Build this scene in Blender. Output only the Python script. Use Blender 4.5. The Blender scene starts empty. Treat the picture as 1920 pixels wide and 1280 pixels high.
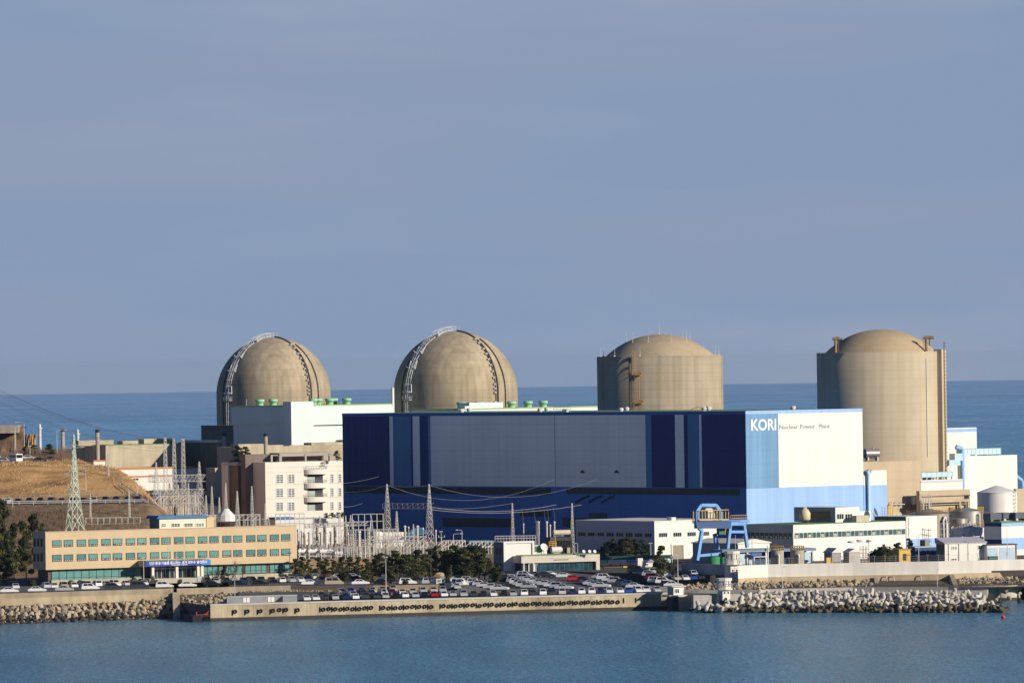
import bpy, math, random
from mathutils import Vector, Matrix, noise
random.seed(11)
rad = math.radians
sin, cos, pi = math.sin, math.cos, math.pi
scene = bpy.context.scene
COL = scene.collection
# ---------------------------------------------------------------- camera
FPX, EYE = 12000.0, Vector((0, 0, 63.0))          # focal length in 1920 px units, eye 63 m above the sea
ROLL, PITCH = math.atan(.01458), math.atan(38 / 12000.0)
fw = Vector((0, cos(PITCH), sin(PITCH)))
_r0, _u0 = Vector((1, 0, 0)), Vector((0, -sin(PITCH), cos(PITCH)))
rt = _r0 * cos(ROLL) - _u0 * sin(ROLL)
up = _u0 * cos(ROLL) + _r0 * sin(ROLL)
cd = bpy.data.cameras.new('camera'); cam = bpy.data.objects.new('camera', cd); COL.objects.link(cam)
cd.sensor_width = 36; cd.lens = FPX / 1920 * 36; cd.clip_start = 5; cd.clip_end = 90000
m = Matrix((rt, up, -fw)).transposed().to_4x4(); m.translation = EYE
cam.matrix_world = m; scene.camera = cam

def ray(px, py): return fw * FPX + rt * (px - 960) + up * (640 - py)
def G(px, py, z):
    d = ray(px, py); return EYE + d * ((z - EYE.z) / d.z)
def V(px, py, Y):
    d = ray(px, py); return EYE + d * (Y / d.y)
def proj(P):
    d = Vector(P) - EYE; k = FPX / d.dot(fw); return 960 + d.dot(rt) * k, 640 - d.dot(up) * k
def sm(a, b, t):
    t = max(0., min(1., (t - a) / (b - a))); return t * t * (3 - 2 * t)
def lerp(a, b, t): return a + (b - a) * t

# ---------------------------------------------------------------- materials
MATS = {}
def M(name, col, rough=.85, var=.12, scale=.3, streak=0., metal=0., bump=0., spec=.3, lift=0., cell=0., dark=None, darkamt=0.):
    """procedural paint / concrete / metal: base colour varied by noise, vertical streaks, lift lines, panel cells"""
    if name in MATS: return MATS[name]
    mt = bpy.data.materials.new(name); mt.use_nodes = True; nt = mt.node_tree; N, L = nt.nodes, nt.links
    b = N['Principled BSDF']; b.inputs['Roughness'].default_value = rough; b.inputs['Metallic'].default_value = metal
    b.inputs['Specular IOR Level'].default_value = spec
    tc = N.new('ShaderNodeTexCoord')
    def nz(sc, det=4, vec=(1, 1, 1)):
        mp = N.new('ShaderNodeMapping'); mp.inputs['Scale'].default_value = [v * sc for v in vec]
        L.new(tc.outputs['Object'], mp.inputs['Vector'])
        n = N.new('ShaderNodeTexNoise'); n.inputs['Scale'].default_value = 1; n.inputs['Detail'].default_value = det
        L.new(mp.outputs[0], n.inputs['Vector']); return n.outputs['Fac'], mp
    def math_(op, a, bb=None, clamp=False):
        n = N.new('ShaderNodeMath'); n.operation = op; n.use_clamp = clamp
        for i, x in enumerate((a, bb)):
            if x is None: continue
            if isinstance(x, (int, float)): n.inputs[i].default_value = x
            else: L.new(x, n.inputs[i])
        return n.outputs[0]
    fac = None
    def mul(f):
        nonlocal fac
        fac = f if fac is None else math_('MULTIPLY', fac, f)
    if var:
        f, _ = nz(scale, 6); mul(math_('MULTIPLY_ADD', f, 3.2 * var)); 
        fac.node.inputs[2].default_value = 1 - 1.6 * var
    if streak:
        f, _ = nz(.55, 3, (1, 1, .035)); o = math_('MULTIPLY_ADD', f, 3.2 * streak); o.node.inputs[2].default_value = 1 - 1.6 * streak; mul(o)
    if lift or cell:
        sp = N.new('ShaderNodeSeparateXYZ'); L.new(tc.outputs['Object'], sp.inputs[0])
        def lines(sock, per, amt, w=.11):
            fr = math_('FRACT', math_('DIVIDE', sock, per)); o = math_('MULTIPLY_ADD', math_('LESS_THAN', fr, w), -amt)
            o.node.inputs[2].default_value = 1; mul(o)
        if lift: lines(sp.outputs['Z'], 2.6, lift)
        if cell:
            lines(sp.outputs['Z'], 4.1, cell, .05); lines(math_('ADD', sp.outputs['X'], sp.outputs['Y']), 2.9, cell, .05)
    mx = N.new('ShaderNodeMix'); mx.data_type = 'RGBA'; mx.blend_type = 'MULTIPLY'; mx.inputs[0].default_value = 1
    mx.inputs[6].default_value = (*col, 1)
    if fac is not None:
        cb = N.new('ShaderNodeCombineColor')
        for i in range(3): L.new(fac, cb.inputs[i])
        L.new(cb.outputs[0], mx.inputs[7])
    else: mx.inputs[7].default_value = (1, 1, 1, 1)
    out = mx.outputs[2]
    if dark:
        f, _ = nz(scale * .4, 5, (1, 1, .6)); f2 = math_('MULTIPLY_ADD', f, 5 * 1.0); f2.node.inputs[2].default_value = -2.3; f2.node.use_clamp = True
        f3 = math_('MULTIPLY', f2, darkamt)
        m2 = N.new('ShaderNodeMix'); m2.data_type = 'RGBA'; L.new(f3, m2.inputs[0]); L.new(out, m2.inputs[6]); m2.inputs[7].default_value = (*dark, 1); out = m2.outputs[2]
    L.new(out, b.inputs['Base Color'])
    if bump:
        f, _ = nz(scale * 4, 5); bp = N.new('ShaderNodeBump'); bp.inputs['Strength'].default_value = bump; bp.inputs['Distance'].default_value = .3
        L.new(f, bp.inputs['Height']); L.new(bp.outputs[0], b.inputs['Normal'])
    MATS[name] = mt; return mt

# ---------------------------------------------------------------- mesh builder
class MB:
    def __init__(s): s.v = []; s.f = []; s.m = []; s.s = []
    def add(s, vs, fs, mi=0, smooth=False):
        o = len(s.v); s.v += [tuple(p) for p in vs]
        for f in fs: s.f.append([o + i for i in f]); s.m.append(mi); s.s.append(smooth)
        return s
    def box(s, x0, x1, y0, y1, z0, z1, mi=0):
        if x1 < x0: x0, x1 = x1, x0
        if y1 < y0: y0, y1 = y1, y0
        if z1 < z0: z0, z1 = z1, z0
        v = [(x0, y0, z0), (x1, y0, z0), (x1, y1, z0), (x0, y1, z0), (x0, y0, z1), (x1, y0, z1), (x1, y1, z1), (x0, y1, z1)]
        return s.add(v, [(0, 3, 2, 1), (4, 5, 6, 7), (0, 1, 5, 4), (1, 2, 6, 5), (2, 3, 7, 6), (3, 0, 4, 7)], mi)
    def tube(s, p0, p1, r0, r1=None, n=4, mi=0, cap=True, smooth=None):
        p0, p1 = Vector(p0), Vector(p1); r1 = r0 if r1 is None else r1
        d = (p1 - p0)
        if d.length < 1e-6: return s
        d.normalize(); a = d.orthogonal().normalized(); b = d.cross(a)
        vs = []
        for p, r in ((p0, r0), (p1, r1)):
            for i in range(n):
                t = 2 * pi * (i + .5) / n; vs.append(p + (a * cos(t) + b * sin(t)) * r)
        fs = [(i, (i + 1) % n, n + (i + 1) % n, n + i) for i in range(n)]
        s.add(vs, fs, mi, n > 5 if smooth is None else smooth)
        if cap:
            s.add(vs[:n], [tuple(range(n - 1, -1, -1))], mi); s.add(vs[n:], [tuple(range(n))], mi)
        return s
    def path(s, pts, r, n=4, mi=0):
        for a, b in zip(pts, pts[1:]): s.tube(a, b, r, r, n, mi)
        return s
    def lathe(s, prof, n=32, c=(0, 0, 0), mi=0, smooth=True, a0=0., a1=2 * pi):
        full = abs(a1 - a0 - 2 * pi) < 1e-6; k = n if full else n + 1
        vs = [(c[0] + r * cos(a0 + (a1 - a0) * i / n), c[1] + r * sin(a0 + (a1 - a0) * i / n), c[2] + z) for r, z in prof for i in range(k)]
        fs = []
        for j in range(len(prof) - 1):
            for i in range(n):
                i2 = (i + 1) % k
                fs.append((j * k + i, j * k + i2, (j + 1) * k + i2, (j + 1) * k + i))
        return s.add(vs, fs, mi, smooth)
    def prism(s, poly, z0, z1, mi=0):      # poly CCW in xy
        n = len(poly); vs = [(x, y, z0) for x, y in poly] + [(x, y, z1) for x, y in poly]
        return s.add(vs, [tuple(range(n - 1, -1, -1)), tuple(range(n, 2 * n))] + [(i, (i + 1) % n, n + (i + 1) % n, n + i) for i in range(n)], mi)
    def prism_ax(s, poly, a0, a1, ax='y', mi=0):   # poly in (x,z) extruded along y, or (y,z) along x
        n = len(poly)
        mk = (lambda p, t: (p[0], t, p[1])) if ax == 'y' else (lambda p, t: (t, p[0], p[1]))
        vs = [mk(p, a0) for p in poly] + [mk(p, a1) for p in poly]
        return s.add(vs, [tuple(range(n)), tuple(range(2 * n - 1, n - 1, -1))] + [((i + 1) % n, i, n + i, n + (i + 1) % n) for i in range(n)], mi)
    def mesh(s, name, mats):
        me = bpy.data.meshes.new(name); me.from_pydata(s.v, [], s.f)
        for mt in (mats if isinstance(mats, (list, tuple)) else [mats]): me.materials.append(mt)
        me.polygons.foreach_set('material_index', s.m); me.polygons.foreach_set('use_smooth', s.s); me.update(); return me
    def build(s, name, mats, parent=None, loc=None, rot=None):
        o = bpy.data.objects.new(name, s.mesh(name, mats)); COL.objects.link(o)
        if parent is not None: o.parent = parent.e if isinstance(parent, T) else parent
        if loc is not None: o.location = loc
        if rot is not None: o.rotation_euler = rot
        return o

def tag(o, label=None, cat=None, group=None, kind=None):
    if label: o['label'] = label
    if cat: o['category'] = cat
    if group: o['group'] = group
    if kind: o['kind'] = kind
    return o
def copy_tree(o, parent=None):
    c = o.copy(); COL.objects.link(c)
    if parent is not None: c.parent = parent
    for ch in list(KIDS.get(o.name, [])) if o.name in KIDS else list(o.children): copy_tree(ch, c)
    return c
KIDS = {}
class T:
    """a thing: an Empty at its base, local x = along the sun-lit face, local y = along the shaded face going away"""
    def __init__(s, name, label, cat, loc, a=0., group=None):
        e = bpy.data.objects.new(name, None); COL.objects.link(e); e.empty_display_size = .5
        s.e = e; s.o = Vector(loc); s.a = rad(a); e.location = s.o; e.rotation_euler = (0, 0, s.a)
        s.ux = Vector((cos(s.a), sin(s.a), 0)); s.uy = Vector((-sin(s.a), cos(s.a), 0))
        tag(e, label, cat, group)
    def w(s, x, y, z=0): return s.o + s.ux * x + s.uy * y + Vector((0, 0, z))
    def fy(s, px, py, y=0.):            # pixel -> (x, z) on the local plane y = const (sun-lit face)
        d = ray(px, py); t = (s.uy.dot(s.o - EYE) + y) / s.uy.dot(d); p = EYE + d * t - s.o
        return p.dot(s.ux), p.z
    def fx(s, px, py, x=0.):            # pixel -> (y, z) on the local plane x = const (shaded face)
        d = ray(px, py); t = (s.ux.dot(s.o - EYE) + x) / s.ux.dot(d); p = EYE + d * t - s.o
        return p.dot(s.uy), p.z
def corner(px, py, Y, zb):
    p = V(px, py, Y); return Vector((p.x, p.y, zb)), p.z - zb
def B(name, label, cat, px, py, Y, zb, a=40., group=None):
    """building thing whose near top corner is seen at (px,py) at depth Y, base at height zb"""
    o, h = corner(px, py, Y, zb); t = T(name, label, cat, o, a, group); t.h = h; return t
ORD = 'first second third fourth fifth sixth seventh eighth ninth tenth eleventh twelfth thirteenth fourteenth fifteenth sixteenth seventeenth eighteenth nineteenth'.split()
TENS = {2: 'twent', 3: 'thirt', 4: 'fort', 5: 'fift', 6: 'sixt', 7: 'sevent', 8: 'eight', 9: 'ninet'}
def nth(i):
    if i < 20: return ORD[i - 1]
    t, u = divmod(i, 10)
    if t >= 10: return 'hundred-and-' + nth(i - 100) if i > 100 else 'hundredth'
    return TENS[t] + ('ieth' if u == 0 else 'y-' + ORD[u - 1])
def window_y(t, x0, x1, z0, z1, gm, fm, y=0., nv=1, nh=1, d=.12, fr=.12, name='window'):
    """framed window on the lit face: frame part with glass sub-part"""
    f = MB()
    f.box(x0, x1, y - d, y, z0, z0 + fr); f.box(x0, x1, y - d, y, z1 - fr, z1)
    for i in range(nv + 1):
        c = lerp(x0 + fr / 2, x1 - fr / 2, i / nv); f.box(c - fr / 2, c + fr / 2, y - d, y, z0 + fr, z1 - fr)
    for i in range(1, nh):
        c = lerp(z0, z1, i / nh); f.box(x0 + fr, x1 - fr, y - d * .8, y, c - fr * .4, c + fr * .4)
    o = f.build(name, fm, t)
    MB().box(x0 + fr * .5, x1 - fr * .5, y - d * .5, y + .01, z0 + fr * .5, z1 - fr * .5).build('pane', gm, o)
    return o
def window_x(t, y0, y1, z0, z1, gm, fm, x=0., nv=1, d=.12, fr=.12, name='window'):
    f = MB()
    f.box(x - d, x, y0, y1, z0, z0 + fr); f.box(x - d, x, y0, y1, z1 - fr, z1)
    for i in range(nv + 1):
        c = lerp(y0 + fr / 2, y1 - fr / 2, i / nv); f.box(x - d, x, c - fr / 2, c + fr / 2, z0 + fr, z1 - fr)
    o = f.build(name, fm, t)
    MB().box(x - d * .5, x + .01, y0 + fr * .5, y1 - fr * .5, z0 + fr * .5, z1 - fr * .5).build('pane', gm, o)
    return o
def rail(mb, pts, h=1.0, r=.05, step=2., mi=0, rows=2):
    """handrail along a polyline: posts and rows"""
    for a, b in zip(pts, pts[1:]):
        a, b = Vector(a), Vector(b); n = max(1, int((b - a).length / step))
        for i in range(n + 1):
            p = a.lerp(b, i / n); mb.tube(p, p + Vector((0, 0, h)), r, r, 4, mi)
        for k in range(rows):
            z = Vector((0, 0, h * (k + 1) / rows)); mb.tube(a + z, b + z, r, r, 4, mi)
    return mb

# palette
WHITE = M('white paint', (.78, .76, .70), .7, .06, .08, .05)
CREAM = M('cream cladding', (.78, .75, .67), .7, .05, .08, .05, cell=.04)
CONC = M('weathered concrete', (.47, .40, .28), .95, .16, .12, .12, lift=.07, dark=(.20, .17, .12), darkamt=.35)
CONC2 = M('pale concrete', (.50, .435, .31), .95, .16, .25, .14, dark=(.22, .18, .13), darkamt=.4)
CONCD = M('wet dark concrete', (.05, .045, .04), .7, .3, .5)
GREYM = M('galvanised steel', (.50, .50, .48), .55, .1, 1., metal=.3)
GREYW = M('pale grey steel', (.62, .62, .60), .6, .1, 1.)
DARK = M('dark opening', (.012, .014, .018), .5, .2, .5)
GLASS = M('dark glass', (.02, .035, .045), .12, .2, .4, spec=.6)
TEAL = M('teal blind glass', (.09, .27, .25), .35, .18, .7, spec=.4)
ORANGE = M('orange paint', (.55, .20, .06), .7, .1, .5)
YELLOW = M('yellow paint', (.72, .42, .06), .6, .12, .6)
MINT = M('mint white cladding', (.66, .765, .735), .7, .05, .08, .04, cell=.03)
MINTG = M('mint green paint', (.33, .62, .42), .6, .1, .4)
ROOFG = M('green roof coating', (.16, .30, .12), .9, .25, .3)
LBLUE = M('light blue paint', (.30, .52, .82), .6, .08, .12, .10, cell=.03)
DUCT = M('pale blue duct', (.50, .68, .74), .5, .08, .5)
CRANE = M('crane blue paint', (.17, .38, .72), .55, .12, .4)
BLUE = M('bright blue paint', (.05, .15, .42), .55, .15, .4)
BLACK = M('black rubber', (.012, .012, .013), .85, .2, 2.)
RUST = M('rusty steel', (.30, .13, .06), .9, .3, 1.5)
ASPH = M('asphalt', (.055, .054, .052), .95, .25, .15, bump=0)
HAZE = True
# ---------------------------------------------------------------- light
SUN_AZ, SUN_EL = 60., 19.                      # to the right of "behind the camera", low winter afternoon
S = Vector((sin(rad(SUN_AZ)) * cos(rad(SUN_EL)), -cos(rad(SUN_AZ)) * cos(rad(SUN_EL)), sin(rad(SUN_EL))))
ld = bpy.data.lights.new('sun', 'SUN'); ld.energy = 4.85; ld.angle = rad(.5); ld.color = (1., .89, .74)
lo = bpy.data.objects.new('sun', ld); COL.objects.link(lo); lo.rotation_euler = S.to_track_quat('Z', 'Y').to_euler()
W = bpy.data.worlds.new('World'); scene.world = W; W.use_nodes = True
N, L = W.node_tree.nodes, W.node_tree.links
bg = N['Background']; bg.inputs['Strength'].default_value = .075
sky = N.new('ShaderNodeTexSky'); sky.sky_type = 'NISHITA'; sky.sun_disc = False; sky.sun_elevation = rad(SUN_EL)
sky.sun_rotation = math.atan2(S.x, S.y); sky.altitude = 60; sky.air_density = 1.; sky.dust_density = .6; sky.ozone_density = 4.
STR = .055; bg.inputs['Strength'].default_value = STR
geo = N.new('ShaderNodeTexCoord')
def wnoise(sc, a, b_, lo_, hi_, det=4):
    mp = N.new('ShaderNodeMapping'); mp.inputs['Scale'].default_value = sc; L.new(geo.outputs['Generated'], mp.inputs['Vector'])
    n = N.new('ShaderNodeTexNoise'); n.inputs['Scale'].default_value = 1.; n.inputs['Detail'].default_value = det; n.inputs['Roughness'].default_value = .5
    L.new(mp.outputs[0], n.inputs['Vector'])
    mr = N.new('ShaderNodeMapRange'); mr.interpolation_type = 'SMOOTHSTEP'; mr.inputs[1].default_value = a; mr.inputs[2].default_value = b_; mr.inputs[3].default_value = lo_; mr.inputs[4].default_value = hi_
    L.new(n.outputs['Fac'], mr.inputs[0]); return mr.outputs[0]
def wmix(fac, a, b_, mode='MIX'):
    m_ = N.new('ShaderNodeMix'); m_.data_type = 'RGBA'; m_.blend_type = mode
    for i, x in ((0, fac), (6, a), (7, b_)):
        if isinstance(x, (tuple, float, int)): m_.inputs[i].default_value = x
        else: L.new(x, m_.inputs[i])
    return m_.outputs[2]
def K_(r, g, b_): return (r / STR, g / STR, b_ / STR, 1)
up_sky = wmix(1., sky.outputs[0], (.39, .67, 1.12, 1), 'MULTIPLY')
low = wmix(wnoise((7, 7, 55), .40, .66, 0, 1.), K_(.243, .330, .485), K_(.272, .331, .468))      # hazy low sky, faint mauve stratus
low = wmix(wnoise((8, 8, 48), .48, .80, 0, .8), low, K_(.355, .39, .505))
sp = N.new('ShaderNodeSeparateXYZ'); L.new(geo.outputs['Generated'], sp.inputs[0])
mr = N.new('ShaderNodeMapRange'); mr.interpolation_type = 'SMOOTHSTEP'; mr.inputs[1].default_value = .06; mr.inputs[2].default_value = .18; mr.inputs[3].default_value = 1; mr.inputs[4].default_value = 0
L.new(sp.outputs['Z'], mr.inputs[0])
L.new(wmix(mr.outputs[0], up_sky, low), bg.inputs['Color'])
vs = scene.view_settings; vs.view_transform = 'Standard'; vs.look = 'None'; vs.gamma = 1; vs.exposure = 0.
scene.display_settings.display_device = 'sRGB'
cy = scene.cycles
cy.use_denoising = True; cy.max_bounces = 5; cy.diffuse_bounces = 3; cy.glossy_bounces = 3; cy.transmission_bounces = 3; cy.volume_bounces = 0
cy.sample_clamp_indirect = 4; cy.caustics_reflective = False; cy.caustics_refractive = False

# ---------------------------------------------------------------- sea: one sheet curved with the earth, out past the horizon
RE = 2 * 63 / .004 ** 2
def sea_mat():
    mt = bpy.data.materials.new('sea water'); mt.use_nodes = True; nt = mt.node_tree; N, L = nt.nodes, nt.links
    b = N['Principled BSDF']; b.inputs['Roughness'].default_value = .22; b.inputs['IOR'].default_value = 1.33
    g = N.new('ShaderNodeNewGeometry'); sp = N.new('ShaderNodeSeparateXYZ'); L.new(g.outputs['Position'], sp.inputs[0])
    def noise_(sx, sy, det=4, rough=.55):
        mp = N.new('ShaderNodeMapping'); mp.inputs['Scale'].default_value = (sx, sy, 1); L.new(g.outputs['Position'], mp.inputs['Vector'])
        n = N.new('ShaderNodeTexNoise'); n.inputs['Scale'].default_value = 1; n.inputs['Detail'].default_value = det; n.inputs['Roughness'].default_value = rough
        L.new(mp.outputs[0], n.inputs['Vector']); return n.outputs['Fac']
    # depth of water: harbour (grey blue), shallow teal behind the headland, deep blue offshore
    mr = N.new('ShaderNodeMapRange'); mr.inputs[1].default_value = 1000; mr.inputs[2].default_value = 16000; L.new(sp.outputs['Y'], mr.inputs[0])
    n0 = noise_(.0006, .00025, 3)
    ad = N.new('ShaderNodeMath'); ad.operation = 'MULTIPLY_ADD'; L.new(n0, ad.inputs[0]); ad.inputs[1].default_value = .10; L.new(mr.outputs[0], ad.inputs[2])
    cr = N.new('ShaderNodeValToRGB'); L.new(ad.outputs[0], cr.inputs[0]); e = cr.color_ramp.elements
    e[0].position = .05; e[0].color = (.075, .225, .33, 1); e[1].position = .9; e[1].color = (.20, .40, .64, 1)
    for p, c in ((.10, (.075, .225, .33, 1)), (.15, (.085, .30, .42, 1)), (.24, (.10, .32, .48, 1)), (.42, (.13, .35, .58, 1))):
        x = e.new(p); x.color = c
    # ripple streaks
    n1 = noise_(.05, .012, 5); m1 = N.new('ShaderNodeMapRange'); m1.inputs[1].default_value = .3; m1.inputs[2].default_value = .7; m1.inputs[3].default_value = .85; m1.inputs[4].default_value = 1.17; L.new(n1, m1.inputs[0])
    n2 = noise_(1.1, .16, 5); m2 = N.new('ShaderNodeMapRange'); m2.inputs[1].default_value = .3; m2.inputs[2].default_value = .7; m2.inputs[3].default_value = .74; m2.inputs[4].default_value = 1.28; L.new(n2, m2.inputs[0])
    n6 = noise_(.0030, .0013, 4); m6 = N.new('ShaderNodeMapRange'); m6.inputs[1].default_value = .3; m6.inputs[2].default_value = .7; m6.inputs[3].default_value = .80; m6.inputs[4].default_value = 1.22; L.new(n6, m6.inputs[0])
    m0 = N.new('ShaderNodeMath'); m0.operation = 'MULTIPLY'; L.new(m1.outputs[0], m0.inputs[0]); L.new(m6.outputs[0], m0.inputs[1])
    mu = N.new('ShaderNodeMath'); mu.operation = 'MULTIPLY'; L.new(m0.outputs[0], mu.inputs[0]); L.new(m2.outputs[0], mu.inputs[1])
    cc = N.new('ShaderNodeCombineColor'); [L.new(mu.outputs[0], cc.inputs[i]) for i in range(3)]
    mx = N.new('ShaderNodeMix'); mx.data_type = 'RGBA'; mx.blend_type = 'MULTIPLY'; mx.inputs[0].default_value = 1; L.new(cr.outputs[0], mx.inputs[6]); L.new(cc.outputs[0], mx.inputs[7])
    # whitecaps only in the open sea
    n3 = noise_(.035, .011, 2, .5); n4 = noise_(.16, .03, 2)
    w = N.new('ShaderNodeMath'); w.operation = 'MULTIPLY'; L.new(n3, w.inputs[0]); L.new(n4, w.inputs[1])
    wr = N.new('ShaderNodeMapRange'); wr.inputs[1].default_value = .335; wr.inputs[2].default_value = .39; L.new(w.outputs[0], wr.inputs[0])
    op = N.new('ShaderNodeMapRange'); op.inputs[1].default_value = 2100; op.inputs[2].default_value = 2600; op.inputs[4].default_value = .8; L.new(sp.outputs['Y'], op.inputs[0])
    wf = N.new('ShaderNodeMath'); wf.operation = 'MULTIPLY'; L.new(wr.outputs[0], wf.inputs[0]); L.new(op.outputs[0], wf.inputs[1])
    mw = N.new('ShaderNodeMix'); mw.data_type = 'RGBA'; L.new(wf.outputs[0], mw.inputs[0]); L.new(mx.outputs[2], mw.inputs[6]); mw.inputs[7].default_value = (.62, .66, .68, 1)
    L.new(mw.outputs[2], b.inputs['Base Color'])
    bp = N.new('ShaderNodeBump'); bp.inputs['Strength'].default_value = 1.; bp.inputs['Distance'].default_value = .9
    n5 = noise_(.55, .42, 5, .6); L.new(n5, bp.inputs['Height']); L.new(bp.outputs[0], b.inputs['Normal'])
    b.inputs['Specular IOR Level'].default_value = .16
    return mt
rings = [900, 1100, 1300, 1500, 1700, 1900, 2200, 2600, 3200, 4000, 5000, 6500, 8500, 11000, 14000, 17000, 20000, 23000, 26000, 29000, 31000, 32500, 34000, 38000]
mb = MB(); K = 48; vs_, fs_ = [], []
for r in rings:
    for i in range(K + 1):
        t = rad(lerp(-32, 32, i / K)); vs_.append((r * sin(t), r * cos(t), -r * r / (2 * RE)))
for j in range(len(rings) - 1):
    for i in range(K):
        a = j * (K + 1) + i; fs_.append((a, a + 1, a + K + 2, a + K + 1))
mb.add(vs_, fs_, 0, True)
tag(mb.build('sea', sea_mat()), kind='structure')

# ---------------------------------------------------------------- quay frame: q along the quay wall (to the right), t inland
QA, QB = G(395, 1163.7, 0), G(1115, 1144.5, 0)
e1 = (QB - QA).normalized(); e2 = Vector((-e1.y, e1.x, 0)); QANG = math.degrees(math.atan2(e1.y, e1.x))
def QT(q, t, z=0.): return QA + e1 * q + e2 * t + Vector((0, 0, z))
def toqt(p): d = Vector((p[0], p[1], 0)) - Vector((QA.x, QA.y, 0)); return d.dot(e1), d.dot(e2)
QZ = 4.15
def q_at(px, z=QZ, t=0.):     # q of the quay front at pixel x
    lo_, hi_ = -60., 220.
    for _ in range(40):
        mid = (lo_ + hi_) / 2
        if proj(QT(mid, t, z))[0] < px: lo_ = mid
        else: hi_ = mid
    return lo_
QEND = q_at(1262)
# retaining wall line below the upper road (world xy)
RW = [G(px, py, 6.8) for px, py in ((-140, 1117.5), (0, 1113.7), (325, 1103.7), (440, 1100.5), (545, 1098), (700, 1098), (830, 1096))]
def wall_y(x):
    if x <= RW[0].x: return RW[0].y
    for a, b in zip(RW, RW[1:]):
        if a.x <= x <= b.x: return lerp(a.y, b.y, (x - a.x) / (b.x - a.x))
    return RW[-1].y
XW = RW[-1].x
SEA_Y = None
def ground_z(x, y):
    q, t = toqt((x, y)); d = y - wall_y(x)
    zr = QZ + 2.65 * sm(6, 60, t)
    if t > 5.5 and d < .6 and x < RW[3].x + .6: return .4      # stone bank beside the boat ramp
    if x >= XW + 14: return zr
    zf = QZ + 1.45 * max(0., min(1., t / max(1., t + max(0., -d)))) * sm(-2, 12, q)
    zl = zf if d < .6 else lerp(zf, 6.8, min(1, (d - .6) / 1.2))
    return lerp(zl, zr, sm(XW - 2, XW + 14, x))
def asph_mat():
    return M('lot asphalt', (.14, .137, .133), .95, .28, .12, dark=(.08, .08, .082), darkamt=.5)
def grid(name, fn, xs, ys, mat, smooth=False):
    mb = MB(); vs, fs = [], []; k = len(xs)
    for y in ys:
        for x in xs: vs.append(fn(x, y))
    for j in range(len(ys) - 1):
        for i in range(k - 1):
            a = j * k + i; fs.append((a, a + 1, a + k + 1, a + k))
    mb.add(vs, fs, 0, smooth); return mb.build(name, mat)
def fr(a, b, st):
    n = max(1, int(round((b - a) / st))); return [lerp(a, b, i / n) for i in range(n + 1)]
# car-park and road surface (sheet in quay coordinates, stops at the quay front)
def f_lot(q, t):
    p = QT(q, t); return (p.x, p.y, ground_z(p.x, p.y))
tag(grid('car_park_surface', f_lot, fr(0, QEND, 1.5), [.9] + fr(2, 110, 1.2), asph_mat()), kind='structure')
# road in front of the offices, behind the shore wall, left of the quay
QL = toqt(RW[0])[0] - 30
def f_road(u, v):
    y0 = wall_y(u) + .3; y = lerp(y0, max(y0 + 4, 1700), v); return (u, y, 6.8)
tag(grid('shore_road', f_road, fr(RW[0].x - 40, QT(0, 0).x + 2.2, 3), [0, .1, .3, 1], asph_mat()), kind='structure')
YARD = M('yard ground', (.10, .092, .08), .95, .3, .05, dark=(.09, .08, .065), darkamt=.5)
# the plant's platform, out to its rocky far shore
pl = [(-330, 1699), (-20, 1699), (40, 1690), (60, 1690)]
mb = MB()
poly = [(-420, 1700.), (QT(0, 109).x, QT(0, 109).y)] + [(QT(q, 109).x, QT(q, 109).y) for q in fr(10, QEND, 20)] + [(46, 1664), (205, 1672), (215, 2150), (150, 2400), (0, 2620), (-420, 2700)]
mb.prism(poly, -3, 6.78)
tag(mb.build('plant_ground', YARD), kind='structure')
# thin sea air
hz = MB().box(-26000, 26000, -150, 38600, -96, 84)
hm = bpy.data.materials.new('sea air'); hm.use_nodes = True; nt = hm.node_tree; nt.nodes.remove(nt.nodes['Principled BSDF'])
pv = nt.nodes.new('ShaderNodeVolumePrincipled'); pv.inputs['Density'].default_value = 1.0e-5; pv.inputs['Color'].default_value = (.56, .78, 1, 1); pv.inputs['Anisotropy'].default_value = .1
nt.links.new(pv.outputs[0], nt.nodes['Material Output'].inputs['Volume'])
if HAZE: tag(hz.build('haze', hm), kind='stuff')
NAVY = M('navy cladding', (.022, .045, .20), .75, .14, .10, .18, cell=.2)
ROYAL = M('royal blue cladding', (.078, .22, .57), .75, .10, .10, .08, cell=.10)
ROYALT = M('blue roof trim', (.045, .14, .46), .75, .08, .2)
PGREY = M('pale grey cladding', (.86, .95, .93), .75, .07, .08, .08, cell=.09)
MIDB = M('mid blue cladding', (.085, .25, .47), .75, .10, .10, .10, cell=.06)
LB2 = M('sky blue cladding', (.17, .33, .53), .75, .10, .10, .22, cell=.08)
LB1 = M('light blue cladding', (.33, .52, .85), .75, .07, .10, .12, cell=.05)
LVR = M('dark louvre band', (.035, .055, .062), .6, .25, .5, cell=.2)
HCREAM = M('cream hall cladding', (.82, .80, .72), .75, .05, .08, .07, cell=.05)
# ---------------------------------------------------------------- turbine hall
hall = B('turbine_hall', 'huge blue and white turbine hall with striped side wall and lettered end wall', 'power station', 1397.5, 770.2, 1920, 6.5, 42)
HW = hall.fy(1616.5, 766)[0]; HL = hall.fx(642, 775.5)[0]; h = hall.h
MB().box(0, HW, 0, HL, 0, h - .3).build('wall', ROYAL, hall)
r = MB(); r.box(.6, HW - .6, .6, HL - .6, h - .298, h - .1)
for k in range(9):
    r.lathe([(0, 1.2), (.7, 1.1), (.9, .6), (.6, 0)], 10, (HW * (.3 if k % 2 else .7), HL * (.08 + .1 * k), h - .1), 1)
r.build('roof', [ROOFG, GREYW], hall)
zt = h - hall.fx(1397.5, 777, 0)[1]; ztop = h - (zt if zt < 3 else 1.3); zb = hall.fx(1397, 914.5)[1]
zp = hall.fx(1398, 776.4)[1]
t_ = MB(); t_.box(-.12, -.01, -.12, HL + .05, zp, h); t_.build('roof_trim', ROYALT, hall)
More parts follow.
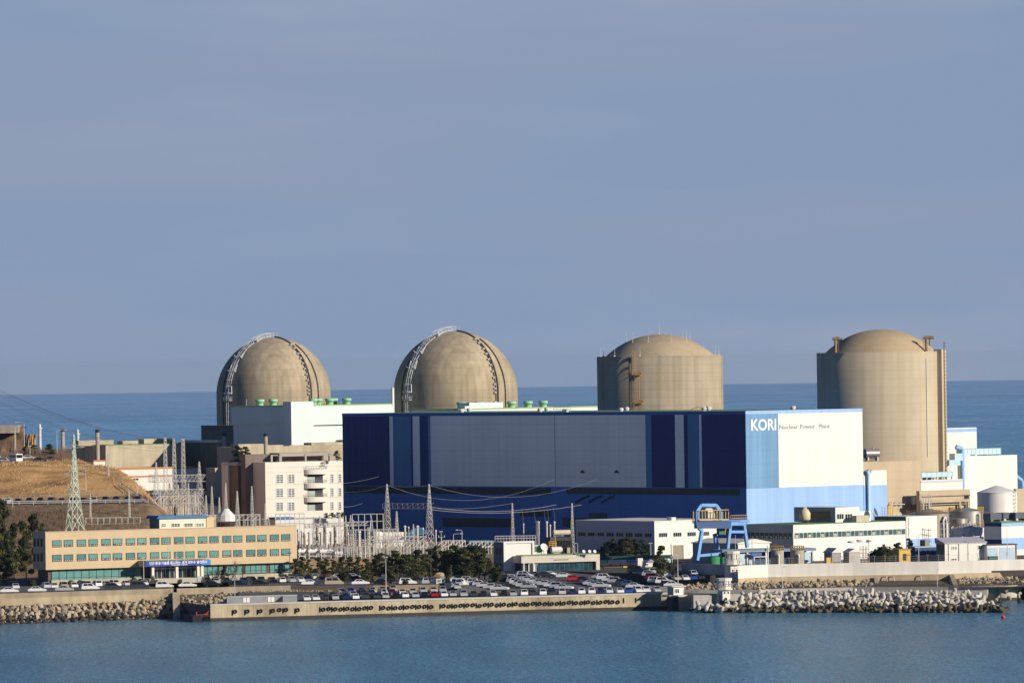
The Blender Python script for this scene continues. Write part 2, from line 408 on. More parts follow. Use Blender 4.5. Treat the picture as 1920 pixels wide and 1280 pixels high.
t_ = MB(); t_.box(-.01, HW + .05, -.12, -.01, zp, h); t_.build('roof_trim', LB1, hall)
def hx(px, py=845): return hall.fx(px, py)[0]
def hy(px, py=845): return hall.fy(px, py)[0]
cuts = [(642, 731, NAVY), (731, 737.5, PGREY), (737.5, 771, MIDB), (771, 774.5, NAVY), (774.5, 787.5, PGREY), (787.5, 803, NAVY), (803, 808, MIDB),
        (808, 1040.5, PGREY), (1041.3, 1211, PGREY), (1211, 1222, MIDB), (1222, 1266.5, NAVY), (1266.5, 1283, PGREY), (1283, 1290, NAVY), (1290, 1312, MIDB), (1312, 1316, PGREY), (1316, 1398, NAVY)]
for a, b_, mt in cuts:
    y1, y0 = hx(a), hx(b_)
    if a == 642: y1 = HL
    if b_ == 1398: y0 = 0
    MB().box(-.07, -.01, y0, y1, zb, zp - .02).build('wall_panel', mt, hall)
MB().box(-.07, -.01, hx(1041.3), hx(1040.5), zb, zp - .02).build('downpipe', NAVY, hall)
# window bands on the shaded wall
for a, b_, t0, t1 in ((650, 1033, 913, 925), (1063, 1387, 915, 926), (830, 965, 971, 987), (975, 1033, 957, 967), (1055, 1100, 970, 986)):
    y1, y0 = hall.fx(a, t0)[0], hall.fx(b_, t0)[0]; z1 = min(hall.fx((a + b_) / 2, t0)[1], zb - .05); z0 = hall.fx((a + b_) / 2, t1)[1]
    o = MB().box(-.06, -.01, y0, y1, z0, z1).build('window_band', LVR, hall)
    f = MB(); n = int((y1 - y0) / 6)
    for i in range(n + 1): c = lerp(y0 + .1, y1 - .1, i / n); f.box(-.10, -.06, c - .1, c + .1, z0, z1)
    f.box(-.10, -.061, y0, y1, z0 - .1, z0); f.build('mullion', NAVY, o)
for px, py in ((1122, 970), (718, 968), (1085, 1000)):
    y, z = hall.fx(px, py); f = MB().box(-.25, -.01, y - 4, y + 4, z - 4, z + 1.5)
    [f.box(-.4, -.25, y - 3.5 + k * 2.4, y - 2.2 + k * 2.4, z - 3.6, z + 1.) for k in range(3)]; f.build('louvre', M('dark teal louvre', (.03, .09, .12), .6, .2, .5), hall)
for px in (1093, 1117, 1141): 
    y, z = hall.fx(px, 934); f = MB(); f.tube((-.3, y + 3, z - 1.2), (-.3, y, z), .28); f.tube((-.3, y, z), (-.3, y - 3, z + .9), .28); f.build('vent_pipe', M('dark blue pipe', (.03, .06, .16)), hall)
for px in (1094, 1158):
    y, z = hall.fx(px, 886); MB().prism_ax([(y - .9, z), (y + .9, z), (y + .9, z + .25), (y + .2, z + .8)], -.6, -.07, 'x').build('wall_lamp', DARK, hall)
# end wall
x0 = hy(1459.5); zc = hall.fy(1530, 911.3)[1]
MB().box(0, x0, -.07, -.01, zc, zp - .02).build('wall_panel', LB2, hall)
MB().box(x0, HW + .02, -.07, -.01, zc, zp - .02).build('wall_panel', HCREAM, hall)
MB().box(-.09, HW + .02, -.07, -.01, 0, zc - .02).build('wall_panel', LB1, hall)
def text(s, size, mat, parent, loc, rot, sx=1., off=0., ext=.03, name='lettering', align='LEFT'):
    c = bpy.data.curves.new('letters', 'FONT'); c.body = s; c.size = size; c.extrude = ext; c.offset = off; c.align_x = align; c.resolution_u = 3
    o = bpy.data.objects.new('letters', c); COL.objects.link(o); bpy.context.view_layer.update()
    me = bpy.data.meshes.new_from_object(o.evaluated_get(bpy.context.evaluated_depsgraph_get()))
    bpy.data.objects.remove(o); me.materials.clear(); me.materials.append(mat)
    q = bpy.data.objects.new(name, me); COL.objects.link(q); q.parent = parent.e if isinstance(parent, T) else parent
    q.location = loc; q.rotation_euler = rot; q.scale = (sx, 1, 1); return q
def fit_text(s, x0, x1, z0, z1, mat, parent, y, off=0., name='lettering', capratio=.70):
    """letters standing on the local lit face between x0..x1, cap height z1-z0"""
    size = (z1 - z0) / capratio
    o = text(s, size, mat, parent, (x0, y, z0), (pi / 2, 0, 0), 1, off, .03, name)
    xs = [v.co.x for v in o.data.vertices]; w_ = max(xs) - min(xs); o.scale = ((x1 - x0) / w_, 1, 1); o.location.x = x0 - min(xs) * (x1 - x0) / w_; return o
LETW = M('white lettering paint', (.85, .85, .82), .6, .02)
LETG = M('grey lettering paint', (.20, .23, .25), .6, .05)
xa, za = hall.fy(1408, 806.5); xb, zb2 = hall.fy(1454.5, 785)
fit_text('KORI', xa, xb, za, zb2, LETW, hall, -.12, .10)
xa, za = hall.fy(1461, 804.3); xb, zb2 = hall.fy(1555.5, 794)
fit_text('Nuclear Power  Plant', xa, xb, za, zb2, LETG, hall, -.12, .0)
# small roof items
xr, zr = .8, h
f = MB(); yq = hx(1045, 770)
for k in range(6): f.tube((2, yq - 4 + k * 1.6, h - .1), (2, yq - 4 + k * 1.6, h + 1.6), .07)
for z in (.8, 1.6): f.tube((2, yq - 4, h + z), (2, yq + 4, h + z), .07)
f.box(2.5, 3.4, yq - 1.5, yq + .5, h - .1, h + .9, 0); f.build('roof_cage', GREYW, hall)
f = MB(); yq = hx(1297, 770)
for k in range(7): f.tube((3, yq - 3 + k, h - .1), (3, yq - 3 + k, h + .7), .06)
pts = [(3, yq + 4 - k * 1.2, h + .2 + 1.0 * sin(pi * k / 6)) for k in range(7)]; f.path(pts, .08); f.build('roof_rail', YELLOW, hall)

# ---------------------------------------------------------------- reactor containments
RCON = M('reactor concrete', (.42, .355, .25), .95, .20, .10, .24, lift=.10, dark=(.19, .155, .105), darkamt=.5)
RCON1 = M('reactor concrete light', (.56, .475, .335), .95, .12, .09, .14, lift=.05, dark=(.36, .29, .19), darkamt=.4)
RDOME = M('dome concrete', (.50, .40, .26), .95, .14, .12, .05, lift=.04, dark=(.32, .26, .17), darkamt=.35)
STEELD = M('dark lightning steel', (.10, .085, .07), .7, .2, 1.)
ORL = M('orange ladder paint', (.62, .30, .07), .7, .2, 1.)
def az(a): a = rad(a); return Vector((sin(a), -cos(a), 0))      # 0 = toward the camera, + = right
def ladder(mb, p, out, h0, h1, wd=.7, r=.07, cage=True, mi=0):
    side = Vector((-out.y, out.x, 0))
    for s_ in (-1, 1): mb.tube(p + side * wd * s_ / 2 + Vector((0, 0, h0)), p + side * wd * s_ / 2 + Vector((0, 0, h1)), r, r, 4, mi)
    z = h0
    while z < h1:
        mb.tube(p - side * wd / 2 + Vector((0, 0, z)), p + side * wd / 2 + Vector((0, 0, z)), r * .7, r * .7, 3, mi)
        if cage:
            c = [p + side * (-wd * .65) , p + side * (-wd * .6) + out * .7, p + side * (wd * .6) + out * .7, p + side * (wd * .65)]
            for a, b_ in zip(c, c[1:]): mb.tube(a + Vector((0, 0, z)), b_ + Vector((0, 0, z)), r * .7, r * .7, 3, mi)
        z += 1.1
    return mb
def platform(mb, p, out, z, w=1.6, d=1.4, mi=0):
    side = Vector((-out.y, out.x, 0)); c = [p - side * w, p - side * w + out * d, p + side * w + out * d, p + side * w]
    c = [x + Vector((0, 0, z)) for x in c]
    mb.add(c + [x + Vector((0, 0, .15)) for x in c], [(0, 3, 2, 1), (4, 5, 6, 7), (0, 1, 5, 4), (1, 2, 6, 5), (2, 3, 7, 6), (3, 0, 4, 7)], mi)
    rail(mb, [x + Vector((0, 0, .15)) for x in c], 1.1, .06, 1.2, mi); return mb
def cap_profile(R_, rise, n=16):      # spherical cap profile (r, z) from rim to apex
    rr = (R_ * R_ + rise * rise) / (2 * rise); a = math.asin(R_ / rr); return [(rr * sin(a * (1 - i / n)), rr * cos(a * (1 - i / n)) - (rr - rise)) for i in range(n + 1)]
def flat_reactor(name, label, pxl, pxr, pyrim, pyapex, Y, mat, dmat):
    pc = (pxl + pxr) / 2; R_ = (pxr - pxl) / 2 * Y / FPX; o, hr = corner(pc, pyrim, Y, 6.5)
    t = T(name, label, 'reactor building', o); t.R = R_; t.hr = hr
    w_ = MB(); w_.lathe([(R_, 0), (R_, hr), (R_ - 1., hr), (R_ - 1., hr - .8), (0, hr - .8)], 72); w_.build('cylinder_wall', mat, t)
    ha = V(pc, pyapex, Y).z - o.z; d = MB(); d.lathe([(x, z + hr - .8) for x, z in cap_profile(R_ * .90, ha - hr + .8)], 64); d.build('dome', dmat, t); t.ha = ha
    return t
k2 = flat_reactor('reactor_containment', 'cylindrical concrete reactor with low dome ringed by thin lightning rods and an orange ladder', 1119, 1355, 667, 626.5, 2080, RCON, RDOME)
R_ = k2.R
def rod(t, x, y, z, hh, r=.075):
    f = MB(); f.tube((x, y, z), (x, y, z + hh * .5), r, r); f.tube((x, y, z + hh * .5), (x, y, z + hh), r * .55, r * .5); f.box(x - .3, x + .3, y - .3, y + .3, z - .1, z + .3); f.build('lightning_rod', GREYW, t)
for i, u in enumerate((-.965, -.91, -.745, -.34, .17, .64, .735, .92, .955)):
    s_ = 1 if i in (1, 6, 7) else -1; rod(k2, u * (R_ - .5), s_ * (R_ - .5) * math.sqrt(1 - u * u), k2.hr, 3.4)
for i, u in enumerate((-.52, -.43, -.39, -.19, -.13, 0, .12, .17, .38, .42, .49)):
    rr = .53 * R_; y = (-1 if i % 2 else 1) * math.sqrt(max(0, rr * rr - (u * R_) ** 2))
    if u == 0: y = 0
    rad_ = math.hypot(u * R_, y); z = k2.hr - .8 + (k2.ha - k2.hr + .8) * (1 - (rad_ / (R_ * .9)) ** 2)
    rod(k2, u * R_, y, z, 3.6)
def on_side(t, px, Y): return (px - (960 + 0)) * 0
f = MB()
def k2pt(px, py, dr=1.):
    u = (px - 1237.5) / 118; a = math.degrees(math.asin(u)); p = az(a) * (R_ + dr); return p, az(a), V(px, py, 2060).z - 6.5
p, o_, z1 = k2pt(1189, 658); _, _, z0 = k2pt(1189, 700); ladder(f, p, o_, z0, z1)
p, o_, z1 = k2pt(1196, 699); _, _, z0 = k2pt(1196, 752); ladder(f, p, o_, z0, z1)
p, o_, z1 = k2pt(1190, 752); _, _, z0 = k2pt(1190, 800); ladder(f, p, o_, z0, z1)
for px, py in ((1192, 704), (1194, 757)): p, o_, z = k2pt(px, py, 0); platform(f, p, o_, z)
f.build('ladder', ORL, k2)
f = MB()
for a in (-30, -27.5): p = az(a) * (R_ + .25); f.tube(p + Vector((0, 0, 20)), p + Vector((0, 0, k2.hr)), .16)
f.build('downpipe', STEELD, k2)

k1 = flat_reactor('reactor_containment', 'tall sandy concrete reactor cylinder with plain low dome and a square shaft up its side', 1531, 1771.5, 660, 617.3, 2010, RCON1, M('dome concrete sandy', (.52, .405, .25), .95, .13, .12, .05, lift=.05, dark=(.36, .27, .17), darkamt=.35))
R_ = k1.R
f = MB(); a = 62; c = az(a) * (R_ + .3); o_ = az(a); sd = Vector((-o_.y, o_.x, 0))
pts = [c - sd * 1.7 - o_ * 1.5, c - sd * 1.7 + o_ * 1.2, c + sd * 1.7 + o_ * 1.2, c + sd * 1.7 - o_ * 1.5]
f.prism([(p.x, p.y) for p in reversed(pts)] if False else [(p.x, p.y) for p in pts], 0, k1.hr + .6); f.build('shaft', RCON1, k1)
f = MB(); ladder(f, c + o_ * 1.35, o_, 12, k1.hr + 3, .6, .06, True); f.build('ladder', STEELD, k1)
f = MB(); p = az(41) * (R_ + .15); f.tube(p + Vector((0, 0, 25)), p + Vector((0, 0, k1.hr - 2)), .12); f.build('downpipe', GREYW, k1)
PIPEB = M('brown steel pipe', (.30, .21, .13), .8, .2, .8)
for px, py, s_ in ((1563.5, 635, 1), (1573, 637, 0), (1732.5, 633, -1), (1744.5, 633, 0)):
    x = (px - 1651) * 2010 / FPX; zt_ = V(px, py, 2000).z - 6.5; y = -math.sqrt(max(1, (.88 * R_) ** 2 - x * x)) if s_ else math.sqrt(max(1, (.88 * R_) ** 2 - x * x)) * .3
    z0 = k1.hr - .8; f = MB(); f.tube((x, y, z0), (x, y, zt_), .45 if s_ else .3, None, 8); f.tube((x - 1.0, y, zt_), (x + 1.2, y, zt_ + .15), .5, .6, 8)
    if s_:
        for k in range(5): f.tube((x + .9 * s_, y, z0 + k * .9), (x + .3 * s_, y, z0 + k * .9), .06)
        f.tube((x + .9 * s_, y, z0), (x + .9 * s_, y, zt_), .06)
    f.build('vent_post', PIPEB, k1)

def dome_reactor(label, pc, px_r, pyapex, Y, group=None):
    Rm = px_r * Y / FPX; o, ha = corner(pc, pyapex, Y, 6.5); b = 1.0 * Rm; zs = ha - b
    t = T('reactor_containment', label, 'reactor building', o); t.R = Rm
    w_ = MB(); w_.lathe([(Rm, 0), (Rm, zs)], 80); w_.build('cylinder_wall', RDOMEW, t)
    d = MB(); d.lathe([(Rm * cos(pi / 2 * i / 28), zs + b * sin(pi / 2 * i / 28)) for i in range(29)], 80); d.build('dome', RDOMEW, t)
    def mer(a, th, off=0., side=0.):      # point on the meridian at azimuth a; th degrees up the dome, negative = metres below the spring line
        o_ = az(a); sd = Vector((-o_.y, o_.x, 0))
        if th >= 0:
            th = rad(th); n = Vector((cos(th) * b, sin(th) * Rm)).normalized(); p = o_ * (Rm * cos(th) + n.x * off) + Vector((0, 0, zs + b * sin(th) + n.y * off))
        else: p = o_ * (Rm + off) + Vector((0, 0, zs + th))
        return p + sd * side
    ths = [-34 + 2 * i for i in range(17)] + list(range(0, 90, 3))
    # white access stair on the shaded shoulder
    f = MB()
    for sd in (-.5, .5):
        f.path([mer(-47, th, .35, sd) for th in ths], .12); f.path([mer(-47, th, 1.4, sd) for th in ths if th > 8 or th < 0], .06)
    for i, th in enumerate(ths):
        f.tube(mer(-47, th, .4, -.5), mer(-47, th, .4, .5), .08)
        if i % 2 == 0:
            for sd in (-.5, .5): f.tube(mer(-47, th, .3, sd), mer(-47, th, 1.4, sd), .05)
    for th in (2, 24, 40, 66): 
        for sd in (-1.6, 1.6): f.tube(mer(-47, th, .6, sd), mer(-47, th + 7, .9, sd), .17); f.tube(mer(-47, th, .2, sd), mer(-47, th, 1.9, sd), .1)
        f.tube(mer(-47, th, .5, -1.6), mer(-47, th, .5, 1.6), .3)
    for th in (-2, -16): 
        p = mer(-47, th, 0); platform(f, az(-47) * Rm, az(-47), p.z, 1.7, 1.8)
    f.build('access_stair', M('white galvanised stair', (.66, .68, .70), .5, .12, 1.), t)
    f = MB()
    for th in range(68, 90, 4): f.tube(mer(-47, th, .2, -1.2), mer(-47, th, 1.7, -1.2), .08); f.tube(mer(-47, th, .2, 1.2), mer(-47, th, 1.7, 1.2), .08)
    for off in (.9, 1.7): [f.path([mer(-47, th, off, sd) for th in range(66, 91, 4)], .08) for sd in (-1.2, 1.2)]
    f.build('summit_railing', GREYW, t)
    f = MB(); f.path([mer(-58, th, .3) for th in ths if th < 62], .22); f.build('cable_duct', M('dark cable duct', (.09, .10, .12)), t)
    # two rails of the dome-washing cradle on the sunny shoulder, with bolts
    f = MB(); f.path([mer(43, th, .25) for th in ths], .26); f.path([mer(40.5, th, .25) for th in ths if th < 62], .16); f.build('cradle_rail', STEELD, t)
    f = MB(); f.path([mer(53, th, .25) for th in ths if th < 62], .22); f.build('cradle_rail', STEELD, t)
    for th in [-14, -10, -6.5, -3, .5, 4, 8, 14, 20, 26, 32, 38, 44, 52, 58]:
        p = mer(39.5, th, .5); f = MB(); f.box(p.x - .45, p.x + .35, p.y - .3, p.y + .3, p.z - .3, p.z + .35); f.build('rail_bracket', GREYW, t)
        if th < 20 or th in (26, 44): p = mer(54, th, .4); f = MB(); f.box(p.x - .25, p.x + .3, p.y - .3, p.y + .3, p.z - .25, p.z + .3); f.build('rail_bracket', GREYW, t)
    f = MB(); f.tube((1.5, 0, ha - .2), (1.5, 0, ha + 1.8), .07); f.build('lightning_rod', GREYW, t)
    return t
RDOMEW = M('rain streaked dome concrete', (.43, .355, .24), .95, .30, .09, .26, lift=.10, dark=(.21, .175, .125), darkamt=.7)
d4 = dome_reactor('big round-domed concrete reactor with white stair, rising behind the striped hall', 852.5, 116.3, 621, 2214)
d3 = dome_reactor('round-domed concrete reactor with white stair, behind mint cladding blocks and beside dark block', 511.3, 107, 632.5, 2411)
# ---------------------------------------------------------------- blocks round the domed reactors
def simple_block(name, label, cat, px, py, Y, zb, a, pxr, pxl, mat, par=.0, group=None, cap=None):
    t = B(name, label, cat, px, py, Y, zb, a, group); t.W = t.fy(pxr, py)[0]; t.L = t.fx(pxl, py)[0]
    MB().box(0, t.W, 0, t.L, 0, t.h).build('wall', mat, t)
    if cap: MB().box(-.15, t.W + .15, -.15, t.L + .15, t.h + .003, t.h + .35).build('roof', cap, t)
    return t
MROOF = M('lime roof edge', (.36, .50, .20), .9, .15, .3)
def roof_vent(t, x, y, z, r=1.4, hh=2.1):
    f = MB(); f.lathe([(r * .9, 0), (r * .9, hh * .55), (r * 1.15, hh * .55), (r * 1.15, hh * .95), (r * .9, hh), (0, hh)], 20, (x, y, z)); f.build('roof_vent', MINTG, t)
mint = simple_block('auxiliary_building', 'mint white clad building with stair tower and green roof vents below the round dome', 'plant building', 570, 761.5, 2165, 6.5, 40, 735, 437, MINT, cap=MROOF)
tx0, tx1 = mint.fy(532, 754)[0], mint.fy(574, 754)[0]; zt2 = mint.fy(553, 752.5)[1]
f = MB(); f.box(mint.fy(532, 760, -.5)[0], mint.fy(574, 760, -.5)[0], -4.5, -.05, 0, zt2); f.build('stair_tower', MINT, mint)
y0 = .0; a0, z0 = mint.fy(568, 797, -1.2); a1, z1 = mint.fy(640, 763, -1.2)
MB().box(a0, mint.W, -1.25, -.05, z0, z1).build('projecting_panel', MINT, mint)
yy, zz = mint.fx(480, 796); MB().box(-.9, -.05, .2, mint.L, zz, mint.h - .2).build('projecting_panel', MINT, mint)
for px, d in ((487, 12), (512, 18), (587, 6), (596, 12), (618, 6), (625, 12), (650, 9)):
    P = V(px, 755, 2178 + d); q = Vector((P.x, P.y, 0)) - Vector((mint.o.x, mint.o.y, 0)); roof_vent(mint, min(max(q.dot(mint.ux), 2), mint.W - 2), max(2.5, min(mint.L - 3, q.dot(mint.uy))), mint.h + .35)
f = MB(); p = mint.fx(459, 760); f.tube((.8, p[0], mint.h), (.8, p[0], mint.h + 2.6), .1); f.build('mast', GREYW, mint)
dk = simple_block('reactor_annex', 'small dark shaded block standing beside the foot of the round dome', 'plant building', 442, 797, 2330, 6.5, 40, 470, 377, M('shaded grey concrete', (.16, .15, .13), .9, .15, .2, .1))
mint2 = simple_block('auxiliary_building', 'long low mint roofline with green vents just behind the striped hall', 'plant building', 860, 768, 2140, 6.5, 40, 1135, 772, MINT, cap=MROOF)
MB().box(mint2.fy(880, 760, 6)[0], mint2.fy(943, 760, 6)[0], 6, 12, mint2.h, mint2.fy(900, 754.5, 6)[1]).build('roof_housing', MINT, mint2)
MB().box(mint2.fy(868, 760, 2)[0], mint2.fy(920, 760, 2)[0], 1, 5, mint2.h, mint2.fy(900, 760.5, 2)[1]).build('roof_housing', MINT, mint2)
for px, d in ((834, 8), (863, 14), (959, 8), (990, 10), (1022, 12)):
    P = V(px, 760, 2155 + d); q = P - mint2.o; roof_vent(mint2, max(-1, min(q.dot(mint2.ux), mint2.W - 2)), max(3, min(12, q.dot(mint2.uy))), mint2.h + .35)
t = T('vent_stack', 'white vent pipe standing between mint building and the second round dome', 'pipe', V(736.5, 765, 2190) * 1)
t.o.z = 6.5; t.e.location.z = 6.5; zt_ = V(736.5, 728.5, 2190).z - 6.5
MB().tube((0, 0, 0), (0, 0, zt_), .55, None, 12).build('pipe', WHITE, t); MB().lathe([(.62, 0), (.62, .4), (0, .45)], 12, (0, 0, zt_)).build('pipe_cap', GREYW, t)

# ---------------------------------------------------------------- concrete turbine blocks behind the hill
cb = simple_block('concrete_turbine_building', 'wide weathered concrete turbine block with two tall exhaust stacks behind the grassy hill', 'plant building', 198, 835, 2188, 6.5, 32, 345, 141, CONC2)
f = MB()
for a, b_, top in ((147, 213, 825), (230, 259, 826), (270, 330, 822)):
    x0 = cb.fy(a, top, 10)[0]; x1 = cb.fy(b_, top, 10)[0]; f.box(x0, x1, 10, 14, cb.h - .1, cb.fy((a + b_) / 2, top, 10)[1])
f.build('roof_parapet', CONC2, cb)
MB().box(.4, cb.W - .5, .5, 9.8, cb.h + .003, cb.h + .2).build('roof', ROOFG, cb)
cd2 = simple_block('concrete_turbine_building', 'dark shaded concrete block whose diagonal shadow crosses its pale neighbour', 'plant building', 416, 829, 2199, 6.5, 40, 446, 334, M('weathered shade concrete', (.20, .18, .14), .95, .2, .2, .15))  # visible face lies in shade; that darkness is in the base colour
cr_ = B('rooftop_block', 'pale concrete roof blocks peeping over the cream office block below the mint building', 'plant building', 447, 838, 2118, 6.5, 33)
cr_.W = cr_.fy(655, 838)[0]; MB().box(0, cr_.W, 0, 14, 0, cr_.h).build('wall', CONC2, cr_)
for a, b_, top, dd in ((447, 494, 832, .5), (494.3, 531, 834, .8), (542, 582, 834.5, 2), (584, 645, 829, 3)):
    x0, x1 = cr_.fy(a, top, dd)[0], cr_.fy(b_, top, dd)[0]; MB().box(x0, x1, dd, dd + 5, cr_.h, cr_.fy((a + b_) / 2, top, dd)[1]).build('roof_parapet', CONC2, cr_)
MB().box(-.3, 1.5, 2, cd2.L - 2, cd2.h, cd2.h + .8).build('roof_edge', WHITE, cd2)
ow = simple_block('service_building', 'low white building with orange trim bands at the foot of the concrete block', 'plant building', 199, 878, 2166, 6.5, 32, 372, 174, WHITE)
for pa, pb in ((877.5, 881), (893, 896)):
    z1, z0 = ow.fy(199, pa)[1], ow.fy(199, pb)[1]; MB().box(-.1, ow.W, -.12, -.01, z0, z1).build('trim_band', ORANGE, ow)
x0, z1 = ow.fy(175, 864, 1); MB().box(-ow.L * .0 - 4.5, .0 - .01, .5, 6, 0, ow.h + 2.4).build('side_wing', WHITE, ow)
MB().box(-4.6, .0, .4, 6, ow.h + 2.403, ow.h + 2.9).build('trim_band', ORANGE, ow)
a0, z0 = ow.fy(248, 900.5); a1, z1 = ow.fy(260, 895.5); window_y(ow, a0, a1, z0, z1, DARK, WHITE, nv=2)
def stack(px, ptop, Y, wpx, label, zb=10., mat=None):
    p = V(px, ptop, Y); r = wpx / 2 * Y / FPX; t = T('exhaust_stack', label, 'chimney', (p.x, p.y, zb), group='slim concrete exhaust stacks'); hh = p.z - zb
    MB().lathe([(r, 0), (r, hh), (r * .75, hh), (r * .75, hh - 2)], 20).build('shaft', mat or M('stack concrete', (.42, .36, .27), .9, .15, .4, .1), t)
    MB().lathe([(r * 1.08, hh - .8), (r * 1.08, hh + .15), (r * .8, hh + .15)], 20).build('rim', DARK, t); return t
stack(182.5, 806, 2174, 7.6, 'concrete exhaust stack rising against the dark end of the wide concrete block')
stack(117.5, 805, 2380, 7, 'concrete exhaust stack beside the white lamp post on the hill')
stack(420.5, 812.5, 2175, 7.4, 'concrete exhaust stack in front of the big dark round dome base')
stack(498, 813.5, 2100, 7.4, 'concrete exhaust stack in front of the mint cladding building')
def mini_light(px, ptop, Y, zb, label):
    p = V(px, ptop, Y); t = T('light_beacon', label, 'mast', (p.x, p.y, zb)); hh = p.z - zb
    MB().lathe([(.75, 0), (.6, hh - 2.2), (0, hh - 2.2)], 12).build('shaft', GREYW, t); MB().lathe([(1., hh - 2.2), (1., hh - 1.8), (.5, hh - 1.7), (.45, hh - .6), (.1, hh)], 12).build('lantern', WHITE, t)
mini_light(74.5, 794, 2600, 0, 'slim white harbour beacon standing against the sea behind the bare cliff')
mini_light(145.5, 804, 2550, 0, 'slim white harbour beacon beside the tip of the green lattice pylon')

# ---------------------------------------------------------------- white office block with balconies
OFF = M('office panel cladding', (.76, .72, .63), .8, .05, .1, .05)
LINE = M('cladding joint', (.55, .47, .38), .9, .1)
wo = B('office_block', 'cream four storey office block with round balconies and a roof pergola', 'office building', 497, 866.5, 1960, 6.5, 30)
wo.W = wo.fy(642.6, 864)[0]; wo.L = 12
MB().box(0, wo.W, 0, wo.L, 0, wo.h).build('wall', OFF, wo)
OG = M('office window glass', (.10, .15, .16), .25, .3, .8, spec=.5)
rows = [(888.7, 906), (914.8, 932), (940.8, 957.7)]
for k, (a, b_) in enumerate(rows):
    for x0, x1, nv in ((517.5, 531.5, 2), (539.5, 552.8, 2), (619.5, 626, 1), (634, 640.7, 1)):
        sh = -.0 * k; u0, zz1 = wo.fy(x0, a - (x0 - 517) * .01); u1, zz0 = wo.fy(x1, b_ - (x0 - 517) * .012)
        window_y(wo, u0, u1, zz0, zz1, OG, M('white window frame', (.7, .69, .64), .6, .03), nv=nv, nh=4, fr=.22)
f = MB()
for py in (877, 886, 909, 935): z = wo.fy(500, py)[1]; f.box(0, wo.W, -.03, -.003, z, z + .1)
f.build('joint_line', LINE, wo)
for py0, py1 in ((880.5, 888), (906, 914), (932, 940)):          # balconies with curved fronts
    x0, zt_ = wo.fy(570.5, py0); x1, zb_ = wo.fy(612.5, py1); cx = (x0 + x1) / 2; w2 = (x1 - x0) / 2
    pts = [(cx + w2 * cos(pi + pi * i / 14), 2.2 * sin(pi + pi * i / 14)) for i in range(15)]
    f = MB(); f.prism(pts, zb_, zt_); bal = f.build('balcony', OFF, wo)
    xa, zd = wo.fy(577, py1 + 17); xb, zu = wo.fy(605, py1); d_ = MB().box(xa, xb, -.06, .0, zd, zu - .01).build('recess', DARK, bal)
    f = MB(); rail(f, [(x, y, zt_) for x, y in pts[1:-1]], 1.1, .045, 1.5); f.build('railing', GREYM, bal)
    f = MB(); xa2, xb2 = wo.fy(577, 900)[0], wo.fy(590, 900)[0]; f.box(xa2, xb2, -.10, -.06, zd, zd + 1.8); f.build('curtain', M('pale curtain', (.38, .45, .42), .8, .3, .8), bal)
xa, z0 = wo.fy(577, 880); xb, z1 = wo.fy(604, 866); MB().box(xa, xb, -.06, 0, z0 + .05, wo.h - 2.5).build('stair_window', OG, wo)
# roof pergola
x0, x1 = wo.fy(523, 850, 3)[0], wo.fy(622, 850, 3)[0]; zt_ = wo.fy(570, 848, 3)[1]; f = MB()
f.box(x0, x1, 2.7, 9, zt_ - .6, zt_); f.box(x0, x0 + .9, 2.8, 3.6, wo.h, zt_ - .6); f.box(x1 - .9, x1, 2.8, 3.6, wo.h, zt_ - .6); f.box((x0 + x1) / 2 - .3, (x0 + x1) / 2 + .3, 2.8, 3.4, wo.h, zt_ - .6)
f.box(x0 + .9, x1 - .9, 2.85, 3.2, wo.h + 1.6, wo.h + 1.9); f.build('roof_pergola', M('grey pergola', (.36, .33, .29), .85, .1), wo)
MB().box(x0 + 1, x1 - 1, 6.5, 9, wo.h, zt_ - .9).build('roof_plant_room', M('plum roof room', (.16, .12, .10), .9, .2), wo)
MB().box(wo.fy(460, 860, 8)[0], x0 - .2, 8, 12, 0, zt_ - .3).build('rear_wing', M('plum wall', (.20, .16, .14), .9, .15), wo)
# brown glazed wing left of it
gl = B('glazed_wing', 'brown glazed block with white end pillar beside the cream office block', 'office building', 446, 872, 1968, 6.5, 22)
gl.W = gl.fy(480, 872)[0]; gl.L = gl.fx(418, 868)[0]
MB().box(0, gl.W, 0, gl.L, 0, gl.h).build('wall', M('brown curtain glass', (.11, .062, .038), .35, .35, .25, spec=.5, dark=(.03, .03, .035), darkamt=.7), gl)
f = MB(); x1 = gl.fy(480, 872)[0]; x2 = gl.fy(488, 872)[0]; f.box(x1 + .02, x2, -.6, 3, 0, gl.h + .6); f.box(-.5, -.05, gl.L * .55, gl.L, 0, gl.h + .8); f.build('pillar', OFF, gl)
MB().box(x2 + .01, gl.fy(498, 872)[0] + 1, .5, 3, 0, gl.h).build('shade_sliver', M('shade navy sliver', (.02, .026, .04), .3, .3), gl)  # dark strip standing in for the office block's shaded end face
f = MB(); f.box(-.6, x1, -.4, gl.L, gl.h + .002, gl.h + .4)
for k in range(9): f.box(-.3 + k * 1.0, -.3 + k * 1.0 + .35, -.4, gl.L * .6, gl.h + .4, gl.h + 1.0)
f.build('roof_slats', GREYM, gl)
f = MB(); z1 = gl.h; xa = gl.fy(466, 860, 4)[0]; xb = gl.fy(502, 860, 4)[0]
f.box(xa, xb, 4, 8, z1 + 2.6, z1 + 2.9)
for k in range(5): f.box(xa + k * (xb - xa) / 4.4, xa + k * (xb - xa) / 4.4 + .35, 4, 4.4, z1, z1 + 2.6)
f.build('roof_canopy', WHITE, gl)
MB().box(0, 4, 0, 4, 0, 1).v
cb2 = simple_block('pump_house', 'small pale concrete block with a dark shaded side, beside the tall lattice towers', 'plant building', 403, 877, 2080, 6.5, 40, 418, 386, CONC2)

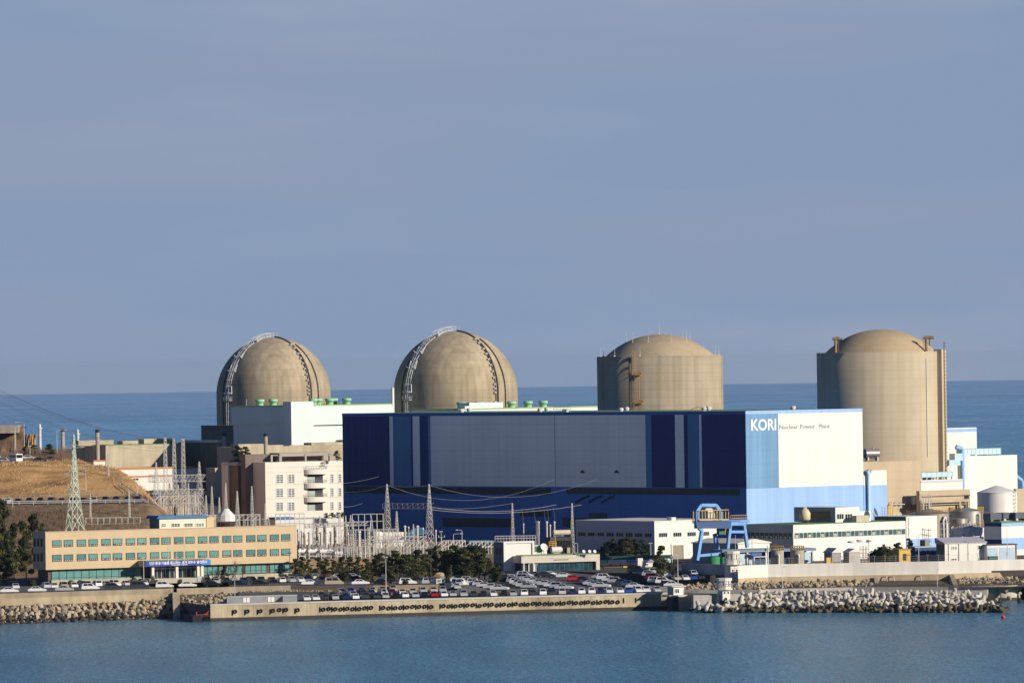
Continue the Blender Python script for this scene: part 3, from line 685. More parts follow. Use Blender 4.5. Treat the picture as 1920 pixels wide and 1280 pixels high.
def f_slope(u, v): return (lerp(-152, -84, u), lerp(1985, 2150, v), lerp(8, 21.5, sm(0, .72, v)) + .4 * noise.noise(Vector((u * 20, v * 30, 2))))
o = MB(); ys_ = fr(0, 1, .05); vs = [f_slope(u, v) for v in ys_ for u in ys_]; k = len(ys_)
o.add(vs, [(j * k + i, j * k + i + 1, (j + 1) * k + i + 1, (j + 1) * k + i) for j in range(k - 1) for i in range(k - 1)], 0, True)
tag(o.build('yard_slope', M('dark gravel slope', (.13, .115, .095), 1, .35, .2, dark=(.05, .045, .04), darkamt=.6)), kind='structure')
# ---------------------------------------------------------------- blocks round the sandy reactor
def bands_y(t, spec, x0=0, x1=None, y=0., name='paint_band'):
    for pxa, pa, pb, mt in spec:
        z1, z0 = t.fy(pxa, pa, y)[1], t.fy(pxa, pb, y)[1]; MB().box(x0, (t.W if x1 is None else x1), y - .08, y - .01, max(0, z0), z1).build(name, mt, t)
SAND = M('sandy concrete', (.53, .435, .30), .95, .08, .12, .08, lift=.04, dark=(.36, .27, .16), darkamt=.35)
ax = simple_block('concrete_annex', 'plain sandy concrete annex with a steel tank on its roof beside the lettered hall', 'plant building', 1600, 866, 1962, 6.5, 40, 1727.5, 1590, SAND)
MB().box(.2, ax.W - .2, -.35, -.02, 0, ax.fy(1700, 960)[1]).build('lower_wall', M('sandy concrete low', (.57, .47, .33), .95, .08, .2, .08), ax)
f = MB()
for k in range(4): x, z = ax.fy(1668 + k * 9.3, 943); f.tube((x - .5, -.6, z - .6), (x + .5, -.6, z - .6), .08); f.tube((x - .5, -.6, z - .6), (x, -.6, z + .6), .08); f.tube((x + .5, -.6, z - .6), (x, -.6, z + .6), .08)
x0, z = ax.fy(1664, 945.5); f.box(x0, ax.W + 1, -.9, -.36, z - .15, z + .1); f.build('pipe_rack', GREYM, ax)
x, z = ax.fy(1715, 938); f = MB(); f.prism_ax([(x - 2.2, z - 1.2), (x + 1, z - 1.2), (x + 2.4, z + 1), (x - 2.2, z + 1.2)], -2.5, -.36); f.build('exhaust_hood', GREYM, ax)
x, z = ax.fy(1668, 955); MB().box(x - 1, x + 1, -.5, -.36, z - 1.4, z + 1.4).build('door', YELLOW, ax)
p = V(1634, 856, 1985); t = T('roof_tank', 'grey horizontal steel tank resting on the sandy annex roof', 'tank', (p.x, p.y, 6.5 + ax.h), 20)
f = MB(); f.tube((-2.2, 0, 2.2), (2.2, 0, 2.2), 1.5, 1.5, 20); f.tube((2.2, 0, 2.2), (2.7, 0, 2.2), 1.5, .9, 20); f.tube((-2.7, 0, 2.2), (-2.2, 0, 2.2), .9, 1.5, 20); f.tube((.5, 0, 3.5), (.5, 0, 4), .4, .4, 10); f.build('vessel', M('tank steel', (.42, .38, .36), .4, .1, .5, metal=.6), t)
for x in (-1.7, 1.5): MB().box(x, x + .5, -1, 1, 0, 1.1).build('saddle', GREYM, t)
w1 = simple_block('side_building', 'narrow cream and blue building with a pale downpipe beside the lettered hall', 'plant building', 1619, 882, 1957, 6.5, 40, 1662.5, 1614, HCREAM)
bands_y(w1, ((1640, 909, 990, LB1),))
f = MB(); x, z = w1.fy(1625, 885); z0 = w1.fy(1625, 957)[1]; f.tube((x, -.7, z0), (x, -.7, z - 1), .5, .5, 10); f.tube((x, -.7, z - 1), (x - .6, -.7, z + .6), .45, .8, 10); f.tube((x, -.7, z - 1), (x + 1.4, -.7, z + .4), .35, .5, 8); f.build('downpipe', DUCT, w1)
w2 = simple_block('cooling_building', 'cream windowless block with blue roof edge behind the sandy reactor, facing the sea', 'plant building', 1745, 803, 2080, 6.5, 40, 1831, 1730, HCREAM)
bands_y(w2, ((1800, 803.4, 809.5, LB1),))
w3 = simple_block('cooling_building', 'large cream windowless block with pale blue ducts laid across its roof', 'plant building', 1806, 855, 2008, 6.5, 40, 1907, 1795, HCREAM)
f = MB(); x0, z0 = w3.fy(1806, 853, 3); x1, z1 = w3.fy(1876, 844, 3); f.box(x0, x1, 3, 6, w3.h + .3, w3.h + 2.2); [f.box(lerp(x0, x1, k / 9), lerp(x0, x1, k / 9) + .12, 2.9, 6.1, w3.h + .25, w3.h + 2.3) for k in range(10)]
[f.box(lerp(x0, x1, k / 3), lerp(x0, x1, k / 3) + .3, 3.5, 5.5, w3.h, w3.h + .3) for k in range(4)]; f.build('roof_duct', DUCT, w3)
f = MB(); x, z = w3.fy(1804, 841, -1.2); zb_ = w3.fy(1804, 915, -1.2)[1]; f.tube((x, -1.2, zb_), (x, -1.2, z), .75, .75, 12); f.tube((x, -1.2, z), (x - 2, -.5, z + .6), .75, .8, 12); f.build('riser_duct', LBLUE, w3)
f = MB(); a, z = w3.fy(1786, 850, -1.5); b_, z2 = w3.fy(1801, 863, -1.5); f.box(a, b_, -2.5, 0, z2, z); a, z = w3.fy(1775, 862, -1.6); b_, z2 = w3.fy(1796, 872, -1.6); f.box(a, b_, -2.8, -.1, z2, z); f.build('intake_duct', DUCT, w3)
f = MB(); x, z = w3.fy(1906, 892); f.tube((w3.W, 1, z), (w3.W + 2, 0, z - 1.6), .7, .7, 10); f.tube((w3.W + 2, 0, z - 1.6), (w3.W + 2.6, 0, z - 6), .7, .7, 10); f.build('outlet_pipe', LBLUE, w3)
w4 = simple_block('duct_building', 'low white strip building carrying a row of pale blue ducts before the sandy reactor', 'plant building', 1726, 900, 1980, 6.5, 40, 1805, 1720, WHITE)
bands_y(w4, ((1760, 900.2, 904, M('lilac roof edge', (.55, .55, .60), .7, .05)),))
f = MB(); x0, x1 = w4.fy(1728, 890, 2)[0], w4.fy(1790, 890, 2)[0]; f.box(x0, x1, 2, 4.5, w4.h + .8, w4.h + 2.3)
for k in range(7): f.box(lerp(x0, x1, k / 6.5), lerp(x0, x1, k / 6.5) + .15, 1.9, 4.6, w4.h + .7, w4.h + 2.4); f.box(lerp(x0, x1, k / 6.5) + .1, lerp(x0, x1, k / 6.5) + .4, 2.2, 2.6, w4.h, w4.h + .7)
f.build('roof_duct', DUCT, w4)
w5 = simple_block('concrete_gallery', 'sandy concrete gallery with a long pipe beam and pillars behind the metal tanks', 'plant building', 1724, 920, 1972, 6.5, 40, 1819, 1718, SAND)
f = MB(); x0, z = w5.fy(1728, 938, -1.5); x1 = w5.fy(1817, 938, -1.5)[0]; z2 = w5.fy(1728, 943, -1.5)[1]; f.box(x0, x1, -1.5, -.6, z2, z); f.box(x0, x1, -1.2, -.02, z2 - .7, z2 - .5)
for px in (1731, 1742, 1800, 1816): x = w5.fy(px, 940, -1.3)[0]; f.box(x - .35, x + .35, -1.4, -.7, 0, z2)
f.build('pipe_beam', CONC2, w5)
f = MB(); x, z = w5.fy(1812, 931); f.box(x - 1, x + 1, -.08, -.01, z - .6, z + .6); x0_, z_ = w5.fy(1728, 930.5); f.box(x0_, w5.W, -.06, -.01, z_ - .25, z_); f.build('shadow_joint', DARK, w5)

STEEL = M('tank cladding steel', (.46, .43, .38), .42, .12, .3, .10, metal=.55)
WTANK = M('white tank paint', (.82, .80, .75), .6, .06, .2, .08)
def tank(label, pxl, pxr, ptop, Y, zb, mat, roof=.12, n=40, name='storage_tank', roofmat=None):
    pc = (pxl + pxr) / 2; r = (pxr - pxl) / 2 * Y / FPX; o, hh = corner(pc, ptop, Y, zb); t = T(name, label, 'tank', o); t.R = r; t.hh = hh
    f = MB(); f.lathe([(r, 0), (r, hh)], n); f.lathe([(r * 1.015, hh - .25), (r * 1.015, hh)], n); f.build('shell', mat, t)
    MB().lathe([(r * 1.015, hh), (r * .1, hh + r * roof * 2), (0, hh + r * roof * 2)], n).build('roof', roofmat or mat, t); return t
def ring_rail(t, r, z, a0=0, a1=360, mat=None, n=18, name='railing'):
    f = MB(); pts = [Vector((r * sin(rad(lerp(a0, a1, i / n))), -r * cos(rad(lerp(a0, a1, i / n))), z)) for i in range(n + 1)]
    rail(f, pts, 1.1, .07, 9, 0); f.build(name, mat or YELLOW, t)
def wall_pipe(t, a, z0, z1, r=.16, mat=None, off=.5):
    o_ = az(a); f = MB(); p = o_ * (t.R + off); f.tube(p + Vector((0, 0, z0)), p + Vector((0, 0, z1)), r, r, 8); f.tube(p + Vector((0, 0, z1)), o_ * t.R * .98 + Vector((0, 0, z1)), r, r, 8); f.build('pipe', mat or WHITE, t)
tk = tank('largest white storage tank with a caged ladder, beside cream blocks at the plant edge', 1832, 1907, 922, 1890, 6.5, WTANK, .16)
f = MB(); p = az(52) * (tk.R + .3); ladder(f, p, az(52), 4, tk.hh + 1, .9, .07); f.build('ladder', M('pale yellow steel', (.62, .52, .33), .7, .1), tk)
tk = tank('wide silver steel tank with yellow platform behind the small white tank', 1779, 1844, 957.5, 1850, 6.5, STEEL, .10, roofmat=M('green grey tank roof', (.25, .29, .25), .7, .15))
ring_rail(tk, tk.R, tk.hh, 40, 130); ring_rail(tk, tk.R, tk.hh, -120, -20); f = MB(); platform(f, az(-35) * tk.R, az(-35), tk.hh - 3.2, 2.4, 1.6); f.build('platform', YELLOW, tk)
wall_pipe(tk, 40, 2, tk.hh - 1, .2); wall_pipe(tk, 34, 2, tk.hh - 1, .15, DARK)
f = MB(); p0 = az(5) * (tk.R + .3); p1 = az(35) * (tk.R + .3); f.tube(p0 + Vector((0, 0, tk.hh - 3)), p1 + Vector((0, 0, tk.hh - 8)), .25); f.build('stair', GREYM, tk)
tk = tank('tall silver tank with a bent white pipe behind the cream stair block', 1700, 1785, 962, 1872, 6.5, M('tank cladding brown steel', (.36, .31, .26), .5, .2, .3, .2, metal=.3), .10, roofmat=M('grey tank roof', (.26, .28, .25), .7, .15))
ring_rail(tk, tk.R, tk.hh, -100, 60, ORL); f = MB(); p = az(30) * (tk.R + .6); q = az(40) * (tk.R + .6)
f.path([p + Vector((0, 0, 0)), p + Vector((0, 0, tk.hh - 2)), p.lerp(q, .5) + Vector((0, 0, tk.hh - .8)), q + Vector((0, 0, tk.hh - 2)), q], .35, 8); f.build('pipe', WHITE, tk)
tk = tank('small silver tank tucked between the white tank and the wide silver tank', 1783, 1814, 972, 1832, 6.5, STEEL, .05)
tk = tank('white conical-roofed tank with rust streaks and outside pipes', 1786, 1845, 989, 1815, 6.5, M('white tank rusting', (.74, .73, .72), .6, .06, .3, .08, dark=(.45, .24, .12), darkamt=.25), .16)
ring_rail(tk, tk.R * 1.0, tk.hh + .2, -95, 95, ORL); wall_pipe(tk, -25, 0, tk.hh - 1.8, .28, None, .7); wall_pipe(tk, 12, 0, tk.hh - 1.4, .28, None, .7); wall_pipe(tk, 80, 0, tk.hh + .6, .2); wall_pipe(tk, -75, 0, tk.hh + .4, .15)
f = MB(); zz = tk.hh * .62; f.lathe([(tk.R + .12, zz), (tk.R + .12, zz + .25)], 40); f.build('hoop', GREYM, tk)
# box building at the right edge
bx = simple_block('store_building', 'cream and blue store with a navy shaded end, its green roof carrying cooling units', 'plant building', 1877.5, 980.5, 1790, 6.5, 40, 1960, 1845.5, HCREAM, cap=ROOFG)
bands_y(bx, ((1890, 980.5, 986, LB1), (1890, 1008, 1030, LB1)))
for pa, pb in ((980.5, 986.5), (1011, 1030)):
    z1, z0 = bx.fx(1877, pa)[1], bx.fx(1877, pb)[1]; MB().box(-.08, -.01, -.07, bx.L, z0, z1).build('paint_band', NAVY, bx)
for px, d in ((1868, 5), (1892, 8), (1915, 6)):
    x, z = bx.fy(px, 978, d); f = MB(); f.box(x - 2.2, x + 2.2, d, d + 3, bx.h + .9, bx.h + 2.6); [f.box(x - 2 + k * 3.6, x - 1.7 + k * 3.6, d + .2, d + 2.8, bx.h + .35, bx.h + .9) for k in range(2)]; f.build('cooling_unit', M('dark cooling unit', (.10, .12, .15), .6, .2), bx)
t = simple_block('sandy_store', 'sandy concrete block beyond the largest white tank at the plant edge', 'plant building', 1905, 916, 1900, 6.5, 40, 1960, 1900, SAND)

# ---------------------------------------------------------------- laboratory building
LW = M('laboratory white wall', (.80, .78, .715), .75, .04, .1, .05)
LS = M('laboratory shade wall', (.40, .42, .42), .75, .06, .2, .05)  # darker copy of the white wall for sides turned from the sun
lab = B('laboratory_building', 'long two storey white laboratory with a ribbon window, flat roof and stair penthouse', 'plant building', 1487.5, 984, 1765, 6.5, 40)
lab.W = lab.fy(1698, 977)[0]; lab.L = lab.fx(1398, 984)[0]
MB().box(0, lab.W, 0, lab.L, 0, lab.h).build('wall', LW, lab)
MB().box(.3, lab.W - .3, .3, lab.L - .3, lab.h + .003, lab.h + .12).build('roof', ROOFG, lab)
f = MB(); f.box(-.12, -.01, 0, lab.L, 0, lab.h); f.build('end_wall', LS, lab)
RG = M('ribbon window glass', (.07, .13, .13), .18, .5, .6, spec=.6)
z1 = lab.fy(1487.5, 999)[1]; z0 = lab.fy(1487.5, 1009)[1]
r = MB(); r.box(.3, lab.W - .2, -.05, -.005, z0, z1); o = r.build('ribbon_window', RG, lab)
f = MB(); n = 26
for i in range(n + 1): x = lerp(.35, lab.W - .25, i / n); f.box(x - .06, x + .06, -.11, -.05, z0, z1)
f.box(.3, lab.W - .2, -.11, -.051, z0 - .12, z0); f.build('mullion', WHITE, o)
f = MB()
for i in range(n):
    if i % 3 == 0: x = lerp(.35, lab.W - .25, (i + .2) / n); f.box(x, x + 1.0, -.08, -.051, z0 + .15, z0 + .95)
f.build('opening_sash', M('pale blind', (.45, .47, .42), .6, .2), o)
z1x, z0x = lab.fx(1487, 999)[1], lab.fx(1487, 1010)[1]
r = MB().box(-.16, -.121, .1, lab.L, z0x, z1x).build('ribbon_window', M('olive ribbon glass', (.06, .068, .055), .25, .4), lab)
f = MB()
for i in range(11): y = lerp(.2, lab.L - .2, i / 10); f.box(-.22, -.161, y - .07, y + .07, z0x, z1x); f.box(-.20, -.161, y + .6, y + 1.4, z0x + .1, z0x + .7)
f.build('mullion', GREYM, r)
# penthouse
P = lab.fy(1567, 985, 6); px_ = P[0]; zt_ = lab.fy(1567, 951, 6)[1]; x1 = lab.fy(1611, 951, 6)[0]; x2 = lab.fy(1635, 960, 6)[0]
L2 = None
d = ray(1490, 952); 
f = MB(); f.box(px_, x1, 6, 23, lab.h + .12, zt_); f.build('penthouse', LW, lab)
MB().box(px_ - .1, px_ - .01, 6, 23, lab.h + .12, zt_).build('penthouse_side', LS, lab)
MB().box(x1 + .01, x2, 6.5, 14, lab.h + .12, lab.fy(1611, 958, 6)[1]).build('penthouse', LW, lab)
for a, b_ in ((1568.5, 1582), (1584, 1598)): u0, zz1 = lab.fy(a, 962.5, 6); u1, zz0 = lab.fy(b_, 973, 6); window_y(lab, u0, u1, zz0, zz1, GLASS, WHITE, 6, nv=3)
MB().box(px_ - .14, px_ - .101, 8, 17, lab.h + .6, lab.h + 3.2).build('penthouse_glazing', GLASS, lab)
P0 = V(1509, 975, 1778); q = P0 - lab.o; cx, cy_ = q.dot(lab.ux), q.dot(lab.uy)
f = MB(); f.lathe([(1.2, .9), (1.55, 1.1), (1.6, 2.8), (1.0, 3.9), (.6, 4.0), (.6, 4.5), (0, 4.5)], 24, (cx, cy_, lab.h + .1)); o = f.build('cooling_tower', M('cream cooling tower', (.66, .57, .38), .6, .1), lab)
f = MB(); [f.tube((cx + 1.3 * cos(k * pi / 2), cy_ + 1.3 * sin(k * pi / 2), lab.h + .1), (cx + 1.3 * cos(k * pi / 2), cy_ + 1.3 * sin(k * pi / 2), lab.h + 1.1), .12) for k in range(4)]; f.build('tower_frame', RUST, o)
f = MB(); x, z = lab.fy(1617, 973, 3); f.box(x - 3.2, x + 1.6, 2, 4, lab.h + .12, lab.h + 1.9); f.build('roof_unit', M('beige unit', (.52, .47, .37), .7, .15), lab)
x, z = lab.fy(1640, 968, 4); f = MB(); f.lathe([(0, 0), (.8, .12), (1.3, .45)], 18); o = f.build('satellite_dish', GREYW, lab, (x, 4, lab.h + 2.6), (rad(70), 0, rad(60))); f = MB(); f.tube((x, 4.3, lab.h), (x, 4.3, lab.h + 2.5), .12); f.build('dish_mast', GREYM, lab)
# taller plain block at its end
lb = simple_block('stair_block', 'plain cream windowless block at the end of the white laboratory', 'plant building', 1699, 968, lab.w(lab.W, 0).y + .3, 6.5, 40, 1757, 1640, LW)
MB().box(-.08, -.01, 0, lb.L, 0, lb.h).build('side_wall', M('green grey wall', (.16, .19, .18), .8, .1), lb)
bands_y(lb, ((1730, 1009, 1040, LB1),))
f = MB(); x, z = lb.fy(1703, 970); f.tube((x, -.2, 6), (x, -.2, z), .08); f.build('downpipe', GREYM, lb)

# ---------------------------------------------------------------- white warehouse with the gate in front
wh = B('warehouse', 'white workshop with small dark windows, roller door and a shaded long side', 'plant building', 1227, 979, 1800, 6.5, 40)
wh.W = wh.fy(1345, 976)[0]; wh.L = wh.fx(1079.5, 979.5)[0]
MB().box(0, wh.W, 0, wh.L, 0, wh.h).build('wall', LW, wh)
f = MB(); f.box(-.1, -.01, -.05, wh.L, 0, wh.h + .02); f.build('long_wall', M('shade lilac wall', (.50, .51, .58), .75, .06, .1, .06), wh)  # white workshop's side away from the sun, bluish shade painted in
MB().box(-.15, wh.W, -.1, wh.L, wh.h + .021, wh.h + .4).build('roof', M('white membrane', (.75, .72, .66), .8, .08, .2), wh)
for k in range(8):
    pxa = 1084.5 + k * 17.75; y1, z1 = wh.fx(pxa, 996.8 + k * .3, -.1); y0, z0 = wh.fx(pxa + 13.5, 1004.5 + k * .3, -.1); window_x(wh, y0, y1, z0, z1, DARK, GREYM, -.1, nv=3, fr=.07)
for a, b_ in ((1235, 1251), (1262, 1277.5), (1288.5, 1304.5), (1316, 1329.5)):
    x0, z1 = wh.fy(a, 998.5 - (a - 1235) * .03); x1, z0 = wh.fy(b_, 1006 - (a - 1235) * .03); window_y(wh, x0, x1, z0, z1, GLASS, GREYM, nv=4, fr=.1)
x0, z1 = wh.fy(1260, 1022); x1, z0 = wh.fy(1280.5, 1045); o = MB().box(x0, x1, -.12, -.01, 0, z1).build('roller_door', M('taupe roller door', (.30, .27, .20), .7, .1, .5), wh)
f = MB(); f.box(x0 - .4, x0, -.3, -.01, 0, z1 + .4); f.box(x1, x1 + .4, -.3, -.01, 0, z1 + .4); f.box(x0, x1, -.3, -.01, z1, z1 + .4); f.build('door_frame', WHITE, o)
f = MB(); y, z = wh.fx(1272, 977); x, _ = wh.fy(1272, 975); f.box(x - .8, x + .8, 2, 4, wh.h + .4, wh.h + 1.2); f.build('roof_vent', WHITE, wh)
# low shed in front of it, under the crane
ls = B('low_shed', 'low white shed with pitched roof and grey shaded front under the blue crane', 'shed', 1384, 1019.5, 1752, 6.5, 40)
ls.W = ls.fy(1443, 1016)[0]; ls.L = ls.fx(1299, 1018)[0]
MB().box(0, ls.W, 0, ls.L, 0, ls.h).build('wall', LW, ls)
MB().box(-.08, -.01, 0, ls.L, 0, ls.h - .1).build('shaded_wall', M('shade grey wall', (.42, .42, .45), .8, .08), ls)  # shed front in shade: the grey is painted over the white wall
f = MB(); f.prism_ax([(-.5, ls.h + .004), (ls.W + .4, ls.h + .004), (ls.W + .4, ls.h + .25), (ls.W / 2, ls.h + 1.3), (-.5, ls.h + .25)], -.3, ls.L + .3, 'y'); f.build('roof', M('cream roof', (.72, .69, .60), .8, .06), ls)
y1, z1 = ls.fx(1360, 1026, -.1); y0, z0 = ls.fx(1385, 1034, -.1); window_x(ls, max(y0, .5), y1, z0, z1, DARK, GREYM, -.08, nv=3)
MB().box(-.12, -.081, .5, 2.5, .2, 3).build('door', BLUE, ls)
# ---------------------------------------------------------------- hill with dry winter grass behind the offices
def hill_mat():
    mt = bpy.data.materials.new('dry winter grass'); mt.use_nodes = True; nt = mt.node_tree; N, L = nt.nodes, nt.links; b = N['Principled BSDF']; b.inputs['Roughness'].default_value = 1; b.inputs['Specular IOR Level'].default_value = .05
    tc = N.new('ShaderNodeTexCoord')
    def nz(sc, det=5):
        mp = N.new('ShaderNodeMapping'); mp.inputs['Scale'].default_value = sc; L.new(tc.outputs['Object'], mp.inputs[0]); n = N.new('ShaderNodeTexNoise'); n.inputs['Scale'].default_value = 1; n.inputs['Detail'].default_value = det; L.new(mp.outputs[0], n.inputs['Vector']); return n.outputs['Fac']
    cr = N.new('ShaderNodeValToRGB'); e = cr.color_ramp.elements; L.new(nz((.10, .10, .5), 8), cr.inputs[0])
    e[0].position = .34; e[0].color = (.33, .20, .095, 1); e[1].position = .75; e[1].color = (.72, .47, .22, 1); x = e.new(.52); x.color = (.62, .37, .15, 1)
    # grey brown scrub away from the mown bank
    at = N.new('ShaderNodeAttribute'); at.attribute_name = 'scrub'; mx = N.new('ShaderNodeMix'); mx.data_type = 'RGBA'
    c2 = N.new('ShaderNodeValToRGB'); e = c2.color_ramp.elements; L.new(nz((.35, .35, .35), 6), c2.inputs[0]); e[0].position = .3; e[0].color = (.10, .078, .055, 1); e[1].position = .75; e[1].color = (.36, .265, .165, 1)
    L.new(at.outputs['Fac'], mx.inputs[0]); L.new(cr.outputs[0], mx.inputs[6]); L.new(c2.outputs[0], mx.inputs[7]); L.new(mx.outputs[2], b.inputs['Base Color'])
    bp = N.new('ShaderNodeBump'); bp.inputs['Strength'].default_value = .6; bp.inputs['Distance'].default_value = .5; L.new(nz((.9, .9, .9), 6), bp.inputs['Height']); L.new(bp.outputs[0], b.inputs['Normal']); return mt
def hill_z(x, y):
    """terraces: bank behind the offices, strip with parked cars, grassy knoll, top road"""
    prof = [(1700, 6.6), (1722, 8), (1770, 15), (1812, 23.6), (1820, 24.4), (1842, 24.6), (1850, 25.5), (1888, 33.6), (1985, 35.2), (2080, 35.5), (2200, 33), (2260, 6)]
    z = prof[0][1] if y < prof[0][0] else prof[-1][1]
    for (a, za), (b, zb_) in zip(prof, prof[1:]):
        if a <= y <= b: z = lerp(za, zb_, (y - a) / (b - a))
    xe = lerp(lerp(-96, -129, sm(1820, 1985, y)), -152, sm(1985, 2070, y)) if y > 1820 else lerp(-92, -96, sm(1720, 1820, y))
    w = 1 - sm(xe - 9, xe + 13, x)
    z = 6.6 + (z - 6.6) * w
    if 1850 < y < 2000: z += w * (1.6 * noise.noise(Vector((x * .03, y * .025, 3))) + .35 * noise.noise(Vector((x * .15, y * .12, 7))))
    elif y < 1812: z += w * .5 * noise.noise(Vector((x * .1, y * .1, 1)))
    return z
hm_ = grid('hill', lambda x, y: (x, y, hill_z(x, y)), fr(-235, -70, 2.2), fr(1702, 2262, 3.5), hill_mat(), True)
tag(hm_, kind='structure')
at = hm_.data.attributes.new('scrub', 'FLOAT', 'POINT')
for i, v in enumerate(hm_.data.vertices):
    y = v.co.y; s_ = 0.
    if y < 1846: s_ = .85
    elif y > 1975: s_ = sm(1975, 1990, y)
    s_ = max(s_, .0); at.data[i].value = min(1, s_ + .25 * max(0, noise.noise(v.co * .05)))
f_str = lambda u, v: (u, v, hill_z(u, v) + .05)
tag(grid('hill_parking', f_str, fr(-190, -103, 3), fr(1821, 1841, 4), ASPH), kind='structure')
tag(grid('hill_road', f_str, fr(-230, -140, 3), fr(1990, 2008, 6), M('pale road', (.16, .15, .14), .95, .2, .2)), kind='structure')
# bare rocky cliff on the skyline
def rocky(name, label, cat, px0, px1, pyt, Y, depth, mat, zb, seed=0, top=None):
    p0, p1 = V(px0, pyt, Y), V(px1, pyt, Y); t = T(name, label, cat, ((p0.x + p1.x) / 2, Y, zb)); w_ = (p1.x - p0.x) / 2; hh = p0.z - zb
    mb = MB(); vs, fs = [], []; nx, nz_ = 26, 9
    for j in range(nz_ + 1):
        for i in range(nx + 1):
            u, v = i / nx * 2 - 1, j / nz_; n = noise.noise(Vector((u * 5 + seed, v * 4, seed))) 
            vs.append((u * w_ * (1.06 - .1 * v), -depth * (1 - v) ** .8 * (1 - .5 * u * u) + n * 2.2 * (1 - v * .4), hh * v - (1.2 * abs(noise.noise(Vector((u * 7, seed, 2)))) if j == nz_ else 0)))
    for j in range(nz_):
        for i in range(nx): a = j * (nx + 1) + i; fs.append((a, a + 1, a + nx + 2, a + nx + 1))
    k0 = nz_ * (nx + 1); vs += [(vs[k0 + i][0], depth * .8, vs[k0 + i][2] * .95) for i in range(nx + 1)]; kb = len(vs) - nx - 1
    for i in range(nx): fs.append((k0 + i, k0 + i + 1, kb + i + 1, kb + i))
    mb.add(vs, fs); o = mb.build('rock_face', mat, t); return t
CLIFF = M('brown cliff', (.22, .135, .075), 1, .3, .25, .25, dark=(.05, .04, .03), darkamt=.7)
rk = rocky('cliff', 'bare brown cliff stub topped by pale concrete on the hill skyline', 'cliff', -70, 47, 800, 2090, 16, CLIFF, 33, 2)
x0 = V(-60, 798, 2080).x - rk.o.x; x1 = V(33, 798, 2080).x - rk.o.x; z1 = V(0, 797, 2080).z - 33; z0 = V(0, 812, 2080).z - 33
MB().box(x0, x1, -10, 4, z0, z1).build('concrete_wall', M('ribbed grey concrete', (.36, .31, .26), .95, .2, .6, .35), rk)
rk2 = rocky('cliff', 'small square-cut block of yellowish rock on the hill skyline', 'cliff', 47, 69, 813, 2110, 10, M('yellow rock', (.33, .23, .12), 1, .25, .4), 33, 5)

# ---------------------------------------------------------------- quay
QWALL = M('quay concrete', (.52, .43, .28), .95, .18, .25, .30, dark=(.22, .165, .095), darkamt=.65)
QTOP = M('quay coping', (.52, .50, .46), .95, .12, .3)
qw = T('quay_wall', 'long tan concrete quay wall hung with tyres along the water', 'quay wall', QA, QANG)
f = MB(); n = 44
for i in range(n):       # bays with thin joints
    a, b_ = QEND * i / n, QEND * (i + 1) / n; f.box(a + (.025 if i else 0), b_ - .025, 0, 1.0, .75, QZ - .36)
f.box(0, QEND, .08, 1., .7, QZ - .37); f.build('wall', QWALL, qw)
MB().box(-.05, QEND, -.12, .95, QZ - .355, QZ + .05).build('coping', QTOP, qw)
f = MB(); f.box(-.1, QEND, -.25, 1.1, -.9, .2); f.box(-.1, QEND, -.13, 1., .2, .75); f.build('tide_band', CONCD, qw)
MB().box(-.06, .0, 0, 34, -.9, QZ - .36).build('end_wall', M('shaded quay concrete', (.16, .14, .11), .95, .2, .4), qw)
def tyre_mesh():
    f = MB(); n = 16; prof = [(.30, -.12), (.41, -.15), (.50, -.10), (.53, 0), (.50, .10), (.41, .15), (.30, .12), (.27, 0), (.30, -.12)]
    vs = [(r * cos(2 * pi * i / n), y, r * sin(2 * pi * i / n)) for r, y in prof for i in range(n)]; fs = []
    for j in range(len(prof) - 1):
        for i in range(n): fs.append((j * n + i, j * n + (i + 1) % n, (j + 1) * n + (i + 1) % n, (j + 1) * n + i))
    f.add(vs, fs, 0, True); return f
ty = tyre_mesh().build('tyre', BLACK); bar = MB(); bar.box(-.10, .10, -.22, 0, -.66, .66); bar.box(-.06, .06, -.28, -.22, -.6, .6); br = bar.build('fender_bar', BLACK)
tyres, bars = [], []
def px_zoom5(z): return 320 + z / 4.
lone = [(440, 1), (463.5, 1), (489.5, 1)]
def put(lst, proto, px, z):
    q = q_at(px, z); o = proto if not lst else proto.copy()
    if lst: COL.objects.link(o)
    o.location = QT(q, -.22 if proto is ty else 0, z); o.rotation_euler = (0, 0, rad(QANG)); lst.append(o); return o
for px, dx in ((436, 4.5), (459.5, 4.5), (483, 5.5), (507, 4.5), (553.5, 4.5)):
    put(bars, br, px, 1.95); put(tyres, ty, px + dx, 2.2)
put(tyres, ty, 524, 2.35); put(tyres, ty, 536.5, 2.35); put(bars, br, 531, 2.15)
px = 600.
k = 0
pat = [(0, 'b'), (7, 't'), (16, 't'), (24, 'b'), (30, 't')]
x = 600.
while x < 1160:
    put(bars, br, x, 2.15); put(tyres, ty, x + 6.3, 2.2 + random.uniform(-.15, .12))
    if random.random() < .93: put(tyres, ty, x + 16.4, 2.2 + random.uniform(-.15, .12))
    x += 22.6 + random.uniform(-.5, .5)
for px in (1169.5, 1192): put(bars, br, px, 2.4)
for i, o in enumerate(sorted(tyres, key=lambda o: o.location.x)):
    tag(o, 'black tyre fender, ' + nth(i + 1) + ' tyre from the ramp end of the quay wall', 'tyre', 'tyre fenders along the quay wall')
for i, o in enumerate(sorted(bars, key=lambda o: o.location.x)):
    tag(o, 'upright black rubber bar, ' + nth(i + 1) + ' bar from the ramp end of the quay wall', 'fender', 'rubber bars along the quay wall')
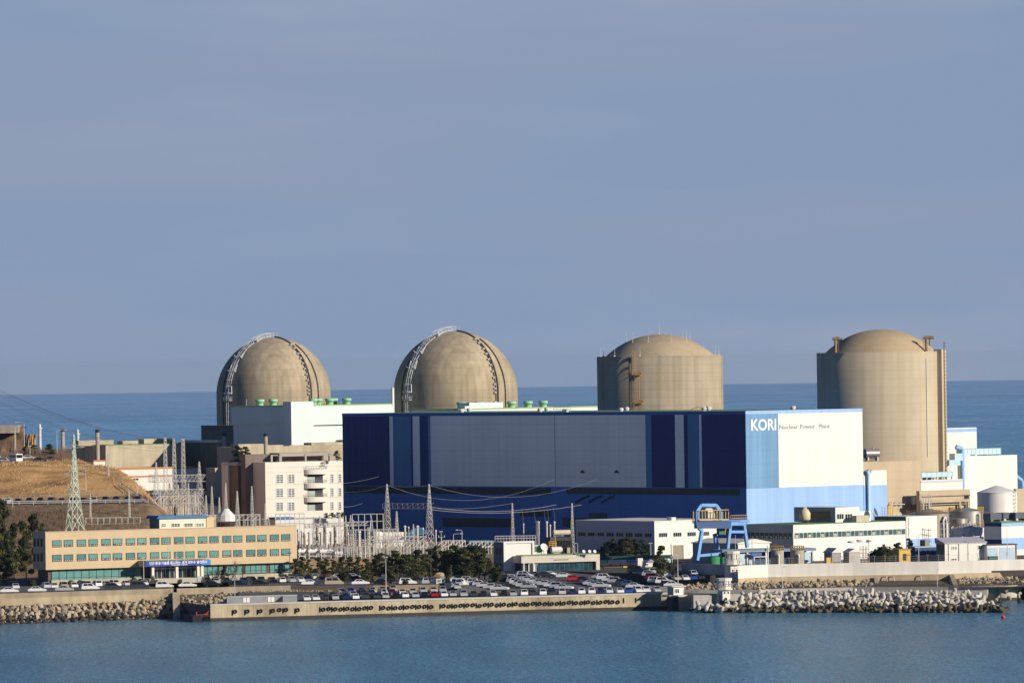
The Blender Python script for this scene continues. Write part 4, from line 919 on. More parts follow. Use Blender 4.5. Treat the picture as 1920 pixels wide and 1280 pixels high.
# grey corrugated fence, pontoon, ramp at the left end of the quay
fc = T('corrugated_fence', 'pale grey corrugated fence standing on the ramp end of the quay', 'fence', QT(q_at(428), 1.2, QZ), QANG)
L_ = q_at(560) - q_at(428); f = MB(); nn = 70
vs = []
for i in range(nn * 2 + 1): vs += [(L_ * i / (nn * 2), .12 * (i % 2), 0), (L_ * i / (nn * 2), .12 * (i % 2), 1.65)]
f.add(vs, [(2 * i, 2 * i + 2, 2 * i + 3, 2 * i + 1) for i in range(nn * 2)]); f.build('panel', M('corrugated grey', (.40, .41, .42), .7, .15, .4, .1), fc)
f = MB()
for px in (465, 511): x = q_at(px) - q_at(428); f.box(x - .9, x - .15, -.08, -.01, .2, 1.4); f.box(x, x + .75, -.08, -.01, .2, 1.4)
f.build('hatch', WHITE, fc)
f = MB(); x = q_at(531.5) - q_at(428); f.prism_ax([(x - 1.9, 0), (x, 0), (x, 1.5)], -.5, -.01); f.build('tarpaulin', DARK, fc)
MB().box(0, L_, -.05, .2, 1.65, 1.78).build('top_rail', GREYW, fc)
pn = T('pontoon', 'low black landing pontoon with tyres and red fittings off the quay end', 'pontoon', QT(-4.6, -.5, 0), QANG)
f = MB(); f.box(0, 4.3, .4, 9, -.4, 1.5); f.build('hull', M('black hull', (.015, .016, .02), .7, .3, .8), pn)
f = MB(); f.prism_ax([(3.9, 1.5), (6.2, 1.9), (7.6, 3.9), (7.2, 4.0), (5.6, 2.3), (3.9, 1.9)], 1.4, 2.2); f.build('gangway', DARK, pn)
f = MB(); f.tube((1.1, 1, 1.6), (3.3, 1, 1.6), .1, .1, 6); f.tube((1.1, 1, 1.5), (1.1, 1, 2.4), .18, .18, 8); f.tube((3.3, 1, 1.5), (4.4, 1, 2.6), .2, .2, 6); f.tube((3, 1, 1.7), (4.6, 1, 1.7), .18, .18, 6); f.build('davit', M('red paint', (.42, .05, .035), .7, .2), pn)
for x in (3.2, 3.9): o = tyre_mesh().build('tyre', BLACK, pn, (x, .2, .75), (0, 0, 0))
# ---------------------------------------------------------------- shore wall of the upper road
RWALL = M('shore wall concrete', (.43, .35, .225), .95, .16, .2, .25, dark=(.20, .15, .09), darkamt=.5)
def strip_wall(name, pts, z0, z1, th, mat, parent=None, lean=0.):
    f = MB(); vs, fs = [], []
    for p in pts: vs += [(p.x, p.y - lean, z0), (p.x, p.y, z1), (p.x, p.y + th, z1), (p.x, p.y + th, z0)]
    for i in range(len(pts) - 1):
        a = 4 * i
        for j in range(4): k = (j + 1) % 4; fs.append((a + j, a + 4 + j, a + 4 + k, a + k))
    n = len(vs); fs += [(0, 1, 2, 3), (n - 1, n - 2, n - 3, n - 4)]
    f.add(vs, fs); return f.build(name, mat, parent)
sw_ = T('shore_wall', 'rust-stained concrete shore wall above the boulders beside the office road', 'wall', (0, 0, 0))
spts = [RW[0] + Vector((-40, 2, 0)), RW[0], RW[1], RW[2]]
strip_wall('parapet', spts, 5.75, 7.0, .45, M('grey parapet concrete', (.33, .275, .19), .95, .2, .25, .2), sw_)
strip_wall('wall_face', [p + Vector((0, -.25, 0)) for p in spts], 3.6, 5.74, .9, RWALL, sw_, lean=.7)
o = strip_wall('retaining_wall', [RW[2] + Vector((.9, 0, 0)), RW[3], RW[4], RW[5], RW[6]], 5.3, 6.95, .5, M('grey retaining concrete', (.36, .30, .21), .95, .2, .25, .2)); tag(o, 'weathered retaining wall between the upper road and the quay car park', 'wall')
o = strip_wall('guard_rail', [RW[4].lerp(RW[3], .0) + Vector((0, -.5, 0)), RW[5] + Vector((0, -.5, 0)), RW[6] + Vector((0, -.5, 0))], 5.72, 5.98, .12, YELLOW); tag(o, 'yellow rail along the foot of the retaining wall beside the car park', 'railing')
st = T('shore_steps', 'narrow concrete stair running down the shore by the quay ramp', 'steps', (RW[2].x + .2, RW[2].y - .2, 0))
f = MB()
for k in range(14): f.box(-.4 + k * .09, 1.3 + k * .09, -1.4 * k - 1.4, -1.4 * k, -.5, 6.0 - k * .40)
f.build('flight', CONC2, st); f = MB(); rail(f, [Vector((-.4, -.5, 6.0)), Vector((.8, -18, .8))], 1, .05, 3); f.build('railing', GREYM, st)
x0 = V(344, 1140, 1592).x
tag(MB().prism([(RW[2].x + 3, 1597), (QT(0, 0).x + .2, 1591), (QT(0, 12).x + .2, 1601), (RW[2].x + 3.2, 1606)], -.5, 1.1).build('boat_ramp', CONCD), kind='structure')
# banks under the boulders
ROCKB = M('rock bank', (.13, .105, .075), 1, .35, .6)  # bank coloured dark so the gaps between boulders look shaded
def bank(name, fn, us, vs_, ): 
    o = grid(name, fn, us, vs_, ROCKB); tag(o, kind='structure'); return o
def f_bank(u, v):
    y1 = wall_y(u) - .7; return (u, lerp(y1 - 13, y1, v), lerp(-1.1, 4.0, v))
bank('shore_bank', f_bank, fr(RW[0].x - 40, RW[2].x + .3, 3), fr(0, 1, .2))
def f_bank2(u, v):
    y1 = wall_y(u) - .1; return (u, lerp(max(y1 - 16, 1603), y1, v), lerp(.9, 5.4, v))
bank('ramp_bank', f_bank2, fr(RW[2].x + 1.6, V(444, 1120, 1610).x, 2), fr(0, 1, .2))
def f_bank3(u, v):
    y1 = wall_y(u) + .05; q, t = toqt((u, y1)); return (u, lerp(y1 - 3.2, y1, v), lerp(QZ + 1.15, 5.75, v))
bank('wall_foot_bank', f_bank3, fr(V(444, 1120, 1610).x, RW[6].x, 2), fr(0, 1, .25))
# boulders: five shapes, then copies
BOULD = [M('boulder grey', (.33, .262, .175), 1, .3, 1.1), M('boulder tan', (.42, .335, .22), 1, .3, 1.1), M('boulder pale', (.45, .39, .30), 1, .25, 1.1), M('boulder wet', (.045, .042, .035), .8, .4, 1.2)]
def rock_mesh(seed):
    import bmesh
    bm = bmesh.new(); bmesh.ops.create_icosphere(bm, subdivisions=2, radius=1); rnd = random.Random(seed)
    pl_ = [(Vector((rnd.uniform(-1, 1), rnd.uniform(-1, 1), rnd.uniform(-1, 1))).normalized(), rnd.uniform(.38, .78)) for _ in range(12)]
    for v in bm.verts:
        for n, d in pl_:
            k = v.co.dot(n) - d
            if k > 0: v.co -= n * k
        v.co += v.co.normalized() * .08 * noise.noise(v.co * 2 + Vector((seed, 0, 0)))
    me = bpy.data.meshes.new('boulder'); bm.to_mesh(me); bm.free(); return me
RM = []
for i in range(6):
    for j in range(4):
        me = rock_mesh(i + 1); me.materials.append(BOULD[j]); RM.append(me)
boulders = []
def rock(p, s, wet=False, mats=(0, 1, 2), lst=None, name='boulder'):
    me = RM[random.randrange(6) * 4 + (3 if wet else random.choice(mats))]; o = bpy.data.objects.new(name, me); COL.objects.link(o); o.location = p
    o.rotation_euler = (random.uniform(0, 6), random.uniform(0, 6), random.uniform(0, 6)); o.scale = (s * random.uniform(.95, 1.5), s * random.uniform(.7, 1.1), s * random.uniform(.55, .9)); (boulders if lst is None else lst).append(o); return o
xs0 = V(-12, 1140, 1590).x; xs1 = RW[2].x - .2
r_ = 0
for row in range(6):
    v = .10 + row * .155; x = xs0 + random.uniform(0, 1)
    while x < xs1:
        y1 = wall_y(x) - .7; s_ = random.uniform(.8, 1.3)
        o = rock((x, lerp(y1 - 13, y1, v) + random.uniform(-.4, .4), lerp(-1.1, 4.0, v) + .2), s_, wet=(v < .36 or (v < .52 and random.random() < .3)))
        if v < .36: tag(o, 'wet black boulder in the tide line of the office shore', 'boulder', 'wet boulders along the office shore')
        else: tag(o, 'dry pale boulder on the bank below the stained shore wall', 'boulder', 'dry boulders below the shore wall')
        x += s_ * random.uniform(1.45, 1.8)
small = MB()
def small_rocks(name, n, fn, lo_, hi_, label=None):
    """loose filling stones nobody could count: one object"""
    mb = MB()
    for _ in range(n):
        p = Vector(fn(random.random(), random.random())); s_ = random.uniform(lo_, hi_); me = RM[random.randrange(6) * 4]; rot = Matrix.Rotation(random.uniform(0, 6), 3, 'Z') @ Matrix.Rotation(random.uniform(0, 6), 3, 'X')
        mb.add([p + rot @ (v.co * s_) for v in me.vertices], [tuple(f.vertices) for f in me.polygons], random.randrange(3))
    o = mb.build(name, BOULD[:3]); tag(o, kind='stuff'); return o
a_, b2 = RW[2].x + 2, V(432, 1120, 1610).x
small_rocks('ramp_stones', 170, lambda a, b: f_bank2(lerp(a_, b2, a), .12 + .85 * b), .3, .7)
small_rocks('wall_foot_stones', 260, lambda a, b: f_bank3(lerp(V(444, 1120, 1610).x, V(800, 1100, 1620).x, a), .05 + .9 * b), .15, .4)
small_rocks('shore_stones', 300, lambda a, b: (lambda p: (p[0], p[1], p[2] + .1))(f_bank(lerp(xs0, xs1, a), .2 + .8 * b)), .25, .45)

# ---------------------------------------------------------------- right-hand shore: sea wall, rock bank, breakwater, tetrapods
SWC = M('white sea wall paint', (.76, .735, .67), .85, .06, .12, .12, dark=(.50, .46, .40), darkamt=.35)
SW = [G(1384, 1084, 6.3), G(1440, 1081.3, 6.3), G(1600, 1078.2, 6.3), G(1760, 1075.5, 6.3), G(1925, 1071.2, 6.3), G(2080, 1069, 6.3)]
SWD = (SW[3] - SW[0]).normalized()
o = strip_wall('sea_wall', SW, 6.3, 9.6, .6, SWC); tag(o, 'long white-painted sea wall along the plant above the boulders', 'wall')
pts = []
for i in range(9):        # wall curving back inland, facing away from the sun
    t = i / 8; px = lerp(1383.5, 1278, t); pts.append(V(px, 1080, 1661 + 20 * t ** 1.25))
pts = [Vector((p.x, p.y, 6.3)) for p in reversed(pts)]
o = strip_wall('curved_sea_wall', pts, 4.4, 9.55, .6, M('sea wall shade tone', (.50, .48, .47), .85, .1, .15, .12)); tag(o, 'curved shaded end of the sea wall behind the car park', 'wall')  # same white wall; its shade is put into this darker colour
o = strip_wall('wall_footing', [p + Vector((0, -.6, 0)) for p in SW], 3.5, 6.28, 1.0, M('yellowish footing concrete', (.50, .41, .26), .95, .12, .2, .2), lean=.5); tag(o, 'tan concrete footing course under the white sea wall', 'wall')
def swy(x):
    for a, b in zip(SW, SW[1:]):
        if a.x <= x <= b.x: return lerp(a.y, b.y, (x - a.x) / (b.x - a.x))
    return SW[0].y if x < SW[0].x else SW[-1].y
BWZ = 4.0
bw = [G(1300, 1115, BWZ), G(1390, 1112.5, BWZ), G(1440, 1110, BWZ), G(1600, 1106.5, BWZ), G(1800, 1106, BWZ), G(1850, 1106.5, BWZ)]
def f_bank4(u, v):
    y1 = swy(u) - 1.4; return (u, lerp(y1 - 26, y1, v), lerp(BWZ - .6, 5.0, v ** 1.3))
bank('wall_bank', f_bank4, fr(G(1268, 1100, 4).x, SW[-1].x, 3), fr(0, 1, .1))
BCON = M('breakwater concrete', (.42, .40, .36), .95, .12, .2, .1)
tag(MB().prism([(bw[0].x, bw[0].y - 1), (bw[1].x, bw[1].y - 1), (bw[5].x, bw[5].y - 1), (bw[5].x + 1, bw[5].y + 8), (bw[2].x, bw[2].y + 16), (bw[0].x + 3, 1655), (bw[0].x - 1, 1655)], -1, BWZ).build('breakwater_road', BCON), kind='structure')
o = strip_wall('breakwater_parapet', [bw[1] + Vector((4, 2.2, 0)), bw[2] + Vector((0, 2.5, 0)), bw[3] + Vector((0, 3, 0)), bw[4] + Vector((0, 3, 0)), bw[5] + Vector((-.5, 3, 0))], BWZ, BWZ + .75, .5, BCON); tag(o, 'low grey parapet along the breakwater road behind the tetrapods', 'wall')
APRON = M('pale apron concrete', (.50, .46, .37), .95, .1, .2)
tag(MB().prism([(QT(QEND, 2).x, QT(QEND, 2).y), (bw[0].x + 6.5, bw[0].y - .5), (G(1310, 1088, 5).x, G(1310, 1088, 5).y), (G(1262, 1086, 5).x, G(1262, 1086, 5).y), (QT(QEND, 40).x, QT(QEND, 40).y)], -1, QZ + .02).build('quay_apron', APRON), kind='structure')
# concrete chute with walls below the sea wall and round landing
ch = T('outfall_chute', 'tan concrete outfall recess with sloping side walls below the sea wall', 'outfall', (G(1640, 1080, 6).x, swy(G(1640, 1080, 6).x), 0))
xa, xb = G(1645, 1080, 6).x - ch.o.x, G(1784, 1080, 6).x - ch.o.x
f = MB(); f.box(xa, xb, -2.4, -1.75, 2, 6.25); f.build('back_wall', M('outfall concrete', (.54, .43, .27), .95, .14, .2, .2, dark=(.33, .25, .15), darkamt=.4), ch)
f = MB(); f.prism_ax([(-2.4, 6.2), (-12, 3.4), (-12, 2), (-2.4, 2)], xa - 1.0, xa, 'x'); f.build('side_wall', CONC2, ch); f = MB(); f.prism_ax([(-2.4, 6.2), (-19, 3.4), (-19, 2), (-2.4, 2)], xb, xb + 1.2, 'x'); f.build('side_wall', CONC2, ch)
for px in (1670, 1684, 1737): 
    x = G(px, 1085, 6).x - ch.o.x; f = MB(); f.path([(x - .9, -2.5, 5.9), (x, -3.2, 5.9), (x + .2, -3.4, 5.2), (x + .2, -3.6, 2.8)], .14, 6); f.build('outfall_pipe', GREYM, ch)
ld_ = T('round_landing', 'rounded concrete landing with a railed walkway at the end of the breakwater', 'landing', (G(1835, 1098, 3.6).x, G(1835, 1098, 3.6).y, 0))
ex = G(1900, 1098, 3.6).x - ld_.o.x
pts = [(-30, 9), (-30, -1), (ex - 2, -3.0)] + [(ex - 2 + 3.5 * sin(rad(a)), .5 - 3.5 * cos(rad(a))) for a in range(10, 180, 17)] + [(ex - 4, 9)]
MB().prism(pts, .6, 3.7).build('platform', M('landing concrete', (.55, .50, .40), .95, .12, .2, .2), ld_)
MB().prism([(x * 1.0, y - .12) for x, y in pts], -1, .6).build('tide_band', CONCD, ld_)
f = MB(); [f.box(k - .05, k + .05, -3.6 - .0 + .0 * k, -3.0, .6, 3.6) for k in [ex - 4 - 1.6 * j for j in range(0, 1)]]
rail(f, [Vector((x, y, 3.7)) for x, y in pts[1:]], 1.2, .05, 1.4); f.build('railing', M('dark railing', (.12, .11, .10), .8, .2), ld_)
f = MB(); rail(f, [Vector((bw[3].x + 3, bw[3].y + 5, BWZ)), Vector((bw[5].x - 2, bw[5].y + 5, BWZ))], 1.2, .05, 1.4); o = f.build('walkway_railing', M('dark railing', (.12, .11, .10))); tag(o, 'dark walkway railing in front of the outfall recess', 'railing')
# boulders on the bank below the sea wall
nb = 0; bl2 = []
for row in range(4):
    v = .50 + row * .14; x = G(1272, 1100, 4).x
    while x < G(1925, 1090, 4).x:
        px = proj((x, 1650, 5))[0]
        s_ = random.uniform(.6, 1.0)
        if not (1632 < px < 1800): 
            p = f_bank4(x, v); o = rock((p[0], p[1] + random.uniform(-.5, .5), p[2] + .15), s_, mats=(0, 1, 1), lst=bl2)
            tag(o, 'brown boulder on the bank below the white sea wall', 'boulder', 'boulders below the white sea wall')
        x += s_ * random.uniform(2.6, 3.3)
small_rocks('wall_bank_stones', 420, lambda a, b: (lambda p: (p[0], p[1], p[2] + .05))(f_bank4(lerp(G(1272, 1100, 4).x, G(1635, 1100, 4).x, a), .45 + .55 * b)), .25, .6)
small_rocks('wall_bank_stones', 160, lambda a, b: (lambda p: (p[0], p[1], p[2] + .05))(f_bank4(lerp(G(1803, 1100, 4).x, G(1925, 1100, 4).x, a), .45 + .55 * b)), .25, .6)
bl3 = []
for k in range(24):
    x = lerp(G(1845, 1110, 2).x, G(1925, 1110, 2).x, random.random()); v = random.random(); p = (x, lerp(1628, 1655, v), lerp(-.3, 4.2, v)); o = rock(p, random.uniform(.6, 1.), wet=v < .15, lst=bl3); tag(o, 'boulder on the shore beyond the round landing', 'boulder', 'boulders beyond the round landing')
# tetrapods
def tetra_mesh():
    f = MB(); dirs = [Vector((0, 0, 1))] + [Vector((cos(a) * .943, sin(a) * .943, -.333)) for a in (0, 2 * pi / 3, 4 * pi / 3)]
    for d in dirs: f.tube((0, 0, 0), d * 1.45, .62, .40, 12); f.tube(d * 1.45, d * 1.55, .40, .30, 12)
    f.lathe([(.0, -.6), (.45, -.42), (.62, 0), (.45, .42), (0, .6)], 12); return f
TM = [tetra_mesh().mesh('tetrapod', m_) for m_ in (M('tetrapod concrete', (.52, .48, .40), .95, .16, .7), M('tetrapod pale', (.60, .56, .48), .95, .14, .7), M('tetrapod wet', (.13, .105, .06), .9, .35, 1.2, dark=(.02, .02, .015), darkamt=.8))]
tets = []
for row in range(6):
    px = 1303 + row * 4
    pend = 1838 + (5 - row) * 9 if row < 5 else 1820
    while px < pend:
        t = row / 5; end = sm(1835, 1885, px)
        lo2 = 1 - sm(1345, 1430, px); P = G(px, lerp(1146.5, 1113.5 + 8 * lo2, t), lerp(.0, 3.9 - .4 * lo2, t)); z = lerp(.0, 3.7 - 1.0 * lo2, t) - end * (t * 2.4)
        if (px < 1330 and row > 3) or (px < 1384 and row > 2): px += 12; continue
        o = bpy.data.objects.new('tetrapod', TM[2] if row == 0 or (row == 1 and random.random() < .45) else random.choice((TM[0], TM[0], TM[1]))); COL.objects.link(o)
        o.location = (P.x, P.y + random.uniform(-.6, .6), z + random.uniform(-.3, .3)); o.rotation_euler = (random.uniform(0, 6.3), random.uniform(0, 6.3), random.uniform(0, 6.3)); s_ = random.uniform(.95, 1.15); o.scale = (s_, s_, s_)
        if row == 0: tag(o, 'dark wet concrete tetrapod at the waterline of the breakwater', 'tetrapod', 'tetrapods at the waterline')
        elif row >= 4: tag(o, 'dry pale concrete tetrapod on the crest of the breakwater', 'tetrapod', 'tetrapods along the breakwater crest')
        else: tag(o, 'concrete tetrapod stacked on the seaward slope of the breakwater', 'tetrapod', 'tetrapods on the breakwater slope')
        tets.append(o); px += random.uniform(12.5, 15.5)
o = MB().prism_ax([(1586, -1.5), (1600, 1.8), (1612, 3.0), (1614, -1.2)], G(1345, 1140, 0).x, G(1872, 1140, 0).x, 'x').build('breakwater_core', M('dark core', (.05, .045, .035), 1, .3, .6)); tag(o, kind='structure')
by = T('marker_buoy', 'small round red buoy floating off the breakwater tip', 'buoy', G(1881, 1157.5, 0)); f = MB(); f.lathe([(0, -.3), (.42, -.15), (.55, .15), (.42, .45), (.12, .6), (.1, .75), (0, .75)], 16); f.build('float', M('buoy red', (.62, .07, .04), .5, .15, 1.), by)
MB().lathe([(.56, .1), (.57, .2)], 16).build('band', M('buoy band', (.3, .03, .03)), by)
# ---------------------------------------------------------------- tan office building by the shore
TAN = M('tan brick tile', (.63, .485, .295), .85, .06, .25, .06)
TANR = M('tan roof edge', (.55, .45, .33), .9, .1)
ofc = B('office_building', 'long tan three storey office building with rows of teal windows and an entrance banner', 'office building', 85, 998.2, 1655, 6.8, 28)
ofc.W = ofc.fy(556, 984.5)[0]; ofc.L = ofc.fx(61.5, 995)[0]; zb_ = ofc.fy(300, 1061.3)[1]
MB().box(0, ofc.W, 0, ofc.L, zb_, ofc.h).build('wall', TAN, ofc)
f = MB(); f.box(-.1, ofc.W + .1, -.1, .25, ofc.h + .002, ofc.h + .25); f.box(-.1, .25, .25, ofc.L, ofc.h + .002, ofc.h + .25); f.box(.3, ofc.W, .3, ofc.L, ofc.h - .0 + .003, ofc.h + .08); f.build('parapet', TANR, ofc)
MB().box(1.3, ofc.W - .8, 1.6, ofc.L, 0, zb_ - .002).build('ground_floor', M('dark stone base', (.12, .10, .085), .8, .15), ofc)
FRM = M('dark window frame', (.05, .05, .045), .6, .1); BLINDS = [TEAL, TEAL, M('teal blind pale', (.13, .32, .29), .35, .25, .9, spec=.4), M('teal blind deep', (.05, .19, .19), .3, .3, .9, spec=.5)]; SASH = M('open sash panes', (.42, .44, .42), .5, .2)
def off_window(px0, px1, py0, py1):
    x0, z1 = ofc.fy(px0, py0); x1, z0 = ofc.fy(px1, py1); f = MB(); fr_ = .14
    f.box(x0, x1, -.10, -.005, z0, z0 + fr_); f.box(x0, x1, -.10, -.005, z1 - fr_, z1); f.box(x0, x0 + fr_, -.10, -.005, z0 + fr_, z1 - fr_); f.box(x1 - fr_, x1, -.10, -.005, z0 + fr_, z1 - fr_)
    zm = lerp(z0, z1, .30); f.box(x0 + fr_, x1 - fr_, -.08, -.005, z0 + fr_, zm); o = f.build('window', FRM, ofc)
    MB().box(x0 + fr_, x1 - fr_, -.07, -.005, zm + .002, z1 - fr_ - .002).build('blind', random.choice(BLINDS), o)
    f = MB(); w_ = x1 - x0; n = 4
    for k in range(n):
        if random.random() < .85: a = x0 + fr_ + (w_ - 2 * fr_) * (k + .22) / n; f.box(a, a + w_ / n * .5, -.13, -.081, z0 + .22, zm - .12)
    f.box(x0 + fr_, x1 - fr_, -.10, -.081, z0 + .17, z0 + .215)
    f.build('sash', SASH, o)
cols = []
for k in range(13):
    c = 98 + k * 36.45 * (1 - .0006 * k); cols.append((c, c + 17.3)); cols.append((c + 21.4, c + 38.8 - .0))
cols = []
base = [98, 119.5, 143.8, 166, 190, 211.5, 236, 257.5, 281.3, 302.7, 326.4, 347.8, 371.3, 392.7, 417, 437.8, 462]
for c in base: cols.append((c, c + 17.4))
for c in (461.5, 482.7, 506.2, 527.3): pass
cols = [(98, 115.4), (119.5, 137), (144, 161.5), (166, 183.3), (190, 207.3), (211.5, 229), (236, 253.3), (257.5, 274.5), (281.3, 298.6), (302.7, 319.8), (326.4, 343.8), (347.8, 364.8), (371.3, 388.6), (392.7, 410), (417, 433.6), (437.6, 454.3), (461.7, 478.8), (482.5, 499.6), (506, 523), (527.3, 544.2)]
for a, b_ in cols:
    d_ = (a - 98) * .0262
    off_window(a, b_, 1012.3 - d_ + .0, 1024.9 - d_); off_window(a, b_, 1039.5 - d_, 1052 - d_)
f = MB()
for k in range(3):
    for py0, py1 in ((1009, 1024), (1037, 1052)):
        pa = 63.5 + k * 6.6; y1, z1 = ofc.fx(pa, py0); y0, z0 = ofc.fx(pa + 3.4, py1); window_x(ofc, max(.5, y0), y1, z0, z1, DARK, FRM)
# ground floor glazing strip
def gf(px0, px1, py0, py1, n):
    x0, z1 = ofc.fy(px0, py0, 1.6); x1, z0 = ofc.fy(px1, py1, 1.6); z1 = min(z1, zb_ - .05); f = MB()
    f.box(x0, x1, 1.45, 1.59, z0, z0 + .12); f.box(x0, x1, 1.45, 1.59, lerp(z0, z1, .28), lerp(z0, z1, .28) + .1)
    for k in range(n + 1): x = lerp(x0, x1 - .12, k / n); f.box(x, x + .12, 1.42, 1.595, z0 + .12, z1)
    o = f.build('glazing_frame', FRM, ofc); MB().box(x0, x1, 1.5, 1.6, z0 + .12, z1).build('teal_pane', TEAL, o)
gf(96, 265, 1067, 1084.5, 12); gf(379, 408, 1057.5, 1077, 3); gf(410, 455, 1057, 1075, 4); gf(459, 500, 1056, 1073.5, 4); gf(505, 543, 1055, 1072, 4)
f = MB(); x0 = ofc.fy(96, 1090, 1.2)[0]; x1 = ofc.fy(265, 1090, 1.2)[0]; f.box(x0, x1, 1.0, 1.42, 0, ofc.fy(180, 1084.8, 1.2)[1]); x2 = ofc.fy(392, 1080, 1.2)[0]; f.box(x2, ofc.W - 1, 1.0, 1.42, 0, ofc.fy(470, 1075.5, 1.2)[1]); f.build('plinth', CONC2, ofc)
# entrance with canopy, columns, stair cheek walls
cz0 = ofc.fy(330, 1060.5, -5)[1]; cz1 = ofc.fy(330, 1050.5, -5)[1]; xa = ofc.fy(273, 1056, -5)[0]; xb = ofc.fy(394.5, 1050, -5)[0]
MB().box(xa, xb, -5, -.02, cz0, cz1).build('entrance_canopy', M('canopy concrete', (.52, .44, .30), .85, .1), ofc)
MB().box(xa + .2, xb - .2, -4.8, -.1, cz1 + .003, cz1 + .15).build('canopy_roof', ROOFG, ofc)
for px in (286, 331, 371, 378.5):
    x = ofc.fy(px, 1075, -4)[0]; f = MB(); f.box(x - .35, x + .35, -4.4, -3.7, 1.2, cz0 - .003); f.build('column', OFF, ofc)
x0, x1 = ofc.fy(289, 1075, -2)[0], ofc.fy(376, 1075, -2)[0]
o = MB().box(x0, x1, -1.2, -.9, 1.2, cz0 - .003).build('entrance_glass', GLASS, ofc)
f = MB()
for k in range(12): x = lerp(x0, x1, k / 11); f.box(x - .05, x + .05, -1.3, -1.2, 1.2, cz0 - .01)
f.box(x0, x1, -1.29, -1.205, 3.6, 3.75); f.build('mullion', GREYW, o)
f = MB(); xl, xr = ofc.fy(280, 1090, -5)[0], ofc.fy(391, 1090, -5)[0]; f.box(xl, xr, -5.2, 1.0, 0, 1.2); xm = ofc.fy(334, 1090, -6)[0]; f.box(xl + 1.6, xm - .6, -6.8, -5.2, 0, .95); f.box(xm + .8, xr - .5, -6.8, -5.2, 0, .95); f.build('entrance_terrace', M('pale granite', (.50, .45, .36), .85, .1, .4, .1), ofc)
x = ofc.fy(287, 1090, -7)[0]; f = MB(); f.prism_ax([(x - 1.1, 0), (x + .9, 0), (x, 2.2)], -7.2, -6.85); f.build('dark_gable', DARK, ofc)
x = ofc.fy(376, 1087, -7)[0]; MB().box(x - .9, x + .9, -7, -6.85, .3, 1.6).build('notice_board', M('grey board', (.42, .46, .48), .6, .1), ofc)
# banner (a thing that hangs on the canopy)
BX0, BZ0 = ofc.fy(273, 1062.2, -5.15); BX1, BZ1 = ofc.fy(395, 1049.2, -5.15); BZ0 = ofc.fy(395, 1058.2, -5.15)[1]; BZ1 = ofc.fy(273, 1052.0, -5.15)[1]
bn = T('entrance_banner', 'blue banner with white lettering hanging on the office entrance canopy', 'banner', ofc.w(BX0, -5.1, BZ0), 28)
BW, BH = BX1 - BX0, BZ1 - BZ0
MB().box(0, BW * .86, -.06, 0, 0, BH).build('panel', M('banner blue', (.025, .06, .36), .6, .1, .6), bn)
MB().box(BW * .86 + .0, BW, -.06, 0, 0, BH).build('panel', M('banner light blue', (.06, .24, .62), .6, .15, .6), bn)
fit_text('인간·환경·기술을 중시하는 세계 최우수 발전회사', BW * .055, BW * .945, BH * .36, BH * .80, LETW, bn, -.09, .02)
f = MB(); f.box(BW * .40, BW * .53, -.08, -.065, BH * .14, BH * .24); f.box(BW * .55, BW * .64, -.08, -.065, BH * .14, BH * .24); f.build('underline', LETW, bn)
# roof house, water tank, dishes
rh = T('roof_house', 'cream hut with blue roof and four windows standing on the office roof', 'roof house', ofc.w(ofc.fy(299, 985, 5)[0], 5, ofc.h + .1), 28)
rw = rh.fy(386, 980)[0]; rz = rh.fy(299, 972)[1]
MB().box(0, rw, 0, 6, -1.5, rz).build('wall', M('cream hut wall', (.74, .70, .55), .8, .05, .3), rh)
f = MB(); f.prism_ax([(-1.0, rz), (rw + .5, rz), (rw + .3, rz + .55), (-.4, rz + .75)], -.6, 6.5, 'y'); f.build('roof', M('blue metal roof', (.05, .19, .42), .6, .1), rh)
for a, b_, gm in ((303, 311, DARK), (321.5, 337.5, DARK), (345, 361.5, DARK), (367, 382.5, M('green pane', (.10, .20, .12), .4, .3))):
    x0, z1 = rh.fy(a, 981 - (a - 300) * .012); x1, z0 = rh.fy(b_, 987.4 - (a - 300) * .012); window_y(rh, x0, x1, z0, z1, gm, WHITE, nv=3, nh=2, fr=.1)
MB().box(-.08, -.01, 0, 6, -1.5, rz - .01).build('side_wall', M('hut shade side', (.16, .17, .15), .8, .1), rh)  # hut's side away from the sun, shade painted as a dark sheet
st_ = MB(); a0 = rh.fy(387.5, 980, .5)[0]; a1 = rh.fy(401, 980, .5)[0]; st_.box(a0, a1, .5, 6, -1.5, rh.fy(395, 968.5, .5)[1]); st_.build('stair_head', TAN, rh)
wt = T('water_tank', 'round white water tank on a dark stand on the office roof', 'tank', ofc.w(ofc.fy(424, 985, 6)[0], 6, ofc.h + .1), 28)
r_ = 17.3 * 1640 / FPX; zt_ = V(424, 957, 1660).z - wt.o.z; MB().lathe([(r_, 1.3), (r_, zt_ * .62), (r_ * .45, zt_ * .9), (r_ * .3, zt_), (0, zt_)], 12, smooth=False).build('vessel', WHITE, wt)
MB().lathe([(r_ * .95, 0), (r_ * .95, 1.29), (0, 1.29)], 12).build('stand', M('dark stand', (.03, .03, .035), .8, .2), wt)
f = MB(); rail(f, [Vector((r_ * 1.1 * cos(a), r_ * 1.1 * sin(a), .4)) for a in [k * pi / 6 for k in range(7, 13)]], 1.0, .05, 3); f.build('railing', RUST, wt)
for px in (356, 357.5): pass
def dish(px, py, Y, z, label, s=1.):
    P_ = V(px, py, Y); t = T('satellite_dish', label, 'dish', (P_.x, P_.y, z), 0); f = MB(); f.tube((0, 0, 0), (0, 0, P_.z - z), .08 * s, .08 * s, 6); f.build('mast', GREYM, t)
    f = MB(); f.lathe([(0, 0), (.5 * s, .06 * s), (.95 * s, .3 * s)], 16); f.build('reflector', WHITE, t, (0, -.1, P_.z - z), (rad(65), 0, rad(30))); return t
